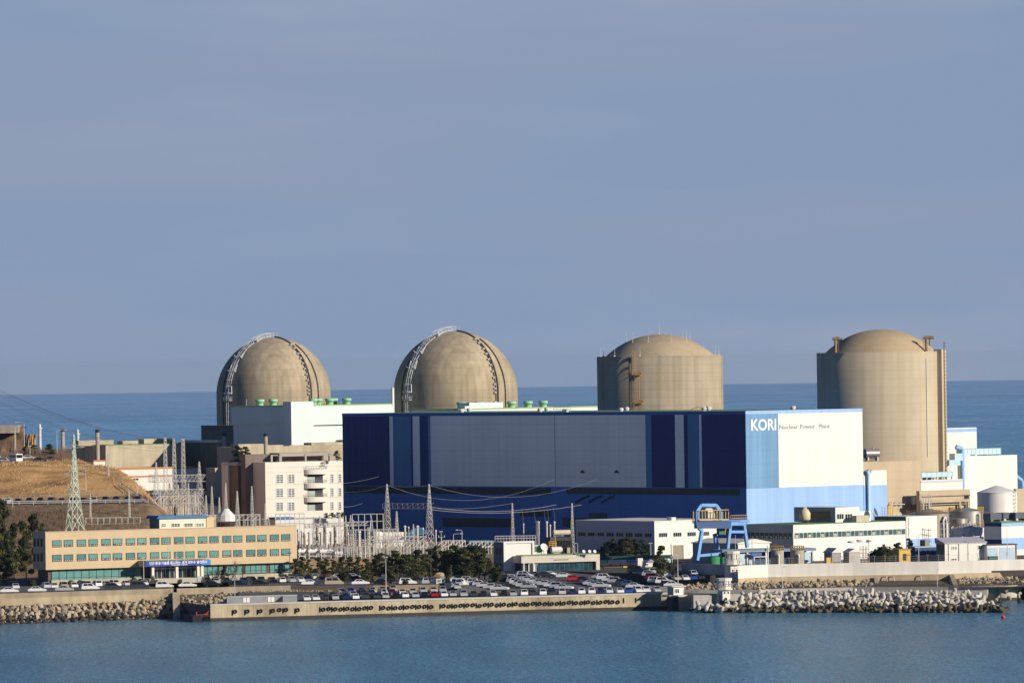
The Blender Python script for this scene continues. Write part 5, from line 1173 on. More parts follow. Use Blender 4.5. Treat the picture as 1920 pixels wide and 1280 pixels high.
# ---------------------------------------------------------------- guard building with glass front
gb = B('visitor_building', 'low white gatehouse with long glass front, lettered fascia and tall blank wall', 'gatehouse', 977.5, 1042.3, 1712, 6.7, 24)
gb.W = gb.fy(1124.5, 1039)[0]; zf = gb.fy(1050, 1053.5)[1]; GBW = M('fascia panels', (.62, .57, .48), .8, .06, .3, .05, cell=.05)
MB().box(0, gb.W, 0, 9, zf, gb.h).build('fascia', GBW, gb)
MB().box(.6, gb.W - .3, 1.2, 9, 0, zf - .002).build('core', M('dark interior', (.02, .03, .035), .6, .2), gb)
x0, x1 = gb.fy(1004, 1065, .9)[0], gb.fy(1121, 1060, .9)[0]; z0 = gb.fy(1060, 1071.3, .9)[1]
o = MB().box(x0, x1, .9, 1.19, z0, zf - .003).build('glass_front', M('blue green glass', (.014, .055, .085), .15, 1.1, .5, spec=.7), gb)
f = MB(); [f.box(lerp(x0, x1, k / 13) - .05, lerp(x0, x1, k / 13) + .05, .85, .9, z0, zf - .01) for k in range(14)]; f.build('mullion', M('blue mullion', (.05, .12, .16), .5), o)
f = MB(); f.box(gb.W - 1.1, gb.W, 0, .85, 0, zf - .002); f.box(x0, gb.W - 1.1, .3, .85, 0, z0); f.build('end_pier', GBW, gb)
MB().box(x0 + 2, gb.W - 1.2, -.3, .29, 0, z0 * .62).build('flower_bed', M('red soil bed', (.16, .05, .03), 1, .3, 1.), gb)
for px in (982.5, 1001): x = gb.fy(px, 1060)[0]; MB().box(x - .14, x + .14, .0, .3, 0, zf - .003).build('column', WHITE, gb)
x0, x1 = gb.fy(990.5, 1060, 1.)[0], gb.fy(1003, 1060, 1.)[0]; f = MB(); f.box(x0, x0 + .25, .8, 1.15, 0, zf - .4); f.box(x1 - .25, x1, .8, 1.15, 0, zf - .4); f.box(x0, x1, .8, 1.15, zf - .4, zf - .1); f.build('door_frame', WHITE, gb)
xa, za = gb.fy(1014, 1046.6); xb, zb3 = gb.fy(1087, 1042.3)
LETO = M('bronze lettering', (.36, .27, .12), .5, .1)
fit_text('한국수력원자력 고리원자력본부', xa, xb, za - .05, zb3 - .35, LETO, gb, -.04, .0)
xa, za = gb.fy(1038, 1050.2); xb, _ = gb.fy(1066, 1049); fit_text('KOREA HYDRO & NUCLEAR', xa, xb, za, za + .32, LETO, gb, -.04, .0)
MB().box(1, gb.W - 1, 1, 8.6, gb.h + .003, gb.h + .2).build('roof', ROOFG, gb)
bt = B('gate_tower', 'tall blank white-framed block with a shaded side next to the glass gatehouse', 'gatehouse', 945, 1016, 1716, 6.7, 22)
bt.W = bt.fy(999.5, 1016.3)[0]; bt.L = bt.fx(926, 1018)[0]
MB().box(0, bt.W, .0, bt.L, 0, bt.h).build('wall', M('white tower render', (.80, .785, .73), .75, .03, .2), bt)
f = MB(); f.box(-.25, .45, -.35, -.005, 0, bt.h + .2); f.box(.45, bt.W + .25, -.35, -.005, bt.h - .35, bt.h + .2); f.box(bt.W - .35, bt.W + .25, -.35, -.005, 3.5, bt.h - .36); f.build('frame', WHITE, bt)
MB().box(-.12, -.01, .0, bt.L, 0, bt.h).build('side_wall', M('tower shade side', (.24, .235, .24), .85, .12), bt)  # white render again, darkened by colour on the shaded side
for py0, py1 in ((1027, 1039), (1055, 1064)):
    for pa in (931, 937): y1, z1 = bt.fx(pa, py0); y0, z0 = bt.fx(pa + 3.5, py1); window_x(bt, y0, y1, z0, z1, DARK, FRM, -.12)
f = MB(); x0, x1 = bt.fy(1001, 1035, 2)[0], bt.fy(1026, 1035, 2)[0]; f.box(x0, x1, 2.2, 6, gb.h - 1, gb.h + 2.6); f.build('rear_room', WHITE, bt)
x2, x3 = bt.fy(1003, 1030, 2)[0], bt.fy(1017, 1030, 2)[0]; MB().box(x2, x3, 2.1, 2.19, gb.h + .8, gb.h + 2.4).build('rear_window', M('green pane', (.10, .20, .12), .4, .3), bt)
dish(1019.5, 1026, 1722, 6.7 + gb.h, 'white dish on the gatehouse roof beside the blank white block', 1.15)
for k, px in enumerate((1094.5, 1105.5, 1115)): dish(px, 1033.5, 1718, 6.7 + gb.h, nth(k + 1) + ' of the small white dishes along the end of the gatehouse roof', .5)
# gate: covered walkway, sliding barrier, gate hut
gw = B('covered_walkway', 'long dark green canopied walkway with white banners behind the gatehouse', 'walkway', 1124, 1042.5, 1752, 6.8, 12)
gw.W = gw.fy(1262, 1041)[0]; f = MB(); f.prism_ax([(-.3, gw.h - 1.0), (-.3, gw.h - .6), (1.2, gw.h), (2.7, gw.h - .6), (2.7, gw.h - 1.0)], 0, gw.W, 'x'); f.build('roof', M('dark green roof', (.02, .085, .075), .6, .2), gw)
for k in range(8): x = gw.W * (k + .1) / 7.4; MB().box(x, x + .2, .1, .3, 0, gw.h - 1.0).build('post', M('dark green post', (.03, .08, .06), .7), gw)
for a, b_, mt in ((1127, 1137, M('pale green panel', (.42, .60, .35), .8, .1)), (1140, 1174, WHITE), (1175, 1181, M('blue banner cloth', (.16, .34, .62), .8, .2)), (1184, 1193, M('blue banner cloth', (.16, .34, .62), .8, .2)), (1205, 1226, M('lilac banner cloth', (.42, .38, .55), .8, .25)), (1247, 1258, DUCT)):
    x0, z1 = gw.fy(a, 1048, -.1); x1, z0 = gw.fy(b_, 1055, -.1); MB().box(x0, x1, -.15, -.08, z0, z1).build('banner', mt, gw)
MB().box(0, gw.W * .6, 2.4, 2.6, .4, gw.h - 2.2).build('back_panel', M('dark walkway interior', (.03, .03, .028), .9), gw)
gg = B('sliding_gate', 'low brown barred sliding gate with a yellow end carriage across the yard entrance', 'gate', 1132, 1062, 1735, 6.8, 12)
gg.W = gg.fy(1168, 1062)[0]; f = MB()
for k in range(26): x = gg.W * k / 25; f.tube((x, 0, 0), (x, 0, gg.h), .05)
f.box(0, gg.W, -.04, .04, gg.h - .1, gg.h); f.box(0, gg.W, -.04, .04, .1, .2); f.build('bars', M('brown bars', (.22, .15, .09), .8, .2), gg)
MB().box(gg.W, gg.W + 1.2, -.3, .3, 0, gg.h + .1).build('carriage', YELLOW, gg)
gh = B('gate_hut', 'small white gate hut with a tall white sign slab beside the yard entrance', 'hut', 1196, 1046, 1737, 6.8, 20)
a0, a1 = gh.fy(1196, 1050)[0], gh.fy(1205.5, 1050)[0]; MB().box(a0, a1, 0, 1.2, 0, gh.h).build('sign_slab', WHITE, gh)
x0, x1 = gh.fy(1205.6, 1060, .3)[0], gh.fy(1224, 1060, .3)[0]; zz = gh.fy(1215, 1053.5, .3)[1]; MB().box(x0, x1, .3, 3, 0, zz).build('wall', WHITE, gh); f = MB(); f.box(x0 - .3, x1 + .4, -.1, 3.3, zz + .002, zz + .3); f.build('roof', M('lilac roof', (.38, .36, .46), .8, .1), gh)
xa, z1 = gh.fy(1210, 1056, .3); xb, z0 = gh.fy(1216, 1060, .3); window_y(gh, xa, xb, z0, z1, GLASS, WHITE, .3)
# ---------------------------------------------------------------- guard towers and hut along the sea wall
def guard_tower(name, label, pxc, pybase, pyt, Y, zb, wpx, cab, deckpy, neckw):
    P_ = V(pxc, pyt, Y); t = T(name, label, 'guard tower', (P_.x, P_.y, zb), 32); s_ = Y / FPX; hh = P_.z - zb; w_ = wpx * s_ / 2; n_ = neckw * s_ / 2; dz = V(pxc, deckpy, Y).z - zb
    GTW = M('guard tower white', (.76, .72, .64), .8, .07, .4, .12)
    MB().box(-n_, n_, -n_, n_, 0, dz).build('shaft', GTW, t)
    for x in (-.5 * n_, .45 * n_): MB().box(x - .22, x + .22, -n_ - .04, -n_ - .005, dz * .62, dz * .62 + .55).build('slot_window', DARK, t)
    pts = [(w_ * 1.02 * cos(rad(a)), w_ * 1.02 * sin(rad(a))) for a in range(22, 382, 45)]
    MB().prism(pts, dz + .002, dz + .35).build('deck', GTW, t)
    pc = [(x * cab, y * cab) for x, y in pts]; zc = hh - .7
    MB().prism(pc, dz + .352, zc).build('cabin', GTW, t)
    for a in range(200, 330, 45):
        c = Vector((cos(rad(a)), sin(rad(a)), 0)) * w_ * cab * .945; sd = Vector((-c.y, c.x, 0)).normalized(); f = MB(); q = [c - sd * .38, c + sd * .38]
        z0, z1 = lerp(dz, zc, .45), zc - .15; o_ = c.normalized() * .05
        f.add([q[0] + o_ + Vector((0, 0, z0)), q[1] + o_ + Vector((0, 0, z0)), q[1] + o_ + Vector((0, 0, z1)), q[0] + o_ + Vector((0, 0, z1)), q[0] - o_ + Vector((0, 0, z0)), q[1] - o_ + Vector((0, 0, z0)), q[1] - o_ + Vector((0, 0, z1)), q[0] - o_ + Vector((0, 0, z1))], [(0, 1, 2, 3), (0, 4, 5, 1), (2, 6, 7, 3), (1, 5, 6, 2), (0, 3, 7, 4)]); f.build('window', M('brown slot glass', (.10, .08, .06), .4, .2), t)
    MB().prism([(x * cab * 1.16, y * cab * 1.16) for x, y in pts], zc + .002, hh).build('roof', GTW, t)
    f = MB(); rail(f, [Vector((x * .97, y * .97, dz + .35)) for x, y in pts + pts[:1]], 1.15, .05, 1.5); f.build('railing', WHITE, t); return t
guard_tower('guard_tower', 'white octagonal guard tower with a railed deck rising from the sea wall', 1372, 1085, 1032.5, 1659, 5, 36, .72, 1058, 19)
guard_tower('guard_tower', 'white guard tower with a flat roof standing on the breakwater boulders', 1357, 1118, 1083, 1603, 2.6, 33, .80, 1105, 17)
qh = B('quay_guard_hut', 'small white guard hut with a window perched on the end of the quay', 'hut', 1263, 1099.5, 1612, QZ - .4, 30)
w2 = qh.fy(1282, 1100)[0]; MB().box(0, w2, 0, 2.9, 0, qh.h).build('wall', WHITE, qh); f = MB(); f.box(-.8, w2 + .5, -.5, 3.4, qh.h + .002, qh.h + .22); f.build('roof', GREYW, qh)
xa, z1 = qh.fy(1265, 1103); xb, z0 = qh.fy(1273.5, 1111.5); window_y(qh, xa, xb, z0, z1, GLASS, WHITE, nv=2); MB().box(-.06, -.01, 0, 2.9, 0, qh.h).build('side_wall', M('quay hut shade side', (.34, .34, .35), .8), qh)  # side sheet is the white hut wall with shade in its colour
f = MB(); rail(f, [Vector((w2 + .2, -.6, 0)), Vector((w2 + 5.4, 1.6, -.1))], 1.3, .05, .5); f.build('railing', M('dark railing', (.12, .11, .10)), qh)
MB().box(-1.8, w2 + .5, -.9, 2.9, -.5, -.005).build('plinth', QTOP, qh); MB().box(-.8, .9, -.8, 2., -4.6, -.51).build('pier', CONCD, qh)
# ---------------------------------------------------------------- gantry crane
gc = T('gantry_crane', 'blue gantry crane with a white hoist house and yellow railings behind the sea wall', 'crane', V(1303, 1048, 1728) * 1, 36)
gc.o.z = 6.6; gc.e.location.z = 6.6
def cp(px, py, y=0.): x, z = gc.fy(px, py, y); return Vector((x, y, z))
def beam(f, pts, w_, d_):
    for a, b_ in zip(pts, pts[1:]):
        a, b_ = Vector(a), Vector(b_); d = (b_ - a).normalized(); n = Vector((-d.z, 0, d.x)) if abs(d.y) < .9 else Vector((1, 0, 0)); m_ = d.cross(n).normalized()
        vs = [p + n * sx * w_ * .4 + m_ * sy * d_ * .4 for p in (a, b_) for sx, sy in ((-1, -1), (1, -1), (1, 1), (-1, 1))]
        f.add(vs, [(0, 3, 2, 1), (4, 5, 6, 7), (0, 1, 5, 4), (1, 2, 6, 5), (2, 3, 7, 6), (3, 0, 4, 7)])
far = 4.5
zg_ = cp(1310, 1003)[2]; zt_ = cp(1310, 978)[2]
f = MB(); beam(f, [cp(1307, 1050), cp(1316, 995), cp(1307, 985), cp(1306, 958)], 1.1, 1.0); beam(f, [cp(1306, 958), cp(1314, 946.5), cp(1342, 946.5), cp(1350, 958), cp(1350, 978)], 1.05, .9); f.build('portal_frame', CRANE, gc)
f = MB(); beam(f, [cp(1347, 1037, far), cp(1340, 1000, far)], 1.2, 1.0); f.build('leg', CRANE, gc)
f = MB(); beam(f, [cp(1364, 1030, 1), cp(1369.5, 980, 1)], 1.0, .9); beam(f, [cp(1401, 1026, 1), cp(1394.5, 980, 1)], 1.0, .9); beam(f, [cp(1369.5, 996.5, 1), cp(1396.5, 996.5, 1)], .9, .7); beam(f, [cp(1368, 981, 1), cp(1398, 981, 1)], 1.3, 1.0); f.build('trestle', CRANE, gc)
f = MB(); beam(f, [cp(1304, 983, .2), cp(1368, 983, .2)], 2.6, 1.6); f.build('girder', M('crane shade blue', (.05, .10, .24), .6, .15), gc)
f = MB(); beam(f, [cp(1304, 978, 3), cp(1400, 976, 3)], 1.0, 3.5); f.build('girder', CRANE, gc)
MB().box(cp(1327, 960, 1)[0], cp(1350, 960, 1)[0], 1, 4, cp(1327, 971, 1)[2], cp(1327, 954.5, 1)[2]).build('hoist_house', M('white hoist house', (.66, .66, .64), .6, .08), gc)
f = MB(); f.prism_ax([(cp(1322, 956, .8)[0], cp(1322, 955, .8)[2]), (cp(1353, 956, .8)[0], cp(1353, 955, .8)[2]), (cp(1346, 951, .8)[0], cp(1346, 950, .8)[2]), (cp(1327, 951, .8)[0], cp(1327, 950.5, .8)[2])], .8, 4.2); f.build('hoist_roof', M('cream roof', (.72, .69, .60), .8, .06), gc)
f = MB(); n = 11
for k in range(n): p = cp(lerp(1311, 1366, k / (n - 1)), 974, -.9); f.box(p.x - .08, p.x + .08, -1.0, -.8, p.z, p.z + 2.3)
p0, p1 = cp(1311, 957.5, -.9), cp(1366, 957.5, -.9); f.box(p0.x, p1.x, -1.0, -.8, p0.z, p0.z + .18); p0, p1 = cp(1311, 974, -.9), cp(1366, 974, -.9); f.box(p0.x, p1.x, -1.05, .4, p0.z - .25, p0.z); f.build('railing', M('crane yellow', (.62, .43, .10), .6, .1), gc)
f = MB(); p0, p1 = cp(1370, 977, -.4), cp(1401, 976, -.4); rail(f, [p0, p1], 1.6, .07, .7, 0, 2); f.build('railing', M('rust cream rail', (.60, .42, .28), .8, .2), gc)
f = MB(); x, z = gc.fy(1351, 994, 2); f.box(x - .9, x + .9, 1.4, 2.6, z - 1.1, z + 1.1); f.box(x - .5, x + .5, 1.2, 2.8, z + 1.1, z + 2.0); f.build('trolley', M('green trolley', (.04, .16, .11), .6, .3, 1.), gc)
f = MB(); f.box(x + 1.2, x + 2.0, 1.6, 2.4, z - 1.2, z + .8); f.build('hook_block', M('orange brown block', (.40, .22, .08), .7, .2), gc)
f = MB(); f.tube((x - .3, 2, z - 1.1), (x - .3, 2, z - 2.8), .05); f.build('hook_cable', DARK, gc)
f = MB(); beam(f, [cp(1311, 1041, 2), cp(1346, 1038, 2)], .9, .8); f.build('sill_beam', CRANE, gc)
for px, py in ((1299.5, 968),): x, z = gc.fy(px, py); f = MB(); f.box(x - .12, x + .12, -.2, .1, z - 1.6, z + 1.4); f.build('lamp_bracket', M('amber lamp box', (.5, .32, .06)), gc)
# ---------------------------------------------------------------- yard behind the sea wall
wb = B('pump_shelter', 'open blue shelter with white posts and a green-edged flat roof behind the sea wall', 'shelter', 1369, 1030, 1690, 6.7, 24)
wb.W = wb.fy(1531, 1027)[0]; f = MB(); f.box(-2.5, wb.W * .62, -.4, 6, wb.h - .65, wb.h); f.box(wb.W * .62, wb.W, .2, 6, wb.h - .9, wb.h - .15); f.build('roof', M('slate blue roof', (.20, .27, .40), .8, .1), wb)
MB().box(-2.6, wb.W * .6, -.5, 0, wb.h + .002, wb.h + .12).build('roof_edge', ROOFG, wb)
f = MB(); f.box(0, wb.W * .98, 5, 5.3, 0, wb.h - .92); f.build('back_wall', M('deep blue wall', (.03, .09, .20), .7, .2, .4), wb)
for px in (1377, 1402, 1437, 1525): x = wb.fy(px, 1045)[0]; MB().box(x - .22, x + .22, 0, .4, 0, wb.h - .92).build('post', WHITE, wb)
for a, b_, mt in ((1386, 1398, DUCT), (1404, 1413, M('white blue panel', (.5, .6, .72), .7, .1)), (1509, 1523, DUCT)): x0, x1 = wb.fy(a, 1045, .3)[0], wb.fy(b_, 1045, .3)[0]; MB().box(x0, x1, .41, .6, 0, wb.h - 1.2).build('panel', mt, wb)
f = MB(); x0, x1 = wb.fy(1414, 1043, -1)[0], wb.fy(1440, 1043, -1)[0]; z = wb.fy(1420, 1043.5, -1)[1]; f.tube((x0, -1, z), (x1, -1, z), .16, .16, 6); f.tube((x0, -1, 0), (x0, -1, z), .16, .16, 6); f.tube((x1, -1, 0), (x1, -1, z + 3), .16, .16, 6); f.build('pipework', WHITE, wb)
f = MB(); x, z = wb.fy(1412, 1038, -1); f.tube((x, -1, 0), (x, -1, z), .25, .25, 8); f.box(x - .6, x + 2.4, -1.3, -.7, z - .5, z + .3); f.build('pump', BLUE, wb)
for k, (a, b_) in enumerate(((1445, 1469.5), (1482, 1507.5))):
    tk = tank(('first' if k == 0 else 'second') + ' of two beige ribbed silos from the guard tower, behind the sea wall', a, b_, 1031, 1684, 6.7, M('ribbed beige silo', (.40, .36, .28), .8, .12, .5, .25), .03, 24, 'silo')
    ring_rail(tk, tk.R, tk.hh, 0, 360, M('rust yellow rail', (.50, .30, .07), .8, .2)); wall_pipe(tk, 8, 0, tk.hh - 1.2, .3, WHITE, .5)
t = T('green_tank', 'squat bright green tank behind the curved wall beside the guard tower', 'tank', V(1339, 1055, 1690) * 1); t.o.z = 6.7; t.e.location.z = 6.7; GT = M('green tank paint', (.04, .26, .10), .6, .2, .6)
zt_ = V(1339, 1041.5, 1690).z - 6.7; MB().lathe([(1.55, 0), (1.55, zt_ - .3), (.6, zt_), (0, zt_)], 20).build('shell', GT, t); f = MB(); f.tube((2.3, 0, 0), (2.3, 0, zt_ - .4), .5, .5, 10); f.tube((-.7, 0, zt_), (-.7, 0, zt_ + .6), .2, .2, 8); f.build('side_vessel', GT, t)
def hut(name, label, px0, px1, pyt, Y, zb, mat, a=24, left=None, roof=None, gable=0., cat='hut', smat=None):
    t = B(name, label, cat, px0, pyt, Y, zb, a); t.W = t.fy(px1, pyt)[0]; t.L = t.fx(left, pyt)[0] if left else 4
    MB().box(0, t.W, 0, t.L, 0, t.h).build('wall', mat, t)
    if smat: MB().box(-.06, -.005, 0, t.L, 0, t.h).build('side_wall', smat, t)
    f = MB()
    if gable: f.prism_ax([(-.3, t.h + .002), (t.W + .3, t.h + .002), (t.W / 2, t.h + gable)], -.3, t.L + .3, 'y')
    else: f.box(-.2, t.W + .2, -.2, t.L + .2, t.h + .002, t.h + .25)
    f.build('roof', roof or GREYW, t); return t
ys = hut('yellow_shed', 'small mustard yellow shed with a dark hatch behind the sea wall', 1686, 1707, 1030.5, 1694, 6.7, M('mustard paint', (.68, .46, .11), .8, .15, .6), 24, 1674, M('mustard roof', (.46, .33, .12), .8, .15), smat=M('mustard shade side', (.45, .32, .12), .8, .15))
x, z = ys.fy(1696, 1044); MB().box(x - .5, x + .5, -.05, -.005, z - .9, z + .9).build('hatch', DARK, ys); f = MB(); x, z = ys.fy(1702, 1038); f.box(x - .6, x + .8, -.3, -.01, z - .3, z + .2); f.build('bracket', M('ochre fitting', (.6, .36, .05), .7), ys)
kh = hut('gabled_kiosk', 'narrow kiosk with a white gabled front and orange flap behind the sea wall', 1560, 1577, 1036, 1690, 6.7, M('kiosk grey', (.36, .35, .33), .8, .15, .5), 24, 1545, WHITE, 1.3)
MB().box(-1.5, -.1, .3, .5, 1.4, 3.4).build('flap', YELLOW, kh); MB().box(.3, kh.W - .3, -.05, -.005, 0, 2.2).build('opening', M('dark green opening', (.02, .06, .05), .7), kh)
kh = hut('gabled_kiosk', 'grey panelled kiosk with a white gable beside the pipe frame behind the sea wall', 1592, 1613, 1035, 1690, 6.7, M('panelled grey', (.50, .48, .44), .8, .1, .5, .15), 24, 1581, WHITE, 1.0)
f = MB()
t = T('lamp_gantry', 'tall pale lattice pipe gantry hung with round white lamps beside the grey kiosk', 'frame', V(1625, 1053, 1692) * 1, 24); t.o.z = 6.7; t.e.location.z = 6.7
zz = V(1625, 1012, 1692).z - 6.7; f = MB()
for x in (-1.3, -.3, .7): f.tube((x, 0, 0), (x, 0, zz * (.8 if x < 0 else 1)), .10); f.tube((x, 1.2, 0), (x, 1.2, zz * .8), .10)
for k in range(6): f.tube((-1.3, 0, zz * .13 * k + .3), (.7, 0, zz * .13 * k + .3), .08); f.tube((-1.3, 1.2, zz * .13 * k + .3), (.7, 1.2, zz * .13 * k + .3), .08)
f.build('frame', M('pale frame', (.52, .48, .40), .7, .2), t)
f = MB(); 
for x, z in ((-4.6, zz - .4), (-2.0, zz - .1), (.9, zz - .2)): f.lathe([(0, -.25), (.75, -.2), (1.0, 0), (.75, .25), (0, .3)], 16, (x, 0, z))
f.tube((-4.6, 0, zz - .6), (.9, 0, zz - .5), .08); f.build('lamp_cluster', M('lilac white lamps', (.66, .68, .74), .5, .1), t)
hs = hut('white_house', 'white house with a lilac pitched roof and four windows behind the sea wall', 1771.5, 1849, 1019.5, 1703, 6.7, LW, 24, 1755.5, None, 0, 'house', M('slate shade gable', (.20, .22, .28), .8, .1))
MB().prism_ax([(-.35, hs.h + .26), (hs.L + .3, hs.h + .26), (hs.L + .3, hs.h + 1.6)], -.3, hs.W + .3, 'x').build('pitched_roof', M('lilac roof sheet', (.50, .50, .57), .7, .08), hs)
for a, b_, pa, pb, gm in ((1784, 1794.5, 1023.5, 1030, M('pale green pane', (.34, .44, .36), .4, .2)), (1833.5, 1842, 1021.5, 1029.5, GLASS), (1784, 1794, 1046, 1050, DARK), (1835, 1842.5, 1044, 1048.5, DARK)):
    x0, z1 = hs.fy(a, pa); x1, z0 = hs.fy(b_, pb); window_y(hs, x0, x1, max(.1, z0), z1, gm, WHITE, nv=2)
y1, z1 = hs.fx(1761, 1023); y0, z0 = hs.fx(1769, 1030); window_x(hs, y0, y1, z0, z1, GLASS, FRM, -.06)
f = MB(); [f.tube((hs.fy(p, 1030)[0], -.1, 0), (hs.fy(p, 1030)[0], -.1, hs.h), .07) for p in (1778, 1797.5)]; f.build('downpipe', M('brown pipe', (.25, .2, .15)), hs)
ga = hut('garage', 'low garage with two pale blue doors and a dark roof beside the white house', 1850.5, 1906, 1022, 1706, 6.7, LW, 24, None, M('dark flat roof', (.12, .10, .09), .9, .2), 0, 'garage')
for a, b_ in ((1851.5, 1870.5), (1874, 1902.5)): x0, z1 = ga.fy(a, 1026); x1, _ = ga.fy(b_, 1026); MB().box(x0, x1, -.06, -.005, 0, z1).build('door', M('pale blue door', (.48, .62, .74), .7, .08, .4, .05), ga)
x0, z1 = ga.fy(1851, 1042); x1, _ = ga.fy(1867.5, 1042); MB().box(x0, x1, -1.2, -.3, 0, z1).build('green_bin', M('dark green bin', (.03, .12, .09), .7), ga)
MB().box(ga.W - .35, ga.W + .0, -.15, -.061, 0, ga.h).build('downpipe', M('brown pipe', (.25, .2, .15)), ga)
bs = hut('blue_store', 'dark blue open store with a taupe upper box left of the white house', 1716, 1756, 1026, 1715, 6.7, M('deep blue store', (.05, .10, .21), .7, .2, .5), 24, None, GREYM)
x0, z1 = bs.fy(1716, 1018, 1); x1, _ = bs.fy(1742, 1018, 1); MB().box(x0 + 3, x1, 1, 4, bs.h + .26, z1 + .8).build('upper_box', M('taupe box', (.34, .30, .26), .8, .15), bs)
for k in range(4): x = bs.W * (k + .3) / 4.4; MB().box(x, x + .9, -.05, -.005, .2, bs.h - .5).build('panel', M('navy panel', (.02, .05, .14), .7, .2), bs)
# barbed fence and lamps on the sea wall
f = MB(); pts = [Vector((p.x, p.y + .3, 9.55)) for p in SW]
fence_pts = []
for a, b_ in zip(pts, pts[1:]):
    n = max(1, int((b_ - a).length / 2.6))
    for k in range(n): fence_pts.append(a.lerp(b_, k / n))
f = MB()
for p in fence_pts:
    f.tube(p, p + Vector((0, 0, 1.5)), .045); f.tube(p + Vector((0, 0, 1.5)), p + Vector((-.35, 0, 1.95)), .035); f.tube(p + Vector((0, 0, 1.5)), p + Vector((.35, 0, 1.95)), .035)
for z in (.5, 1., 1.5):
    for a, b_ in zip(pts, pts[1:]): f.tube(a + Vector((0, 0, z)), b_ + Vector((0, 0, z)), .025, .025, 3)
o = f.build('wire_fence', M('fence wire', (.36, .36, .34), .7)); tag(o, 'thin barbed wire fence with forked posts along the top of the sea wall', 'fence')
# monument stone
ms = T('monument_stone', 'large tan natural stone with carved lettering on a white plinth by the pines', 'monument', G(823, 1094, 6.85))
me = rock_mesh(21); f = MB(); f.add([(v.co.x * 1.55, v.co.y * .5, v.co.z * .95 + 2.15) for v in me.vertices], [tuple(p.vertices) for p in me.polygons]); f.build('stone', M('tan monument stone', (.58, .43, .26), .9, .15, .7), ms)
MB().box(-.7, .75, -.5, .5, 0, 1.35).build('plinth', WHITE, ms); MB().box(-.25, .5, -.56, -.5, .5, 1.05).build('plaque', M('plaque grey', (.3, .3, .3)), ms)
fit_text('원자력', -.85, .75, 2.35, 2.65, M('carved brown', (.30, .2, .11)), ms, -.53, 0, 'carving'); fit_text('고리본부', -.75, .75, 1.85, 2.12, M('carved brown', (.30, .2, .11)), ms, -.53, 0, 'carving')
def gz(x, y):
    """ground height under a point of the yards and the hill"""
    z = 6.75
    if 1702 < y < 2262 and -235 < x < -70: z = max(z, hill_z(x, y))
    if 1745 < y < 1930 and lerp(-62, -105, (y - 1752) / 208) < x < 0: z = max(z, 9.6)
    if 1985 < y < 2150 and -152 < x < -84: z = max(z, lerp(8, 21.5, sm(0, .72, (y - 1985) / 165)))
    return z
# ---------------------------------------------------------------- lattice towers, switchyard
LAT = M('galvanised lattice', (.60, .58, .54), .55, .12, 1., metal=.2)
LATG = M('pale green lattice', (.60, .70, .58), .6, .1, 1.)
def lattice(f, base, h_, w0, w1, n, r=.09, r2=.055, neck=None):
    """four-legged tower from base upward; neck = (fraction, width) where the taper changes"""
    base = Vector(base)
    def wd(t):
        if neck and t < neck[0]: return lerp(w0, neck[1], t / neck[0])
        if neck: return lerp(neck[1], w1, (t - neck[0]) / (1 - neck[0]))
        return lerp(w0, w1, t)
    ts = [0.]; 
    while ts[-1] < 1 - 1e-6 and len(ts) < 40: ts.append(min(1., ts[-1] + max(.075, wd(ts[-1]) * 1.25 / h_)))
    if len(ts) > 2 and ts[-1] - ts[-2] < .02: ts.pop(-2)
    cs = [[base + Vector((sx * wd(t) / 2, sy * wd(t) / 2, t * h_)) for sx, sy in ((-1, -1), (1, -1), (1, 1), (-1, 1))] for t in ts]
    for a, b_ in zip(cs, cs[1:]):
        for k in range(4):
            k2 = (k + 1) % 4; f.tube(a[k], b_[k], r, r, 4); f.tube(a[k], b_[k2], r2, r2, 3, 0, False); f.tube(a[k2], b_[k], r2, r2, 3, 0, False)
    return wd
def tower(label, px, ptop, pbot, Y, wpx, toppx=2., neck=None, name='lattice_tower', mat=LAT, r=.09, a=25, group='lattice towers of the switchyards', cat='lattice tower', arms=(), n=10):
    P_ = V(px, ptop, Y); Pb = V(px, pbot, Y); t = T(name, label, cat, (P_.x, P_.y, Pb.z), a, group); s_ = Y / FPX
    f = MB(); lattice(f, (0, 0, 0), P_.z - Pb.z, wpx * s_ * .74, toppx * s_, n, r, r * .62, (neck[0], neck[1] * s_ * .74) if neck else None); f.build('lattice', mat, t)
    for fr_, L_ in arms:
        z = (P_.z - Pb.z) * fr_; f = MB()
        for s2 in (-1, 1): f.tube((0, .5, z), (s2 * L_, 0, z + .1), .09); f.tube((0, -.5, z), (s2 * L_, 0, z + .1), .09); f.tube((0, 0, z + 1.), (s2 * L_, 0, z + .15), .07)
        f.build('cross_arm', GREYM, t)
    f = MB(); [f.box(sx * wpx * s_ * .37 - .35, sx * wpx * s_ * .37 + .35, sy * wpx * s_ * .37 - .35, sy * wpx * s_ * .37 + .35, min(-1.5, gz(P_.x, P_.y) - Pb.z - .3), .1) for sx in (-1, 1) for sy in (-1, 1)]
    f.build('footing', CONC2, t); return t
tower('tall pale green pylon on the hill bank just behind the tan office building', 138, 814, 994, 1762, 36, 1.6, (.45, 15), 'pylon', LATG, .13, 30, None, 'pylon', ((.86, 3.2), (.58, 3.0), (.42, 3.0)))
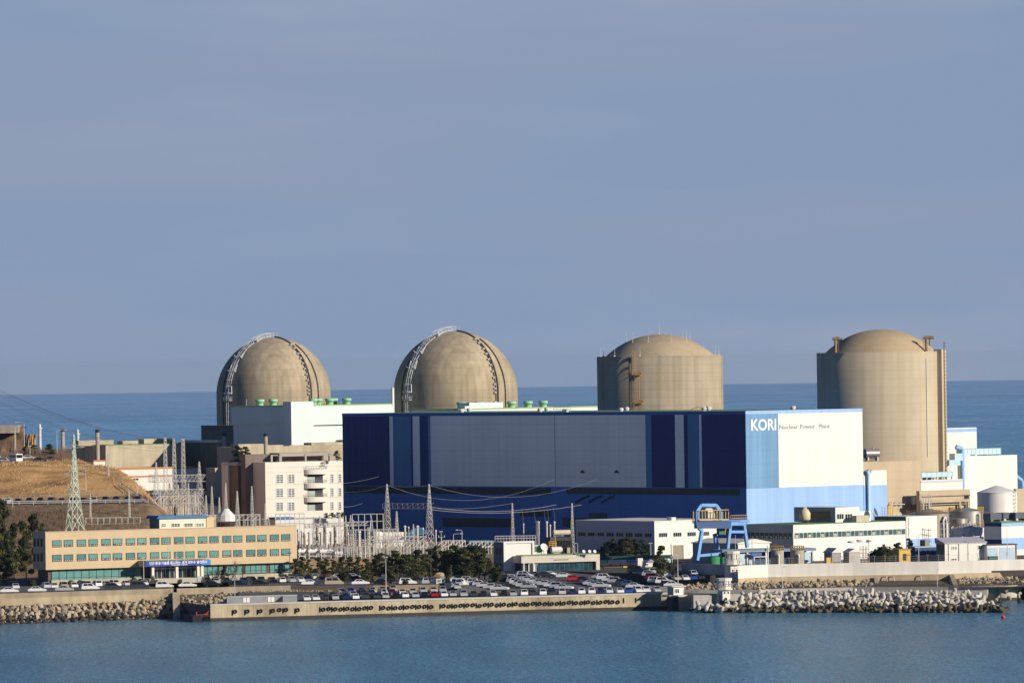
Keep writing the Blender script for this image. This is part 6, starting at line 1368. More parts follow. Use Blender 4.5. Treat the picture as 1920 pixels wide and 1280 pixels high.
for i, (px, top, bot, Y, w_, tp, nk, lb_) in enumerate((
    (309.5, 820, 950, 1906, 13, 3.5, (.4, 9), 'first of the three tall slim towers before the dark concrete block'),
    (326, 821, 950, 1912, 13, 3.5, (.4, 9), 'middle of the three tall slim towers before the dark concrete block'),
    (343, 822, 952, 1918, 14, 4.5, (.4, 9), 'last of the three tall slim towers before the dark concrete block, with a white head'),
    (292.5, 866, 972, 1840, 19, 1.6, None, 'broad pointed tower at the hillside end of the steel girder, by the blue hut roof'),
    (373.5, 865, 972, 1845, 21, 1.6, None, 'broad pointed tower at the far end of the steel girder, over the office roof'),
    (365.5, 920, 968, 1830, 11, 1.2, None, 'small pointed tower close beside the broad tower over the office roof'),
    (397, 911, 966, 1850, 8, 1.2, None, 'thin pointed tower between the broad tower and the round white water tank'),
    (423, 905, 968, 1870, 9, 1.2, None, 'thin pointed tower rising right behind the round white water tank'),
    (444.5, 920, 992, 1800, 12, 1.4, None, 'thin pointed tower just past the round white water tank'),
    (472, 911, 990, 1812, 10, 1.4, None, 'thin pointed tower before the brown glazed block, above the office roof'),
    (636.5, 962, 1064, 1770, 9, 3, None, 'short tower among the insulators beside the tan office end'),
    (725.5, 907, 1012, 1840, 15, 1.6, (.55, 10), 'tall tower at one end of the girder in front of the striped hall'),
    (804.5, 907, 1040, 1800, 20, 1.6, (.55, 11), 'tallest tower in front of the striped hall, at the wire end of the girder'),
    (743.5, 958, 1030, 1835, 13, 1.6, None, 'short pointed tower standing under the girder before the striped hall'),
    (691, 988, 1056, 1775, 8, 4, None, 'squat tower beside the white tank in the switchyard'),
    (960.5, 943, 1018, 1810, 8, 1.6, None, 'slender tower behind the blank white gatehouse block'),
    (1072.5, 943, 1036, 1790, 9, 1.6, None, 'slender tower beside the white workshop, behind the glass gatehouse'),
    (28, 800, 846, 2040, 4, 1.2, None, 'small grey tower among scrub under the bare cliff'),
    (203, 850, 925, 1880, 4, 1.5, None, 'thin grey mast tower on the edge of the grassy knoll'),
    (242, 920, 992, 1800, 6, 2, None, 'thin grey tower on the fenced bank beside the hill parking'),
    (169, 925, 990, 1800, 5, 1.5, None, 'thin grey mast behind the pale green pylon on the fenced bank'),
)):
    tower(lb_[0].lower() + lb_[1:], px, top, bot, Y, w_, tp, nk, r=.055 if w_ > 10 else .045, group='lattice towers of the switchyards')
def girder(label, p0, p1, w_=1.6, bays=12, Y0=1840, Y1=1840):
    a, b_ = V(p0[0], p0[1], Y0), V(p1[0], p1[1], Y1); t = T('steel_girder', label, 'girder', a); d = b_ - a; f = MB(); n = Vector((-d.y, d.x, 0)).normalized() * w_ / 2; u = Vector((0, 0, w_))
    for k in range(bays):
        x, y = d * (k / bays), d * ((k + 1) / bays)
        for o_ in (n, -n): f.tube(x + o_, y + o_, .09); f.tube(x + o_ + u, y + o_ + u, .09); f.tube(x + o_, y + o_ + u, .06, .06, 3); f.tube(x + o_ + u, x + o_, .06, .06, 3)
        f.tube(x - n, y + n, .06, .06, 3)
    f.build('truss', LAT, t); return t
girder('long grey truss girder tying the tall towers before the dark concrete block', (280, 903), (384, 902), 1.9, 14, 1842, 1846)
girder('short truss girder between the two tall towers in front of the striped hall', (722, 953), (808, 953), 1.5, 9, 1838, 1802)
INS = M('porcelain insulator', (.36, .30, .22), .45, .15, .8)
INSP = M('pale porcelain insulator', (.58, .54, .46), .45, .12, .8)
# yard terrace
yt = MB().prism([(-62, 1752), (-5, 1740), (2, 1900), (-105, 1960), (-110, 1800)], 6.7, 9.6)
tag(yt.build('switchyard_terrace', M('gravel terrace', (.28, .215, .145), 1, .3, .3)), kind='structure')
o = strip_wall('terrace_wall', [V(548, 1062, 1745), V(640, 1060, 1746), V(760, 1060, 1748)], 6.7, 10.1, .4, M('tan terrace wall', (.36, .255, .15), .95, .25, .3, .3)); tag(o, 'tan retaining wall of the switchyard half hidden by pines', 'wall')
def insulator(px, ptop, pbot, Y, r=.42, mat=INS, label='', group='porcelain insulator columns of the switchyard', head=True):
    P_ = V(px, ptop, Y); Pb = V(px, pbot, Y); t = T('insulator_column', label, 'insulator', (P_.x, P_.y, Pb.z), 0, group); hh = P_.z - Pb.z; z0 = hh * .12; n = max(5, int(hh / .55)); prof = [(r * 1.25, z0)]
    for k in range(n):
        za, zb__ = lerp(z0, hh, k / n), lerp(z0, hh, (k + .5) / n); prof += [(r, za), (r * .72, zb__)]
    prof += [(r * .7, hh), (0, hh)]; f = MB(); f.lathe(prof, 10); f.build('porcelain', mat, t)
    MB().box(-r, r, -r, r, min(-.5, gz(P_.x, P_.y) - Pb.z), z0).build('pedestal', GREYM, t)
    if head: MB().lathe([(r * 1.2, hh), (r * 1.35, hh + .25), (r * .6, hh + .5), (0, hh + .55)], 10).build('cap', GREYW, t)
    return t
k = 0
for px, a, b_, Y, r, mt in ((559, 995, 1030, 1768, .32, INSP), (566, 998, 1022, 1766, .32, INSP), (571, 1001, 1028, 1772, .42, INS), (580, 1000, 1026, 1764, .4, INSP), (594.5, 985, 1028, 1782, .5, INS), (602, 1000, 1025, 1764, .45, INSP), (608.5, 984, 1022, 1776, .48, INS), (612, 1000, 1030, 1766, .3, WHITE), (621, 999, 1025, 1764, .42, INSP), (628, 986, 1030, 1780, .48, INS), (649, 985, 1028, 1785, .55, INS), (652, 1002, 1030, 1768, .3, INS), (673, 998, 1060, 1762, .45, INSP), (759, 988, 1016, 1790, .34, INSP), (782.5, 988, 1022, 1786, .38, INSP), (766, 990, 1020, 1795, .22, INS), (793, 992, 1022, 1790, .22, INS), (817, 996, 1024, 1790, .24, INSP), (1006, 980, 1008, 1796, .28, INSP), (1010, 980, 1006, 1800, .24, INSP), (1025, 980, 1020, 1792, .3, INSP), (1039.5, 980, 1002, 1800, .26, INSP), (1031.5, 986, 1018, 1802, .22, INSP), (981.5, 984, 1004, 1805, .2, INSP)):
    k += 1; insulator(px, a, b_, Y, r, mt, nth(k) + ' porcelain column, counting from the tan office toward the white workshop')
# circuit breaker tanks, white
def breaker(px, py, Y, L_, r, label):
    P_ = V(px, py, Y); t = T('circuit_breaker', label, 'switchgear', (P_.x, P_.y, 9.6), 15); z = P_.z - 9.6
    f = MB(); f.tube((-L_ / 2, 0, z), (L_ / 2, 0, z), r, r, 14); f.tube((L_ / 2, 0, z), (L_ / 2 + .3, 0, z), r, r * .5, 14); f.tube((-L_ / 2 - .3, 0, z), (-L_ / 2, 0, z), r * .5, r, 14); f.build('tank', WHITE, t)
    f = MB()
    for x in (-L_ * .38, L_ * .38): f.box(x - .1, x + .1, -.5, -.3, 0, z); f.box(x - .1, x + .1, .3, .5, 0, z)
    f.box(-L_ * .4, L_ * .4, -.45, .45, z * .35, z * .35 + .2); f.build('frame', GREYW, t)
    f = MB(); [f.lathe([(r * .75, z + r * .6), (r * .75, z + r * 1.25), (0, z + r * 1.3)], 10, (x, 0, 0)) for x in (-L_ * .3, L_ * .3)]; f.build('turret', WHITE, t)
for px, py, L_, lb_ in ((566, 1033, 2.2, 'white breaker tank at the office end of the switchyard'), (586, 1033, 2.6, 'white breaker tank second along the switchyard front'), (611, 1033, 3.6, 'long white breaker tank in the middle of the switchyard front'), (634, 1036, 2.0, 'short white breaker tank beside the squat tower')):
    breaker(px, py, 1762, L_, .55, lb_)
t = T('transformer', 'dark oil transformer with pale cylindrical conservator and white pillar by the workshop', 'transformer', V(1050, 1030, 1786) * 1, 20); t.o.z = 6.7; t.e.location.z = 6.7
zz = V(1050, 1002, 1786).z - 6.7; f = MB(); f.box(-3.2, 3.2, -1, 2.5, 0, zz * .92)
for k in range(14): f.box(-3.1 + k * .46, -2.95 + k * .46, -1.5, -1.0, .5, zz * .8)
f.build('body', M('dark transformer', (.05, .045, .045), .7, .35, .8, dark=(.2, .18, .15), darkamt=.3), t)
f = MB(); zc = V(1050, 998, 1784).z - 6.7; f.tube((-2.3, -1, zc), (2.6, -1, zc), .75, .75, 14); f.build('conservator', M('pale conservator', (.62, .56, .44), .6, .1), t)
MB().box(1.3, 2.2, -2.2, -1.6, 0, zz * .55).build('pillar', CONC2, t)
t = T('oil_tank', 'white horizontal tank with yellow railing on the roofline behind the glass gatehouse', 'tank', V(1044, 1034, 1745) * 1, 20); t.o.z = 6.7; t.e.location.z = 6.7; zz = V(1044, 1030, 1745).z - 6.7
f = MB(); f.tube((-1.6, 0, zz), (1.2, 0, zz), .85, .85, 16); f.tube((1.2, 0, zz), (1.5, 0, zz), .85, .5, 16); f.build('vessel', WHITE, t); MB().box(-1.2, .9, -.5, .5, 0, zz - .8).build('stand', CONC2, t)
f = MB(); rail(f, [Vector((-1.9, .9, zz + .7)), Vector((.2, .9, zz + .7))], 1.5, .1, .7, 0, 3); f.build('railing', YELLOW, t)
# white storage tank and low white walls behind the yard
t = tank('plain white storage tank behind the switchyard insulators', 694, 716, 996, 1850, 9, WHITE, .05, 28); 
o = simple_block('low_white_store', 'low white store with a sky blue sloping canopy behind the switchyard', 'store', 716, 998, 1872, 8, 20, 760, 700, WHITE)
f = MB(); x0, z0 = o.fy(757, 1001, -.5); x1, z1 = o.fy(800, 990, -.5); f.add([(x0, -2, z1 - 2.2), (x1, -2, z1 - 1.2), (x1, 3, z1 + .2), (x0 + 4, 3, z1), (x0, -2, z1 - 2.4), (x1, -2, z1 - 1.4)], [(0, 1, 2, 3), (4, 5, 1, 0)]); f.build('canopy', M('teal canopy', (.08, .26, .38), .6, .15), o)
lws = o = simple_block('low_white_store', 'long low white wall with a bluish shaded part behind the insulators, below the office block', 'store', 516, 974, 1900, 8, 26, 640, 478, M('pale store wall', (.70, .69, .66), .8, .08, .2, .1))
MB().box(-.2, 6, -.2, 5, o.h + .002, o.h + .7).build('roof', BLUE, o)
f = MB(); f.box(0, 6, 6, 6.01, 0, .1)
o = simple_block('long_shed', 'low dark canopy with a teal sloping roof in front of the striped hall', 'shed', 880, 1016, 1830, 6.7, 18, 924, 866, M('dark shed front', (.03, .04, .06), .8, .2), cap=M('teal canopy', (.08, .26, .38), .6, .15))
# bus bar frames: fine pale pipework
BUS = M('pale busbar steel', (.64, .61, .55), .6, .12, 1.)
def busframe(label, pxa, pxb, ptop, pbot, Y, n, dY=6, slope=True, r=.09):
    A_, B_ = V(pxa, ptop, Y), V(pxb, ptop, Y); zb__ = V(pxa, pbot, Y).z; t = T('busbar_frame', label, 'switchgear', (A_.x, A_.y, zb__)); hh = A_.z - zb__; Lx = B_.x - A_.x; f = MB()
    for j in range(2):
        y = j * dY
        for k in range(n + 1): x = Lx * k / n; f.tube((x, y, min(0, gz(A_.x + x, A_.y + y) - zb__)), (x, y, hh), r)
        for z in (hh, hh * .62): f.tube((0, y, z), (Lx, y, z), r)
    for k in range(n + 1):
        x = Lx * k / n; f.tube((x, 0, hh), (x, dY, hh), r * .8)
        if slope and k % 2 == 0: f.tube((x, 0, hh), (x - 1.6, -2.4, hh - 1.4), r); f.tube((x - 1.6, -2.4, 0), (x - 1.6, -2.4, hh - 1.4), r)
    f.build('pipework', BUS, t); return t
busframe('pale pipe frame with angled struts beside the tallest tower, above the pines', 830, 872, 1014, 1042, 1790, 8)
busframe('pale pipe frame with angled struts next to the blank gatehouse block', 882, 926, 1016, 1042, 1785, 8)
busframe('low pale pipe frame across the middle of the switchyard', 700, 800, 1017, 1046, 1778, 16, 8, True, .075)
busframe('tall pale busbar frame behind the row of porcelain columns', 640, 745, 994, 1045, 1805, 12, 8, False, .08)
busframe('busbar frame of thin dark posts behind the office end of the switchyard', 516, 570, 963, 1012, 1840, 6, 3, False, .07)
busframe('busbar frame of thin posts against the foot of the striped hall', 660, 718, 964, 1000, 1850, 5, 3, False, .06)
busframe('pipe frame beside the squat tower and the breaker tanks', 632, 700, 1025, 1062, 1760, 9, 4, False, .07)
busframe('low pipe frame on the fenced bank between the pylon and the blue hut', 160, 262, 971, 1000, 1790, 9, 3, False, .06)
busframe('tangled busbar pipework under the long truss girder', 298, 372, 930, 968, 1870, 16, 9, True, .08)
busframe('pale pipework above the office roof behind the water tank', 380, 486, 966, 992, 1830, 14, 6, True, .07)
t = busframe('thin roofline railing frame on the gatehouse block roof', 928, 1004, 1005, 1017, 1740, 14, 3, False, .06)
# A-frame poles
for i, (px, a, b_) in enumerate(((657, 965, 990), (696, 966, 990), (648, 966, 990), (600, 966, 990), (503, 966, 985))):
    P_, Pb = V(px, a, 1835), V(px, b_, 1835); t = T('frame_pole', nth(i + 1) + ' of the pale A-shaped poles, counting from the striped hall side of the yard', 'pole', (P_.x, P_.y, Pb.z), 0, 'A-shaped poles in the switchyard'); hh = P_.z - Pb.z; f = MB(); g0 = min(-3, gz(P_.x, P_.y) - Pb.z); f.tube((-1.1, 0, g0), (0, 0, hh), .09); f.tube((1.1, 0, g0), (0, 0, hh), .09); f.build('legs', BUS, t)
# overhead wires
def wire(label, pts, sag, r=.045, mat=None, group='overhead wires', name='power_line', n=16):
    f = MB(); 
    for a, b_ in pts:
        a, b_ = Vector(a), Vector(b_); P = [a.lerp(b_, k / n) - Vector((0, 0, sag * 4 * (k / n) * (1 - k / n))) for k in range(n + 1)]
        for p, q in zip(P, P[1:]): f.tube(p, q, r, r, 3, 0, False)
    o = f.build(name, mat or M('wire aluminium', (.30, .29, .28), .5, .1, .2)); tag(o, label, 'power line', group); return o
wd_ = M('dark wire', (.10, .11, .13), .5, .1, .2)
for i, (a, b_, s_) in enumerate((((-60, 700), (309, 822), 3.0), ((-60, 704), (326, 823), 3.2), ((-60, 712), (343, 824), 3.4), ((-60, 722), (309, 838), 3.2), ((-60, 727), (326, 842), 3.4), ((-60, 752), (309, 846), 2.6))):
    wire(nth(i + 1) + ' dark line sagging down to the three slim towers, from the top', [(V(a[0], a[1], 1500), V(b_[0], b_[1], 1908 + 3 * i))], s_, .035, wd_, 'lines coming down over the sea')
WL = M('pale wire', (.62, .58, .52), .5, .1, .2)
for i, (a, b_, s_, r) in enumerate((((725.5, 909), (1040, 898), 5.2, .022), ((804.5, 909), (1118, 899), 4.2, .022), ((808, 950), (1043, 946), 1.6, .05), ((808, 955), (1090, 946), 1.6, .05), ((725, 909), (640, 921), .8, .02), ((804, 909), (726, 909), .5, .02), ((640, 906), (710, 893), .3, .022), ((642, 950), (680, 943), .3, .03), ((822, 953), (960, 943), .6, .025))):
    wire(nth(i + 1) + ' of the pale wires strung in front of the striped hall, from the highest', [(V(a[0], a[1], 1825), V(b_[0], b_[1], 1825))], s_, r, WL, 'pale wires before the striped hall')
for i, (px, a, b_) in enumerate(((982, 951, 985), (1004, 952, 980), (1023, 952, 980), (1030, 952, 986), (1041, 951, 980))):
    wire(nth(i + 1) + ' drooping jumper wire down to the porcelain columns by the gatehouse', [(V(px - 4, a, 1815), V(px, b_, 1800))], -.7, .03, WL, 'jumper wires by the gatehouse', 'jumper_wire', 8)
for i, (px0, py0, px1, py1) in enumerate(((138, 860, 292, 895), (140, 868, 300, 905), (145, 900, 290, 925))):
    wire(nth(i + 1) + ' of the pale lines from the green pylon to the girder towers', [(V(px0, py0, 1765), V(px1, py1, 1842))], .9, .025, WL, 'lines from the green pylon')
# fences and rails on the hill
def hill_pt(px, py, lo_=1700, hi_=2240):
    best = None; y = lo_
    while y < hi_:
        P_ = V(px, py, y)
        if P_.z <= hill_z(P_.x, y): return P_
        y += 1.0
    return V(px, py, hi_)
GR = M('white guard rail', (.66, .64, .58), .6, .08)
f = MB(); pts = [Vector((x, 1820.5, hill_z(x, 1820.5))) for x in fr(-186, -104, 4)]
for a, b_ in zip(pts, pts[1:]):
    f.tube(a, a + Vector((0, 0, 1.0)), .09)
    for z in (.45, .95): f.tube(a + Vector((0, 0, z)), b_ + Vector((0, 0, z)), .13)
o = f.build('guard_rail', GR); tag(o, 'white double guard rail in front of the cars parked on the hill strip', 'guard rail')
f = MB(); pts = [Vector((x, 1843, hill_z(x, 1843))) for x in fr(-170, -106, 3)]
for a, b_ in zip(pts, pts[1:]):
    f.tube(a, a + Vector((0, 0, 2.0)), .06); [f.tube(a + Vector((0, 0, z)), b_ + Vector((0, 0, z)), .035, .035, 3) for z in (.7, 1.4, 2.0)]
o = f.build('hill_fence', M('fence grey', (.45, .43, .40), .7)); tag(o, 'grey post fence behind the cars parked on the hill strip', 'fence')
f = MB(); pts = [hill_pt(px, py) for px, py in ((226, 912), (240, 922), (254, 931), (268, 940), (278, 944))]
for a, b_ in zip(pts, pts[1:]): f.tube(a, a + Vector((0, 0, 1.3)), .07); f.tube(a + Vector((0, 0, 1.2)), b_ + Vector((0, 0, 1.2)), .12); f.tube(a + Vector((0, 0, .4)), b_ + Vector((0, 0, .4)), .10)
o = f.build('stair_rail', GR); tag(o, 'pale sloping handrail down the flank of the grassy knoll', 'railing')
f = MB(); pts = [Vector((x, 1798 - .0 * x, hill_z(x, 1798))) for x in fr(-128, -100, 2)]
pts = [Vector((x, 1790, hill_z(x, 1790))) for x in fr(-160, -100, 1.6)]
for a, b_ in zip(pts, pts[1:]):
    f.tube(a, a + Vector((0, 0, 2.2)), .05); [f.tube(a + Vector((0, 0, z)), b_ + Vector((0, 0, z)), .03, .03, 3) for z in (.5, 1.3, 2.2)]
o = f.build('bank_fence', M('dark fence', (.14, .12, .10), .8)); tag(o, 'dark wire fence across the brown bank above the office roof', 'fence')
def lamp(label, px, ptop, pbot, Y, arm=-1.4, r=.07, mat=GREYW, zb=None, group='lamp posts', head=True, name='street_lamp', yawdir=1):
    P_ = V(px, ptop, Y); z0 = V(px, pbot, Y).z if zb is None else zb; t = T(name, label, 'lamp post', (P_.x, P_.y, z0), 0, group); hh = P_.z - z0
    f = MB(); f.tube((0, 0, min(0, gz(P_.x, P_.y) - z0) if Y > 1700 else -.3), (0, 0, hh * .96), r * 1.3, r * .8, 6)
    if arm: f.path([(0, 0, hh * .96), (arm * .25, 0, hh * .99), (arm, 0, hh)], r * .8, 6)
    f.build('post', mat, t)
    if head: f = MB(); f.box(min(arm, arm * 1.5) if arm else -.5, max(arm, arm * 1.5) if arm else .5, -.15, .15, hh - .08, hh + .12); f.build('lamp_head', mat, t)
    return t
LP = [(440, 1085, 1131, 1600, 0, 'plain pale pole standing by the grey corrugated fence'), (723, 1044, 1112, 1606, 0, 'tall pale pole among the cars below the retaining wall'), (807.5, 1040, 1097, 1628, 0, 'tall dark pole in front of the pines beside the monument stone'),
      (1005, 1058, 1090, 1690, 0, 'pole in front of the glass door of the gatehouse'), (1260.5, 1043, 1092, 1690, 0, 'thick pale pole beside the dark bush at the car park end'), (1270.5, 1040, 1100, 1618, 0, 'thin pole rising beside the quay guard hut'),
      (1466.5, 1062, 1105, 1625, .7, 'grey lamp post on the breakwater road in front of the white sea wall'), (1757, 1067, 1107, 1622, .3, 'thin lamp post on the breakwater beside the outfall recess'), (269, 1045, 1096, 1650, 0, 'lamp post before the office entrance banner'),
      (543, 1036, 1096, 1650, 0, 'dark lamp post at the end corner of the tan office'), (45, 791, 846, 2020, -1.8, 'curved white street lamp on the skyline beside the bare cliff'), (106.5, 806, 861, 1995, 2.2, 'white street lamp leaning toward the concrete stack on the hill'),
      (160.5, 876, 922, 1860, -1.6, 'white street lamp at the shoulder of the grassy knoll'), (256.5, 903, 945, 1835, -.3, 'thin white pole at the foot of the grassy knoll'), (23.5, 934, 958, 1815, -2.0, 'curved white street lamp before the cars on the hill strip'), (56, 836, 858, 1990, 0, 'short white pole beside the bus on the hill road'),
      (850, 1000, 1038, 1780, 1.8, 'grey arched street lamp above the pines in the switchyard'), (866, 993, 1036, 1784, -1.1, 'tall straight yard light beside the arched lamp'), (827, 996, 1030, 1790, 0, 'pale yard light post beside the tallest tower'), (1041, 1004, 1034, 1770, 1.6, 'arched white street lamp before the dark transformer'),
      (1083, 1018, 1036, 1750, -.5, 'short white lamp behind the gatehouse roof end'), (1220, 1018, 1042, 1770, 0, 'white pole against the shaded workshop wall'), (1722, 1001, 1051, 1690, 1.0, 'white street lamp in front of the blue store'), (1888, 985, 1040, 1700, 0, 'thin yard pole in front of the cream and blue store'), (651, 1020, 1048, 1755, -.8, 'short white street lamp among the insulators'), (684, 1016, 1052, 1752, -.9, 'white street lamp beside the porcelain columns'),
      (315, 1008, 1050, 1640, 0, 'first white flagpole in front of the office windows over the banner'), (331, 1032, 1050, 1640, 0, 'short flagpole over the middle of the banner'), (345.5, 1008, 1048, 1640, 0, 'last white flagpole in front of the office windows over the banner'), (1366, 1003, 1048, 1700, 0, 'thin white mast under the blue crane'), (1378.5, 1000, 1050, 1700, 0, 'thin white mast beside the trestle of the blue crane'), (1410, 1010, 1045, 1700, 0, 'white post at the corner of the blue shelter')]
for px, a, b_, Y, arm, lb_ in LP:
    flag = 'flagpole' in lb_ or 'mast' in lb_
    lamp(lb_, px, a, b_, Y, arm, .06 if flag else .085, group='poles and lamp posts', head=not flag, name='flagpole' if 'flagpole' in lb_ else ('mast' if 'mast' in lb_ else 'street_lamp'), mat=STEELD if 'dark' in lb_.split()[1:2] or lb_.startswith('dark') or 'tall dark' in lb_ else GREYW)

# more of the tangle: thin towers, poles, cross beams
for px, top, bot, Y, w_, lb_ in ((353, 905, 966, 1835, 9, 'thin tower just inside the far broad tower at the steel girder'), (386, 928, 968, 1838, 7, 'small pointed tower right of the broad tower over the office roof'), (411, 932, 972, 1826, 6, 'small pointed tower above the stair head of the blue hut'), (300, 918, 972, 1828, 9, 'low tower inside the hillside broad tower'), (318, 905, 968, 1850, 9, 'low tower under the first of the three tall slim towers'), (334, 908, 968, 1856, 9, 'low tower under the last of the three tall slim towers'),
    (497, 944, 990, 1812, 6, 'tiny tower at the foot of the cream office block corner'), (588, 968, 1050, 1768, 6, 'thin tower between the breaker tanks nearest the office'), (662, 974, 1056, 1766, 6, 'thin tower just past the squat tower in the switchyard'), (705, 992, 1058, 1760, 6, 'thin tower beside the plain white storage tank'), (775, 982, 1044, 1788, 6, 'thin tower midway between the two tall towers of the striped hall')):
    tower(lb_, px, top, bot, Y, w_, 1.4, None, r=.045)
girder('second truss girder lower down between the broad towers over the office roof', (286, 926), (382, 925), 1.3, 14, 1842, 1846)
girder('thin truss girder across the switchyard above the breaker tanks', (572, 989), (690, 984), 1.0, 14, 1772, 1776)
girder('thin truss girder from the squat tower toward the tallest tower', (690, 1012), (800, 1012), 1.0, 12, 1776, 1780)
rp = random.Random(31)
for i in range(46):
    px = rp.uniform(560, 830); bot = rp.uniform(1030, 1058); hh = rp.uniform(16, 46); Y = rp.uniform(1762, 1800); P_, Pb = V(px, bot - hh, Y), V(px, bot, Y); t = T('yard_pole', 'slender pale steel pole in the thick of the switchyard', 'pole', (P_.x, P_.y, Pb.z), 0, 'slender poles of the switchyard'); z = P_.z - Pb.z
    f = MB(); f.tube((0, 0, min(0, gz(P_.x, P_.y) - Pb.z)), (0, 0, z), .09, .05, 5); f.tube((-.9, 0, z * .96), (.9, 0, z * .96), .05)
    if i % 2: f.tube((-.7, 0, z * .7), (.7, 0, z * .7), .045)
    f.build('post', BUS, t)
    f = MB(); [f.lathe([(.05, 0), (.13, .1), (.13, .5), (.05, .6)], 6, (x, 0, z * .96)) for x in (-.8, .8)]; f.build('cap_insulator', INSP, t)
# small pipe racks and vents among the tanks on the right
for px, py, pb, Y, n, lb_ in ((1768, 978, 1012, 1795, 4, 'rusty pipe rack between the cream stair block and the silver tanks'), (1850, 958, 985, 1815, 4, 'yellow-brown pipe rack beside the store with the navy end'), (1735, 926, 946, 1930, 5, 'thin pipe rack below the sandy gallery beam'), (1663, 950, 968, 1900, 5, 'low pipe rack at the foot of the sandy annex')):
    A_, Bb = V(px, py, Y), V(px, pb, Y); t = T('pipe_rack', lb_, 'pipes', (A_.x, A_.y, Bb.z), 24); hh = A_.z - Bb.z; f = MB()
    for k in range(n): f.tube((k * .9 - 1.6, 0, -2), (k * .9 - 1.6, 0, hh * (1 - .12 * (k % 3))), .1, .1, 6)
    for z in (.3, .62, .92): f.tube((-2, 0, hh * z), (2.2, 0, hh * z), .08, .08, 5)
    f.build('pipework', random.choice((RUST, ORL, GREYM)), t)
# ---------------------------------------------------------------- trees and shrubs
BARK = M('pine bark', (.10, .07, .05), 1, .3, 2.)
NEED = [M('pine needles', (.072, .082, .028), .9, .35, .9, spec=.1), M('pine needles olive', (.112, .108, .034), .9, .35, .9, spec=.1), M('pine needles deep', (.036, .046, .02), .9, .35, .9, spec=.1)]
SHR = [M('clipped shrub', (.135, .115, .030), .95, .3, 1.2, spec=.1), M('dark shrub', (.035, .042, .018), .95, .3, 1.2, spec=.1), M('red brown shrub', (.16, .055, .03), .95, .3, 1.2, spec=.1)]
def leaves(f, c, rx, ry, rz, n, s0, s1, rnd, mi=0, shell=.55):
    """needle tufts: small faces scattered through an ellipsoid"""
    for _ in range(n):
        while True:
            u = Vector((rnd.uniform(-1, 1), rnd.uniform(-1, 1), rnd.uniform(-1, 1)))
            if shell ** 2 < u.length_squared < 1: break
        p = Vector(c) + Vector((u.x * rx, u.y * ry, u.z * rz)); s_ = rnd.uniform(s0, s1)
        n_ = (Vector((u.x / rx, u.y / ry, u.z / rz)).normalized() + Vector((rnd.gauss(0, .7), rnd.gauss(0, .7), rnd.gauss(.2, .7)))).normalized()
        a = n_.orthogonal().normalized(); b_ = n_.cross(a); t = rnd.uniform(0, 6.3); a, b_ = a * cos(t) + b_ * sin(t), b_ * cos(t) - a * sin(t)
        k = rnd.uniform(.35, .6)
        f.add([p - a * s_, p - b_ * s_ * k, p + a * s_, p + b_ * s_ * k], [(0, 1, 2, 3)], mi)
def pine_meshes(seed, h_=7., spread=2.4):
    rnd = random.Random(seed); tr = MB(); cr = MB(); top = Vector((rnd.uniform(-.5, .5), rnd.uniform(-.5, .5), h_ * .9)); mid = Vector((rnd.uniform(-.5, .5), rnd.uniform(-.3, .3), h_ * .45))
    tr.tube((0, 0, -.3), mid, .22, .15, 7); tr.tube(mid, top, .15, .05, 6)
    for k in range(rnd.randint(13, 17)):
        t = lerp(.16, 1., (k + rnd.random()) / 15); t = min(t, 1.); z = h_ * t; a = rnd.uniform(0, 6.3); rr = spread * (1 - .62 * t) * rnd.uniform(.35, 1.0) if t < .93 else .2
        c = Vector((cos(a) * rr, sin(a) * rr, z)); st_ = mid.lerp(top, max(0, (t * .92 - .45) / .5)) if t > .45 else Vector((0, 0, 0)).lerp(mid, t / .45)
        tr.tube(st_ - Vector((0, 0, .2)), c, .07, .03, 4); s_ = rnd.uniform(.75, 1.25) * lerp(1.25, .75, t)
        leaves(cr, c + Vector((0, 0, .15)), s_ * 1.15, s_ * 1.15, s_ * .45, 135, .17, .36, rnd, rnd.choice((0, 0, 1, 2, 2)), .2)
    return tr.mesh('trunk', BARK), cr.mesh('crown', NEED)
def bush_meshes(seed, kind=0):
    rnd = random.Random(seed); cr = MB(); leaves(cr, (0, 0, .95), 1.3, 1.3, 1.0, 420, .10, .2, rnd, 0, .8); cr.lathe([(.5, 0), (1.05, .3), (1.15, .9), (.85, 1.5), (0, 1.8)], 10); tr = MB(); tr.tube((0, 0, -.2), (0, 0, .6), .12, .08, 5)
    return tr.mesh('stem', BARK), cr.mesh('foliage', SHR[kind])
def bare_meshes(seed, h_=6.):
    rnd = random.Random(seed); tr = MB(); tw = MB()
    def br_(p, d, L_, r, lv, f):
        q = p + d * L_; f.tube(p, q, r, r * .6, 5 if lv == 0 else 3)
        if lv >= 4: return
        for _ in range(3 if lv else 4):
            nd = (d + Vector((rnd.gauss(0, .5), rnd.gauss(0, .5), rnd.gauss(.12, .25)))).normalized(); br_(p.lerp(q, rnd.uniform(.55, 1)), nd, L_ * rnd.uniform(.55, .78), r * .6, lv + 1, tw)
    br_(Vector((0, 0, -.2)), Vector((0, 0, 1)), h_ * .36, .13, 0, tr); return tr.mesh('trunk', BARK), tw.mesh('branches', M('bare twigs', (.20, .15, .11), 1, .2, 2.))
PV = [pine_meshes(100 + i, 7., 2.5 + .25 * (i % 3)) for i in range(7)]
BV = {k: [bush_meshes(300 + i + 10 * k, k) for i in range(3)] for k in range(3)}
RV = [bare_meshes(500 + i) for i in range(4)]
def plant(name, meshes, label, cat, loc, s, group, rz=None, sz=None):
    t = T(name, label, cat, loc, random.uniform(0, 360) if rz is None else rz, group); t.e.scale = (s, s, s if sz is None else sz)
    for me in meshes: o = bpy.data.objects.new(me.name.split('.')[0], me); COL.objects.link(o); o.parent = t.e
    return t
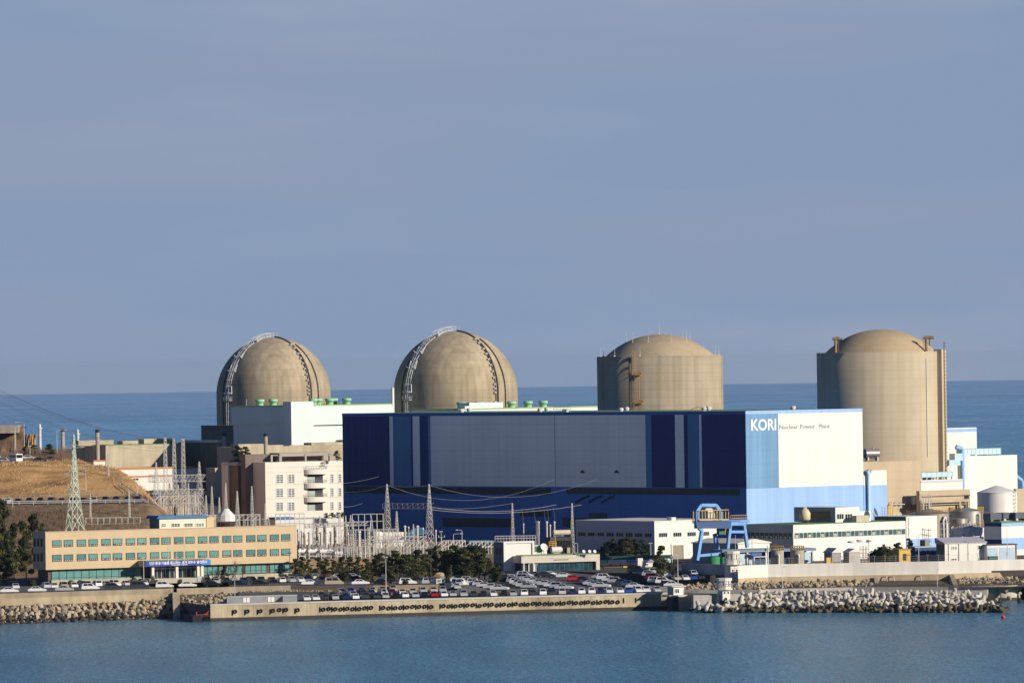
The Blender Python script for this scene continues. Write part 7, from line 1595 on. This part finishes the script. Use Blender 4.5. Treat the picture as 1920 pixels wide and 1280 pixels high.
def gpt(px, py):
    """where the pixel ray meets the car park / road surface (bisection along the ray)"""
    lo_, hi_ = 1580., 1900.
    for _ in range(40):
        Y = (lo_ + hi_) / 2; p = V(px, py, Y); q, t = toqt(p); z = ground_z(p.x, p.y) if t < 109 else 6.78
        if p.z > z: lo_ = Y
        else: hi_ = Y
    p = V(px, py, hi_); q, t = toqt(p); return Vector((p.x, p.y, ground_z(p.x, p.y) if t < 109 else 6.78))
# the pine belt between car park and switchyard: (base px, base py, top py)
PIN = [(553, 1084, 1048), (566, 1078, 1046), (580, 1076, 1050), (600, 1082, 1044), (612, 1078, 1048), (624, 1082, 1050), (642, 1083, 1046), (657, 1079, 1044), (672, 1080, 1046), (686, 1090, 1050), (700, 1087, 1046), (714, 1088, 1038), (728, 1086, 1042), (742, 1089, 1036), (757, 1086, 1040), (770, 1089, 1042), (784, 1088, 1034), (797, 1087, 1038), (806, 1084, 1030), (818, 1083, 1026), (830, 1084, 1036), (842, 1085, 1032), (853, 1084, 1026), (864, 1085, 1034), (876, 1086, 1025), (888, 1086, 1024), (898, 1085, 1026), (908, 1086, 1036), (917, 1086, 1050), (648, 1092, 1066), (690, 1095, 1064), (735, 1094, 1062), (775, 1093, 1066), (845, 1090, 1060), (880, 1090, 1056), (925, 1090, 1064), (935, 1091, 1062)]
for i, (px, b_, tp) in enumerate(PIN):
    p = gpt(px, b_); h_ = V(px, tp, p.y).z - p.z; plant('pine_tree', PV[i % 7], nth(i + 1) + ' pine of the belt behind the car park, counting from the office end', 'pine tree', p, h_ / 7 * 1.02, 'pines between the car park and the switchyard', sz=h_ / 6.9)
PIN += [(px + 6, by + 2.5, tp + 9) for px, by, tp in PIN[3:29]]
PIN2 = [(1128, 1046, 1024), (1140, 1046, 1016), (1152, 1046, 1010), (1165, 1046, 1013), (1176, 1046, 1008), (1190, 1045, 1012), (1204, 1045, 1014), (1214, 1045, 1020)]
for i, (px, b_, tp) in enumerate(PIN2):
    p = G(px, b_ + 8, 6.8); h_ = V(px, tp, p.y).z - p.z; plant('pine_tree', PV[(i + 3) % 7], nth(i + 1) + ' pine of the dark clump before the shaded workshop wall, from the gatehouse', 'pine tree', p, h_ / 7 * .95, 'pines in front of the workshop', sz=h_ / 6.9)
p = G(1241, 1086, 6.8); plant('pine_tree', PV[2], 'lone spreading pine in front of the workshop roller door', 'pine tree', p, .95, None, sz=(V(1241, 1027, p.y).z - p.z) / 6.9)
for px, py, s_, k, lb_ in ((1240, 1074, 2.0, 1, 'big dark rounded bush under the lone spreading pine'), (1256, 1075, 1.5, 1, 'dark rounded bush beside the thick pale pole')): plant('shrub', BV[k][0], lb_, 'shrub', G(px, py, 6.8), s_, None)
for px, tp, Y, lb_, s2 in ((1658, 1022, 1712, 'broad dark dome-shaped tree behind the sea wall beside the yellow shed', 2.1), (1640, 1030, 1714, 'low dark tree beside the pipe frame with round lamps', 1.4)):
    p = V(px, tp, Y); plant('shrub', BV[1][1], lb_, 'tree', (p.x, Y, 6.7), s2 * 1.15, None, sz=(p.z - 6.7) / 1.9)
for px, tp, Y, i in ((1684, 1018, 1722, 4), (1704, 1011, 1722, 5)): p = V(px, tp, Y); plant('pine_tree', PV[i], ('shorter' if i == 4 else 'taller') + ' of two pines against the cream laboratory end, behind the yellow shed', 'pine tree', (p.x, Y, 6.7), .72, None, sz=(p.z - 6.7) / 6.9)
# big dark pines left of the office
for i, (px, tp, Y, s_) in enumerate(((-10, 936, 1700, 1.5), (6, 948, 1712, 1.5), (26, 988, 1708, 1.2), (44, 975, 1722, 1.3), (62, 966, 1732, 1.35), (80, 985, 1738, 1.2), (16, 1012, 1690, 1.1), (48, 1006, 1702, 1.1), (-4, 1040, 1676, 1.0), (14, 1056, 1668, .9))):
    p = V(px, tp, Y); z0 = max(6.8, hill_z(p.x, Y)) if Y > 1702 else 6.8; plant('pine_tree', PV[i % 7], nth(i + 1) + ' tall dark pine on the bank at the shaded end of the tan office', 'pine tree', (p.x, Y, z0), s_ * .8, 'dark pines beside the office', sz=max(.6, (p.z - z0) / 6.9))
for i, (px, py, s_) in enumerate(((36, 844, .62), (62, 856, .55), (92, 858, .6), (48, 858, .5), (100, 850, .5))):
    p = hill_pt(px, py, 1960); plant('pine_tree', PV[(i + 2) % 7], nth(i + 1) + ' small pine along the hill road under the cliff', 'pine tree', (p.x, p.y, hill_z(p.x, p.y)), s_ * 1.35, 'small pines on the hill', sz=s_)
for i, (px, py, s_) in enumerate(((445, 858, .9), (460, 857, .8), (452, 862, .8), (632, 856, .5), (320, 975, .9), (330, 972, .8), (622, 972, .5), (634, 973, .55), (642, 974, .5), (612, 975, .4))):
    Y = 1974 if py < 900 and px < 500 else (1968 if py < 900 else (1880 if px < 400 else 1904)); p = V(px, py - 22 * s_, Y)
    z0 = gl.o.z + gl.h if py < 900 and px < 500 else (wo.o.z + wo.h if py < 900 else (gz(p.x, Y) if px < 400 else lws.o.z + lws.h))
    plant('pine_tree', PV[(i + 1) % 7], nth(i + 1) + ' small pine tucked among the buildings behind the office, from the glazed block', 'pine tree', (p.x, Y, z0), s_, 'small pines behind the office', sz=max(.25, (p.z - z0) / 6.9))
# clipped shrubs and bare trees before the office
for i, (px, py, s_, k) in enumerate(((61, 1098, .95, 1), (87, 1096, 1.15, 0), (108, 1097, .7, 1), (133, 1097, .75, 0), (150, 1096, .7, 0), (166, 1093, .95, 0), (183, 1093, 1.0, 0), (202, 1092, .9, 0), (220, 1092, .8, 0), (238, 1091, .7, 1), (252, 1093, .7, 0), (272, 1092, .85, 0), (425, 1086, 1.0, 1), (473, 1083, .55, 1), (488, 1083, .45, 0), (510, 1084, .8, 0), (530, 1086, .6, 0), (552, 1086, .6, 0), (567, 1086, 1.3, 0), (580, 1087, .9, 0), (702, 1091, .9, 0), (640, 1088, 1.1, 2), (668, 1090, .9, 2), (930, 1090, .8, 0), (944, 1090, .7, 0), (612, 1086, .8, 2), (404, 1088, .6, 2), (760, 1096, .7, 1), (722, 1098, .7, 2))):
    p = gpt(px, py); plant('shrub', BV[k][i % 3], nth(i + 1) + (' olive', ' dark', ' reddish brown')[k] + ' clipped shrub of the planting along the office and car park', 'shrub', p, s_, 'shrubs along the office and car park')
plant('pine_tree', PV[5], 'layered dark garden pine in front of the office ground floor beside the banner', 'pine tree', gpt(243, 1091), .62, None); plant('pine_tree', PV[6], 'dense little pine before the teal ground floor windows past the entrance', 'pine tree', gpt(421, 1090), .58, None); plant('pine_tree', PV[1], 'small pine against the dark corner beside the entrance banner', 'pine tree', gpt(228, 1090), .55, None)
for i, (px, py, s_) in enumerate(((118, 1094, .75), (139, 1094, .85), (152, 1093, .8), (183, 1092, .8), (428, 1088, 1.0), (441, 1088, 1.25), (455, 1087, .95), (600, 1088, .7), (746, 1096, .8))):
    plant('bare_tree', RV[i % 4], nth(i + 1) + ' leafless tree of those along the office front, from the dark pines', 'bare tree', gpt(px, py), s_, 'leafless trees along the office')
f = MB(); rnd = random.Random(4)
for _ in range(2600):        # scrub on the hilltop and the bank behind the office
    px = rnd.uniform(-20, 140); py = rnd.uniform(846, 872) if rnd.random() < .6 else rnd.uniform(960, 1000)
    P_ = hill_pt(px, py, 1750 if py > 900 else 1955, 2100)
    for _ in range(3):
        d = Vector((rnd.gauss(0, .4), rnd.gauss(0, .4), 1)).normalized(); f.tube(P_, P_ + d * rnd.uniform(.6, 1.8), .05, .02, 3, rnd.randrange(2), False)
o = f.build('scrub', [M('brown scrub', (.20, .12, .075), 1, .3, 1.), M('grey scrub', (.17, .13, .10), 1, .3, 1.)]); tag(o, kind='stuff')
f = MB()
for _ in range(2200):
    px = rnd.uniform(20, 118); P_ = V(px, rnd.uniform(0, 1), rnd.uniform(1990, 2080)); z = hill_z(P_.x, P_.y); d = Vector((rnd.gauss(0, .35), rnd.gauss(0, .35), 1)).normalized(); p = Vector((P_.x, P_.y, z)); f.tube(p, p + d * rnd.uniform(1.2, 3.6), .06, .02, 3, rnd.randrange(2), False)
o = f.build('thicket', [M('brown scrub', (.20, .12, .075)), M('grey scrub', (.17, .13, .10))]); tag(o, kind='stuff')

# ---------------------------------------------------------------- cars
def paint(name, col, metal=.0): return M('car paint ' + name, col, .28, .04, .5, spec=.5, metal=metal)
PAINTS = {'white': paint('white', (.86, .86, .84)), 'silver': paint('silver', (.56, .57, .58), .15), 'black': paint('black', (.012, .013, .016)), 'dark grey': paint('dark grey', (.06, .065, .075), .2), 'navy': paint('navy', (.015, .03, .10)), 'red': paint('red', (.45, .012, .02)), 'beige': paint('beige', (.52, .45, .32)), 'blue': paint('blue', (.03, .09, .42)), 'maroon': paint('maroon', (.12, .008, .03)), 'teal': paint('teal', (.04, .16, .16))}
CGL = M('car window glass', (.012, .016, .022), .12, .1, 1., spec=.6); TYR = M('car tyre', (.015, .015, .016), .9, .1, 2.); RIM = M('wheel rim', (.45, .45, .46), .4, .1, 2., metal=.5)
def car_mesh(kind):
    Lf, Lr, w_, hb, hr, cx0, cx1, rx0, rx1 = {'saloon': (2.3, -2.3, .88, .93, 1.44, -1.75, 1.15, -1.05, .30), 'estate car': (2.25, -2.3, .90, 1.02, 1.68, -2.22, 1.15, -1.95, .35), 'hatchback': (1.95, -1.95, .84, .95, 1.50, -1.85, 1.15, -1.45, .35), 'van': (2.4, -2.4, .92, 1.1, 1.95, -2.36, 1.7, -2.25, .95)}[kind]
    f = MB(); prof = [(Lr, .28), (Lf, .28), (Lf + .04, .55), (Lf - .15, .74), (cx1, hb), (cx0, hb + .02), (Lr + .04, hb - .12), (Lr - .03, .6)]
    n = len(prof); vs = []
    for s_ in (-1, 1):
        for x, z in prof: vs.append((x, s_ * (w_ if z < .8 else w_ * .95), z))
    f.add(vs, [tuple(range(n - 1, -1, -1)), tuple(range(n, 2 * n))] + [(i, (i + 1) % n, n + (i + 1) % n, n + i) for i in range(n)])
    lo_ = [(cx0, -w_ * .93, hb), (cx1, -w_ * .93, hb), (cx1, w_ * .93, hb), (cx0, w_ * .93, hb)]; hi_ = [(rx0, -w_ * .74, hr), (rx1, -w_ * .74, hr), (rx1, w_ * .74, hr), (rx0, w_ * .74, hr)]
    f.add(lo_ + hi_, [(4, 5, 6, 7), (0, 1, 5, 4), (1, 2, 6, 5), (2, 3, 7, 6), (3, 0, 4, 7)])
    g = MB()
    def panel(a, b_, c, d, i0=.09, i1=.91, j0=.10, j1=.88):
        a, b_, c, d = map(Vector, (a, b_, c, d)); n_ = (b_ - a).cross(d - a).normalized() * .02
        P_ = lambda u, v: a.lerp(b_, u).lerp(d.lerp(c, u), v)
        q = [P_(i0, j0), P_(i1, j0), P_(i1, j1), P_(i0, j1)]; g.add([p + n_ for p in q] + [p - n_ for p in q], [(0, 1, 2, 3), (0, 4, 5, 1), (1, 5, 6, 2), (2, 6, 7, 3), (3, 7, 4, 0)])
    for k in range(4):
        a, b_, c, d = lo_[k], lo_[(k + 1) % 4], hi_[(k + 1) % 4], hi_[k]
        if k in (0, 2): panel(a, b_, c, d, .10, .46); panel(a, b_, c, d, .50, .90)
        else: panel(a, b_, c, d, .06, .94, .08, .92)
    return f.mesh('body', [PAINTS['white']]), g.mesh('window_glass', CGL), (Lf - .85, Lr + .85, w_ - .16)
def wheel_mesh():
    f = MB(); n = 14
    f.lathe([(.0, -.10), (.20, -.10), (.31, -.10), (.335, -.07), (.335, .07), (.31, .10), (.2, .10), (0, .10)], n); f.lathe([(0, -.112), (.2, -.108)], n, mi=1); f.lathe([(.2, .108), (0, .112)], n, mi=1)
    for i, v in enumerate(f.v): f.v[i] = (v[0], v[2], v[1])
    return f.mesh('wheel', [TYR, RIM])
CM = {k: car_mesh(k) for k in ('saloon', 'estate car', 'hatchback', 'van')}; WM = wheel_mesh()
cars = []
def car(p, yaw, colr, kind, row, slope=0.):
    b_, g_, (xf, xr, wy) = CM[kind]; t = T('parked_car', None, 'car', p, yaw)
    o = bpy.data.objects.new('body', b_); COL.objects.link(o); o.parent = t.e; o.material_slots[0].link = 'OBJECT'; o.material_slots[0].material = PAINTS[colr]
    o = bpy.data.objects.new('window_glass', g_); COL.objects.link(o); o.parent = t.e
    for x in (xf, xr):
        for y in (-wy, wy): o = bpy.data.objects.new('wheel', WM); COL.objects.link(o); o.parent = t.e; o.location = (x, y, .335)
    cars.append((t, colr, kind, row, p.x)); return t
WEI = ['white'] * 11 + ['silver'] * 7 + ['black'] * 4 + ['dark grey'] * 4 + ['navy'] * 2 + ['beige', 'blue', 'maroon']
KIN = ['saloon'] * 5 + ['estate car'] * 3 + ['hatchback'] * 3
rc = random.Random(77)
# cars side-on along the upper road
for px, py, c, k in ((18, 1113, 'white', 'saloon'), (70, 1111.5, 'white', 'saloon'), (121, 1110, 'silver', 'saloon'), (170, 1107.5, 'white', 'estate car'), (213, 1106.5, 'dark grey', 'estate car'), (261, 1105.5, 'dark grey', 'van'), (309, 1104, 'white', 'estate car'), (352, 1102.5, 'white', 'saloon'), (399, 1101, 'black', 'saloon'), (446, 1100, 'black', 'saloon'), (487, 1099, 'black', 'saloon'), (582, 1098.5, 'white', 'saloon'), (627, 1098.3, 'beige', 'van'), (676, 1098, 'white', 'saloon'), (717, 1097.5, 'black', 'saloon'), (765, 1097.2, 'white', 'estate car'), (808, 1096.5, 'silver', 'estate car'), (861, 1095.5, 'white', 'van')):
    p = G(px, py - 2.2, 6.8); p.y = max(p.y, wall_y(p.x) + 2.2); p.z = ground_z(p.x, p.y) if px > 400 else 6.8; car(p, rc.uniform(-3, 3) + 3, c, k, 'kerb row of the upper road')
for px, py in [(29, 1105), (85, 1104.5), (102, 1104), (120, 1103.5), (137, 1103), (153, 1102), (165, 1100.5), (181, 1101), (199, 1100.5), (216, 1100), (236, 1099.5), (254, 1099), (270, 1098.5), (388, 1095), (405, 1095.5), (422, 1095), (438, 1094.5), (456, 1095), (472, 1093.5), (489, 1093.5), (510, 1093), (529, 1093.5), (546, 1093), (563, 1092.5), (577, 1089), (591, 1087), (602, 1093), (560, 1089)]:
    p = G(px, py - 1.5, 6.8); car(p, rc.choice((-78, -72, 105)) + rc.uniform(-6, 6), rc.choice(WEI[:-2]), rc.choice(KIN), 'row backing onto the office shrubs')
for px, py, c, k in ((636, 1085, 'white', 'saloon'), (650, 1085.5, 'dark grey', 'estate car'), (661, 1084.5, 'silver', 'saloon'), (697, 1089, 'dark grey', 'saloon'), (706, 1089, 'white', 'saloon'), (843, 1087, 'silver', 'saloon'), (858, 1084, 'white', 'saloon')): p = gpt(px, py); car(p, rc.uniform(-20, 20), c, k, 'spaces half hidden under the pines')
# rows on the quay
q = q_at(574, QZ, 3.4); fixed = {0: 'dark grey', 1: 'navy'}; i = 0
while q < QEND - 1.2:
    t_ = 3.3 + rc.uniform(-.35, .35); p = QT(q, t_); p.z = ground_z(p.x, p.y); px = proj(p)[0]
    c = 'red' if 806 < px < 822 else ('blue' if 1164 < px < 1182 else rc.choice(WEI[:-2])); car(p, QANG + rc.choice((-90, 90)) + rc.uniform(-5, 5) - 8, c, rc.choice(KIN), 'row along the quay edge'); q += rc.uniform(2.38, 2.75); i += 1
for dy, a, b_, nm in ((6.5, 602, 846, 'second row back from the quay edge'), (12.0, 640, 868, 'third row back from the quay edge'), (16.5, 690, 872, 'row along the foot of the retaining wall')):
    px = a
    while px < b_:
        p = gpt(px, 1125.5 - .048 * (px - 640) - dy + rc.uniform(-.8, .8))
        if p.y < wall_y(p.x) - 2.6 or p.x > XW: car(p, QANG + rc.choice((-90, 90)) + rc.uniform(-8, 8) - 8, rc.choice(WEI), rc.choice(KIN), nm)
        px += rc.uniform(17.5, 21)
def block(lst, yaw, nm):
    for e in lst:
        px, py = e[:2]; p = gpt(px, py - 1.5); car(p, yaw + rc.uniform(-5, 5), e[2] if len(e) > 2 else rc.choice(WEI), e[3] if len(e) > 3 else rc.choice(KIN), nm)
block([(884, 1095, 'silver'), (892, 1097.5, 'white'), (901, 1099.5, 'white'), (911, 1102, 'white'), (924, 1105, 'white'), (937, 1107.5, 'white'), (878, 1092, 'white'), (870, 1089, 'dark grey'), (846, 1104, 'white'), (832, 1104.5, 'silver')], -14, 'slanting file nearest the monument stone')
block([(962, 1090, 'white', 'estate car'), (967, 1093, 'silver'), (973, 1096, 'white'), (979, 1099, 'silver'), (985, 1101.5, 'white'), (991, 1104, 'silver'), (955, 1088, 'white')], -14, 'first slanting file before the glass gatehouse')
block([(993, 1091, 'white'), (1003, 1094, 'white'), (1014, 1096.5, 'silver'), (1025, 1099, 'white', 'saloon'), (1037, 1101.5, 'white'), (1048, 1104, 'silver'), (1058, 1106, 'white'), (985, 1088.5, 'silver')], -14, 'second slanting file before the glass gatehouse')
block([(1103, 1095, 'silver'), (1111, 1098, 'white'), (1119, 1100, 'silver'), (1128, 1102.5, 'white'), (1096, 1092, 'maroon')], -14, 'slanting file beyond the red car')
block([(1136, 1088, 'white'), (1146, 1091, 'white'), (1157, 1094, 'silver'), (1168, 1097, 'dark grey'), (1180, 1100, 'white'), (1191, 1103.5, 'white', 'saloon'), (1127, 1086, 'silver')], -14, 'last slanting file, out on the open asphalt')
block([(1193, 1075, 'dark grey', 'van'), (1208, 1077.5, 'navy'), (1218, 1081, 'silver'), (1233, 1077, 'white'), (1244, 1083, 'white', 'estate car'), (1226, 1087, 'maroon'), (1231, 1093.5, 'silver', 'estate car'), (1246, 1095, 'white', 'estate car'), (1252, 1100, 'navy'), (1262, 1101, 'white'), (1256, 1078, 'dark grey')], -10, 'cluster by the gate hut')
block([(1268, 1089, 'beige', 'saloon'), (1284, 1089, 'white', 'saloon'), (1300, 1088, 'blue', 'hatchback'), (1312, 1087, 'dark grey', 'saloon'), (1300, 1082, 'white', 'estate car'), (1281, 1081, 'black', 'saloon'), (1268, 1080, 'dark grey', 'saloon')], -80, 'corner under the curved sea wall')
block([(943, 1091.5, 'black', 'van'), (957, 1081, 'black', 'estate car'), (984, 1083.5, 'silver', 'estate car'), (1002, 1082.5, 'dark grey', 'saloon'), (1022, 1082.5, 'black', 'saloon'), (1031, 1082, 'white', 'saloon'), (1057, 1084, 'silver', 'saloon')], 12, 'line at the front of the glass gatehouse')
block([(1076, 1089.5, 'red', 'hatchback')], 4, 'open asphalt before the glass gatehouse, standing alone')
# cars on the hill strip and the hill road
for i in range(14):
    x = lerp(-148, -107, i / 13.2); y = 1831; car(Vector((x, y, hill_z(x, y) + .06)), rc.choice((-95, 85)) + rc.uniform(-6, 6), rc.choice(['white', 'dark grey', 'black', 'silver', 'navy', 'dark grey']), rc.choice(KIN), 'strip behind the white guard rail on the hill')
for px, py, c, k in ((-6, 866, 'silver', 'van'), (11, 868, 'white', 'estate car'), (54, 862, 'white', 'saloon'), (97, 864, 'dark grey', 'saloon'), (76, 874, 'dark grey', 'saloon')):
    p = hill_pt(px, py, 1950); p.z = hill_z(p.x, p.y) + .06; car(p, rc.uniform(-12, 12), c, k, 'road on top of the hill')
p = hill_pt(30, 868, 1950); bus = T('minibus', 'small white minibus with dark windows parked on the hill road', 'minibus', (p.x, p.y, hill_z(p.x, p.y) + .1), -65)
f = MB(); f.box(-3, 3, -1.05, 1.05, .4, 2.7); f.build('body', PAINTS['white'], bus); f = MB(); f.box(3.0, 3.03, -.95, .95, 1.4, 2.4); f.box(-2.7, 2.7, -1.08, -1.05, 1.5, 2.3); f.box(-2.7, 2.7, 1.05, 1.08, 1.5, 2.3); f.build('window_glass', CGL, bus)
for x in (-1.9, 1.9):
    for y in (-.95, .95): o = bpy.data.objects.new('wheel', WM); COL.objects.link(o); o.parent = bus.e; o.location = (x, y, .4); o.scale = (1.2, 1.2, 1.2)
byrow = {}
for c in cars: byrow.setdefault(c[3], []).append(c)
for row, lst in byrow.items():
    lst.sort(key=lambda c: c[4])
    for i, (t, colr, kind, _, _) in enumerate(lst):
        w_ = 'from its left end' if len(lst) > 1 else ''
        lb_ = f'{colr} {kind}, {nth(i + 1)} {w_} in the {row}' if len(lst) > 1 else f'{colr} {kind} on the {row}'
        words_ = lb_.split()
        if len(words_) > 16: lb_ = f'{colr} {kind}, {nth(i + 1)} in the {row}'
        t.e['label'] = lb_; t.e['group'] = 'cars in the ' + row if len(lst) > 1 else 'lone cars'

# a guard at the gatehouse corner, two traffic cones
def person(label, p, yaw, coat, legs):
    """one continuous skinned body with face and hair; standing, arms hanging"""
    J = [(0, 0, .93), (0, 0, 1.15), (0, .01, 1.36), (0, 0, 1.50), (0, -.02, 1.58), (0, -.01, 1.70), (-.19, 0, 1.42), (-.26, .02, 1.14), (-.25, -.06, .90), (-.245, -.09, .80), (.19, 0, 1.42), (.26, .02, 1.14), (.25, -.06, .90), (.245, -.09, .80), (-.10, 0, .88), (-.115, -.02, .48), (-.12, .02, .09), (-.125, -.15, .04), (.10, 0, .88), (.115, -.02, .48), (.12, .02, .09), (.125, -.15, .04)]
    E_ = [(0, 1), (1, 2), (2, 3), (3, 4), (4, 5), (2, 6), (6, 7), (7, 8), (8, 9), (2, 10), (10, 11), (11, 12), (12, 13), (0, 14), (14, 15), (15, 16), (16, 17), (0, 18), (18, 19), (19, 20), (20, 21)]
    Rr = [.15, .14, .16, .065, .095, .085, .075, .055, .042, .045, .075, .055, .042, .045, .10, .07, .05, .05, .10, .07, .05, .05]
    me = bpy.data.meshes.new('person'); me.from_pydata(J, E_, []); o = bpy.data.objects.new('skin_source', me); COL.objects.link(o)
    o.modifiers.new('skin', 'SKIN'); o.modifiers.new('sub', 'SUBSURF').levels = 1
    if not me.skin_vertices: me.attributes.new('skin_vertex', 'FLOAT', 'POINT')
    for i, r in enumerate(Rr): me.skin_vertices[0].data[i].radius = (r, r * .85)
    me.skin_vertices[0].data[0].use_root = True
    bpy.context.view_layer.update(); nm = bpy.data.meshes.new_from_object(o.evaluated_get(bpy.context.evaluated_depsgraph_get())); bpy.data.objects.remove(o)
    t = T('person', label, 'person', p, yaw); b_ = bpy.data.objects.new('body', nm); COL.objects.link(b_); b_.parent = t.e
    nm.materials.clear(); [nm.materials.append(x) for x in (coat, legs, M('skin tone', (.50, .31, .22), .6, .05, 2.))]
    for f_ in nm.polygons:
        c = f_.center; f_.use_smooth = True; f_.material_index = 2 if (c.z > 1.49 or (c.z < .86 and abs(c.x) > .2)) else (1 if c.z < .92 else 0)
    f = MB(); f.lathe([(.095, -.03), (.10, .04), (.08, .10), (.03, .135), (0, .14)], 10, (0, .0, 1.62)); f.build('hair', M('black hair', (.012, .01, .01), .7), t)
    return t
gcor = gpt(1131.5, 1071)
try: person('person in a dark coat standing at the end pier of the glass gatehouse', gcor, 10, M('dark coat', (.02, .022, .03), .9, .1, 2.), M('dark trousers', (.03, .03, .035), .9, .1, 2.))
except Exception as ex: print('person failed', ex)
for px, py, lb_ in ((617.5, 1088, 'orange traffic cone at the pines beside the upper road'), (945, 1081, 'red orange cone at the foot of the blank white gatehouse block')):
    t = T('traffic_cone', lb_, 'traffic cone', gpt(px, py)); f = MB(); f.lathe([(.34, 0), (.34, .06), (.26, .08), (.06, 1.1), (0, 1.1)], 12); f.build('cone', M('cone orange', (.65, .10, .04), .6, .1), t); MB().lathe([(.185, .5), (.145, .68)], 12).build('reflective_band', WHITE, t)

# dry tufts and low brush that break the outline of the knoll
f = MB(); rnd = random.Random(9)
for _ in range(5200):
    x = rnd.uniform(-190, -98); y = rnd.uniform(1846, 1985); z = hill_z(x, y)
    if z < 9 or noise.noise(Vector((x * .07, y * .05, 4))) < -.05: continue
    for _ in range(2):
        d = Vector((rnd.gauss(0, .5), rnd.gauss(0, .5), 1)).normalized(); p = Vector((x + rnd.gauss(0, .3), y, z - .05)); f.tube(p, p + d * rnd.uniform(.3, .8), .09, .02, 3, rnd.choice((0, 0, 0, 1, 2)), False)
o = f.build('dry_grass', [M('straw tuft', (.62, .40, .18), 1, .3, .5), M('brown tuft', (.30, .185, .09), 1, .3, .5), M('grey scrub', (.17, .13, .10))]); tag(o, kind='stuff')
f = MB()
for _ in range(3000):
    x = rnd.uniform(-160, -96); y = rnd.uniform(1725, 1812); z = hill_z(x, y)
    if noise.noise(Vector((x * .12, y * .08, 9))) < .02: continue
    for _ in range(2): d = Vector((rnd.gauss(0, .5), rnd.gauss(0, .5), 1)).normalized(); p = Vector((x, y, z - .05)); f.tube(p, p + d * rnd.uniform(.4, 1.3), .07, .02, 3, rnd.choice((1, 2, 2)), False)
o = f.build('bank_brush', [M('straw tuft', (.62, .40, .18)), M('brown tuft', (.30, .185, .09)), M('grey scrub', (.17, .13, .10))]); tag(o, kind='stuff')
# ---------------------------------------------------------------- every labelled top-level object is a thing
for o in scene.objects:
    if o.parent is None and o.get('category') and not o.get('kind'): o['kind'] = 'thing'
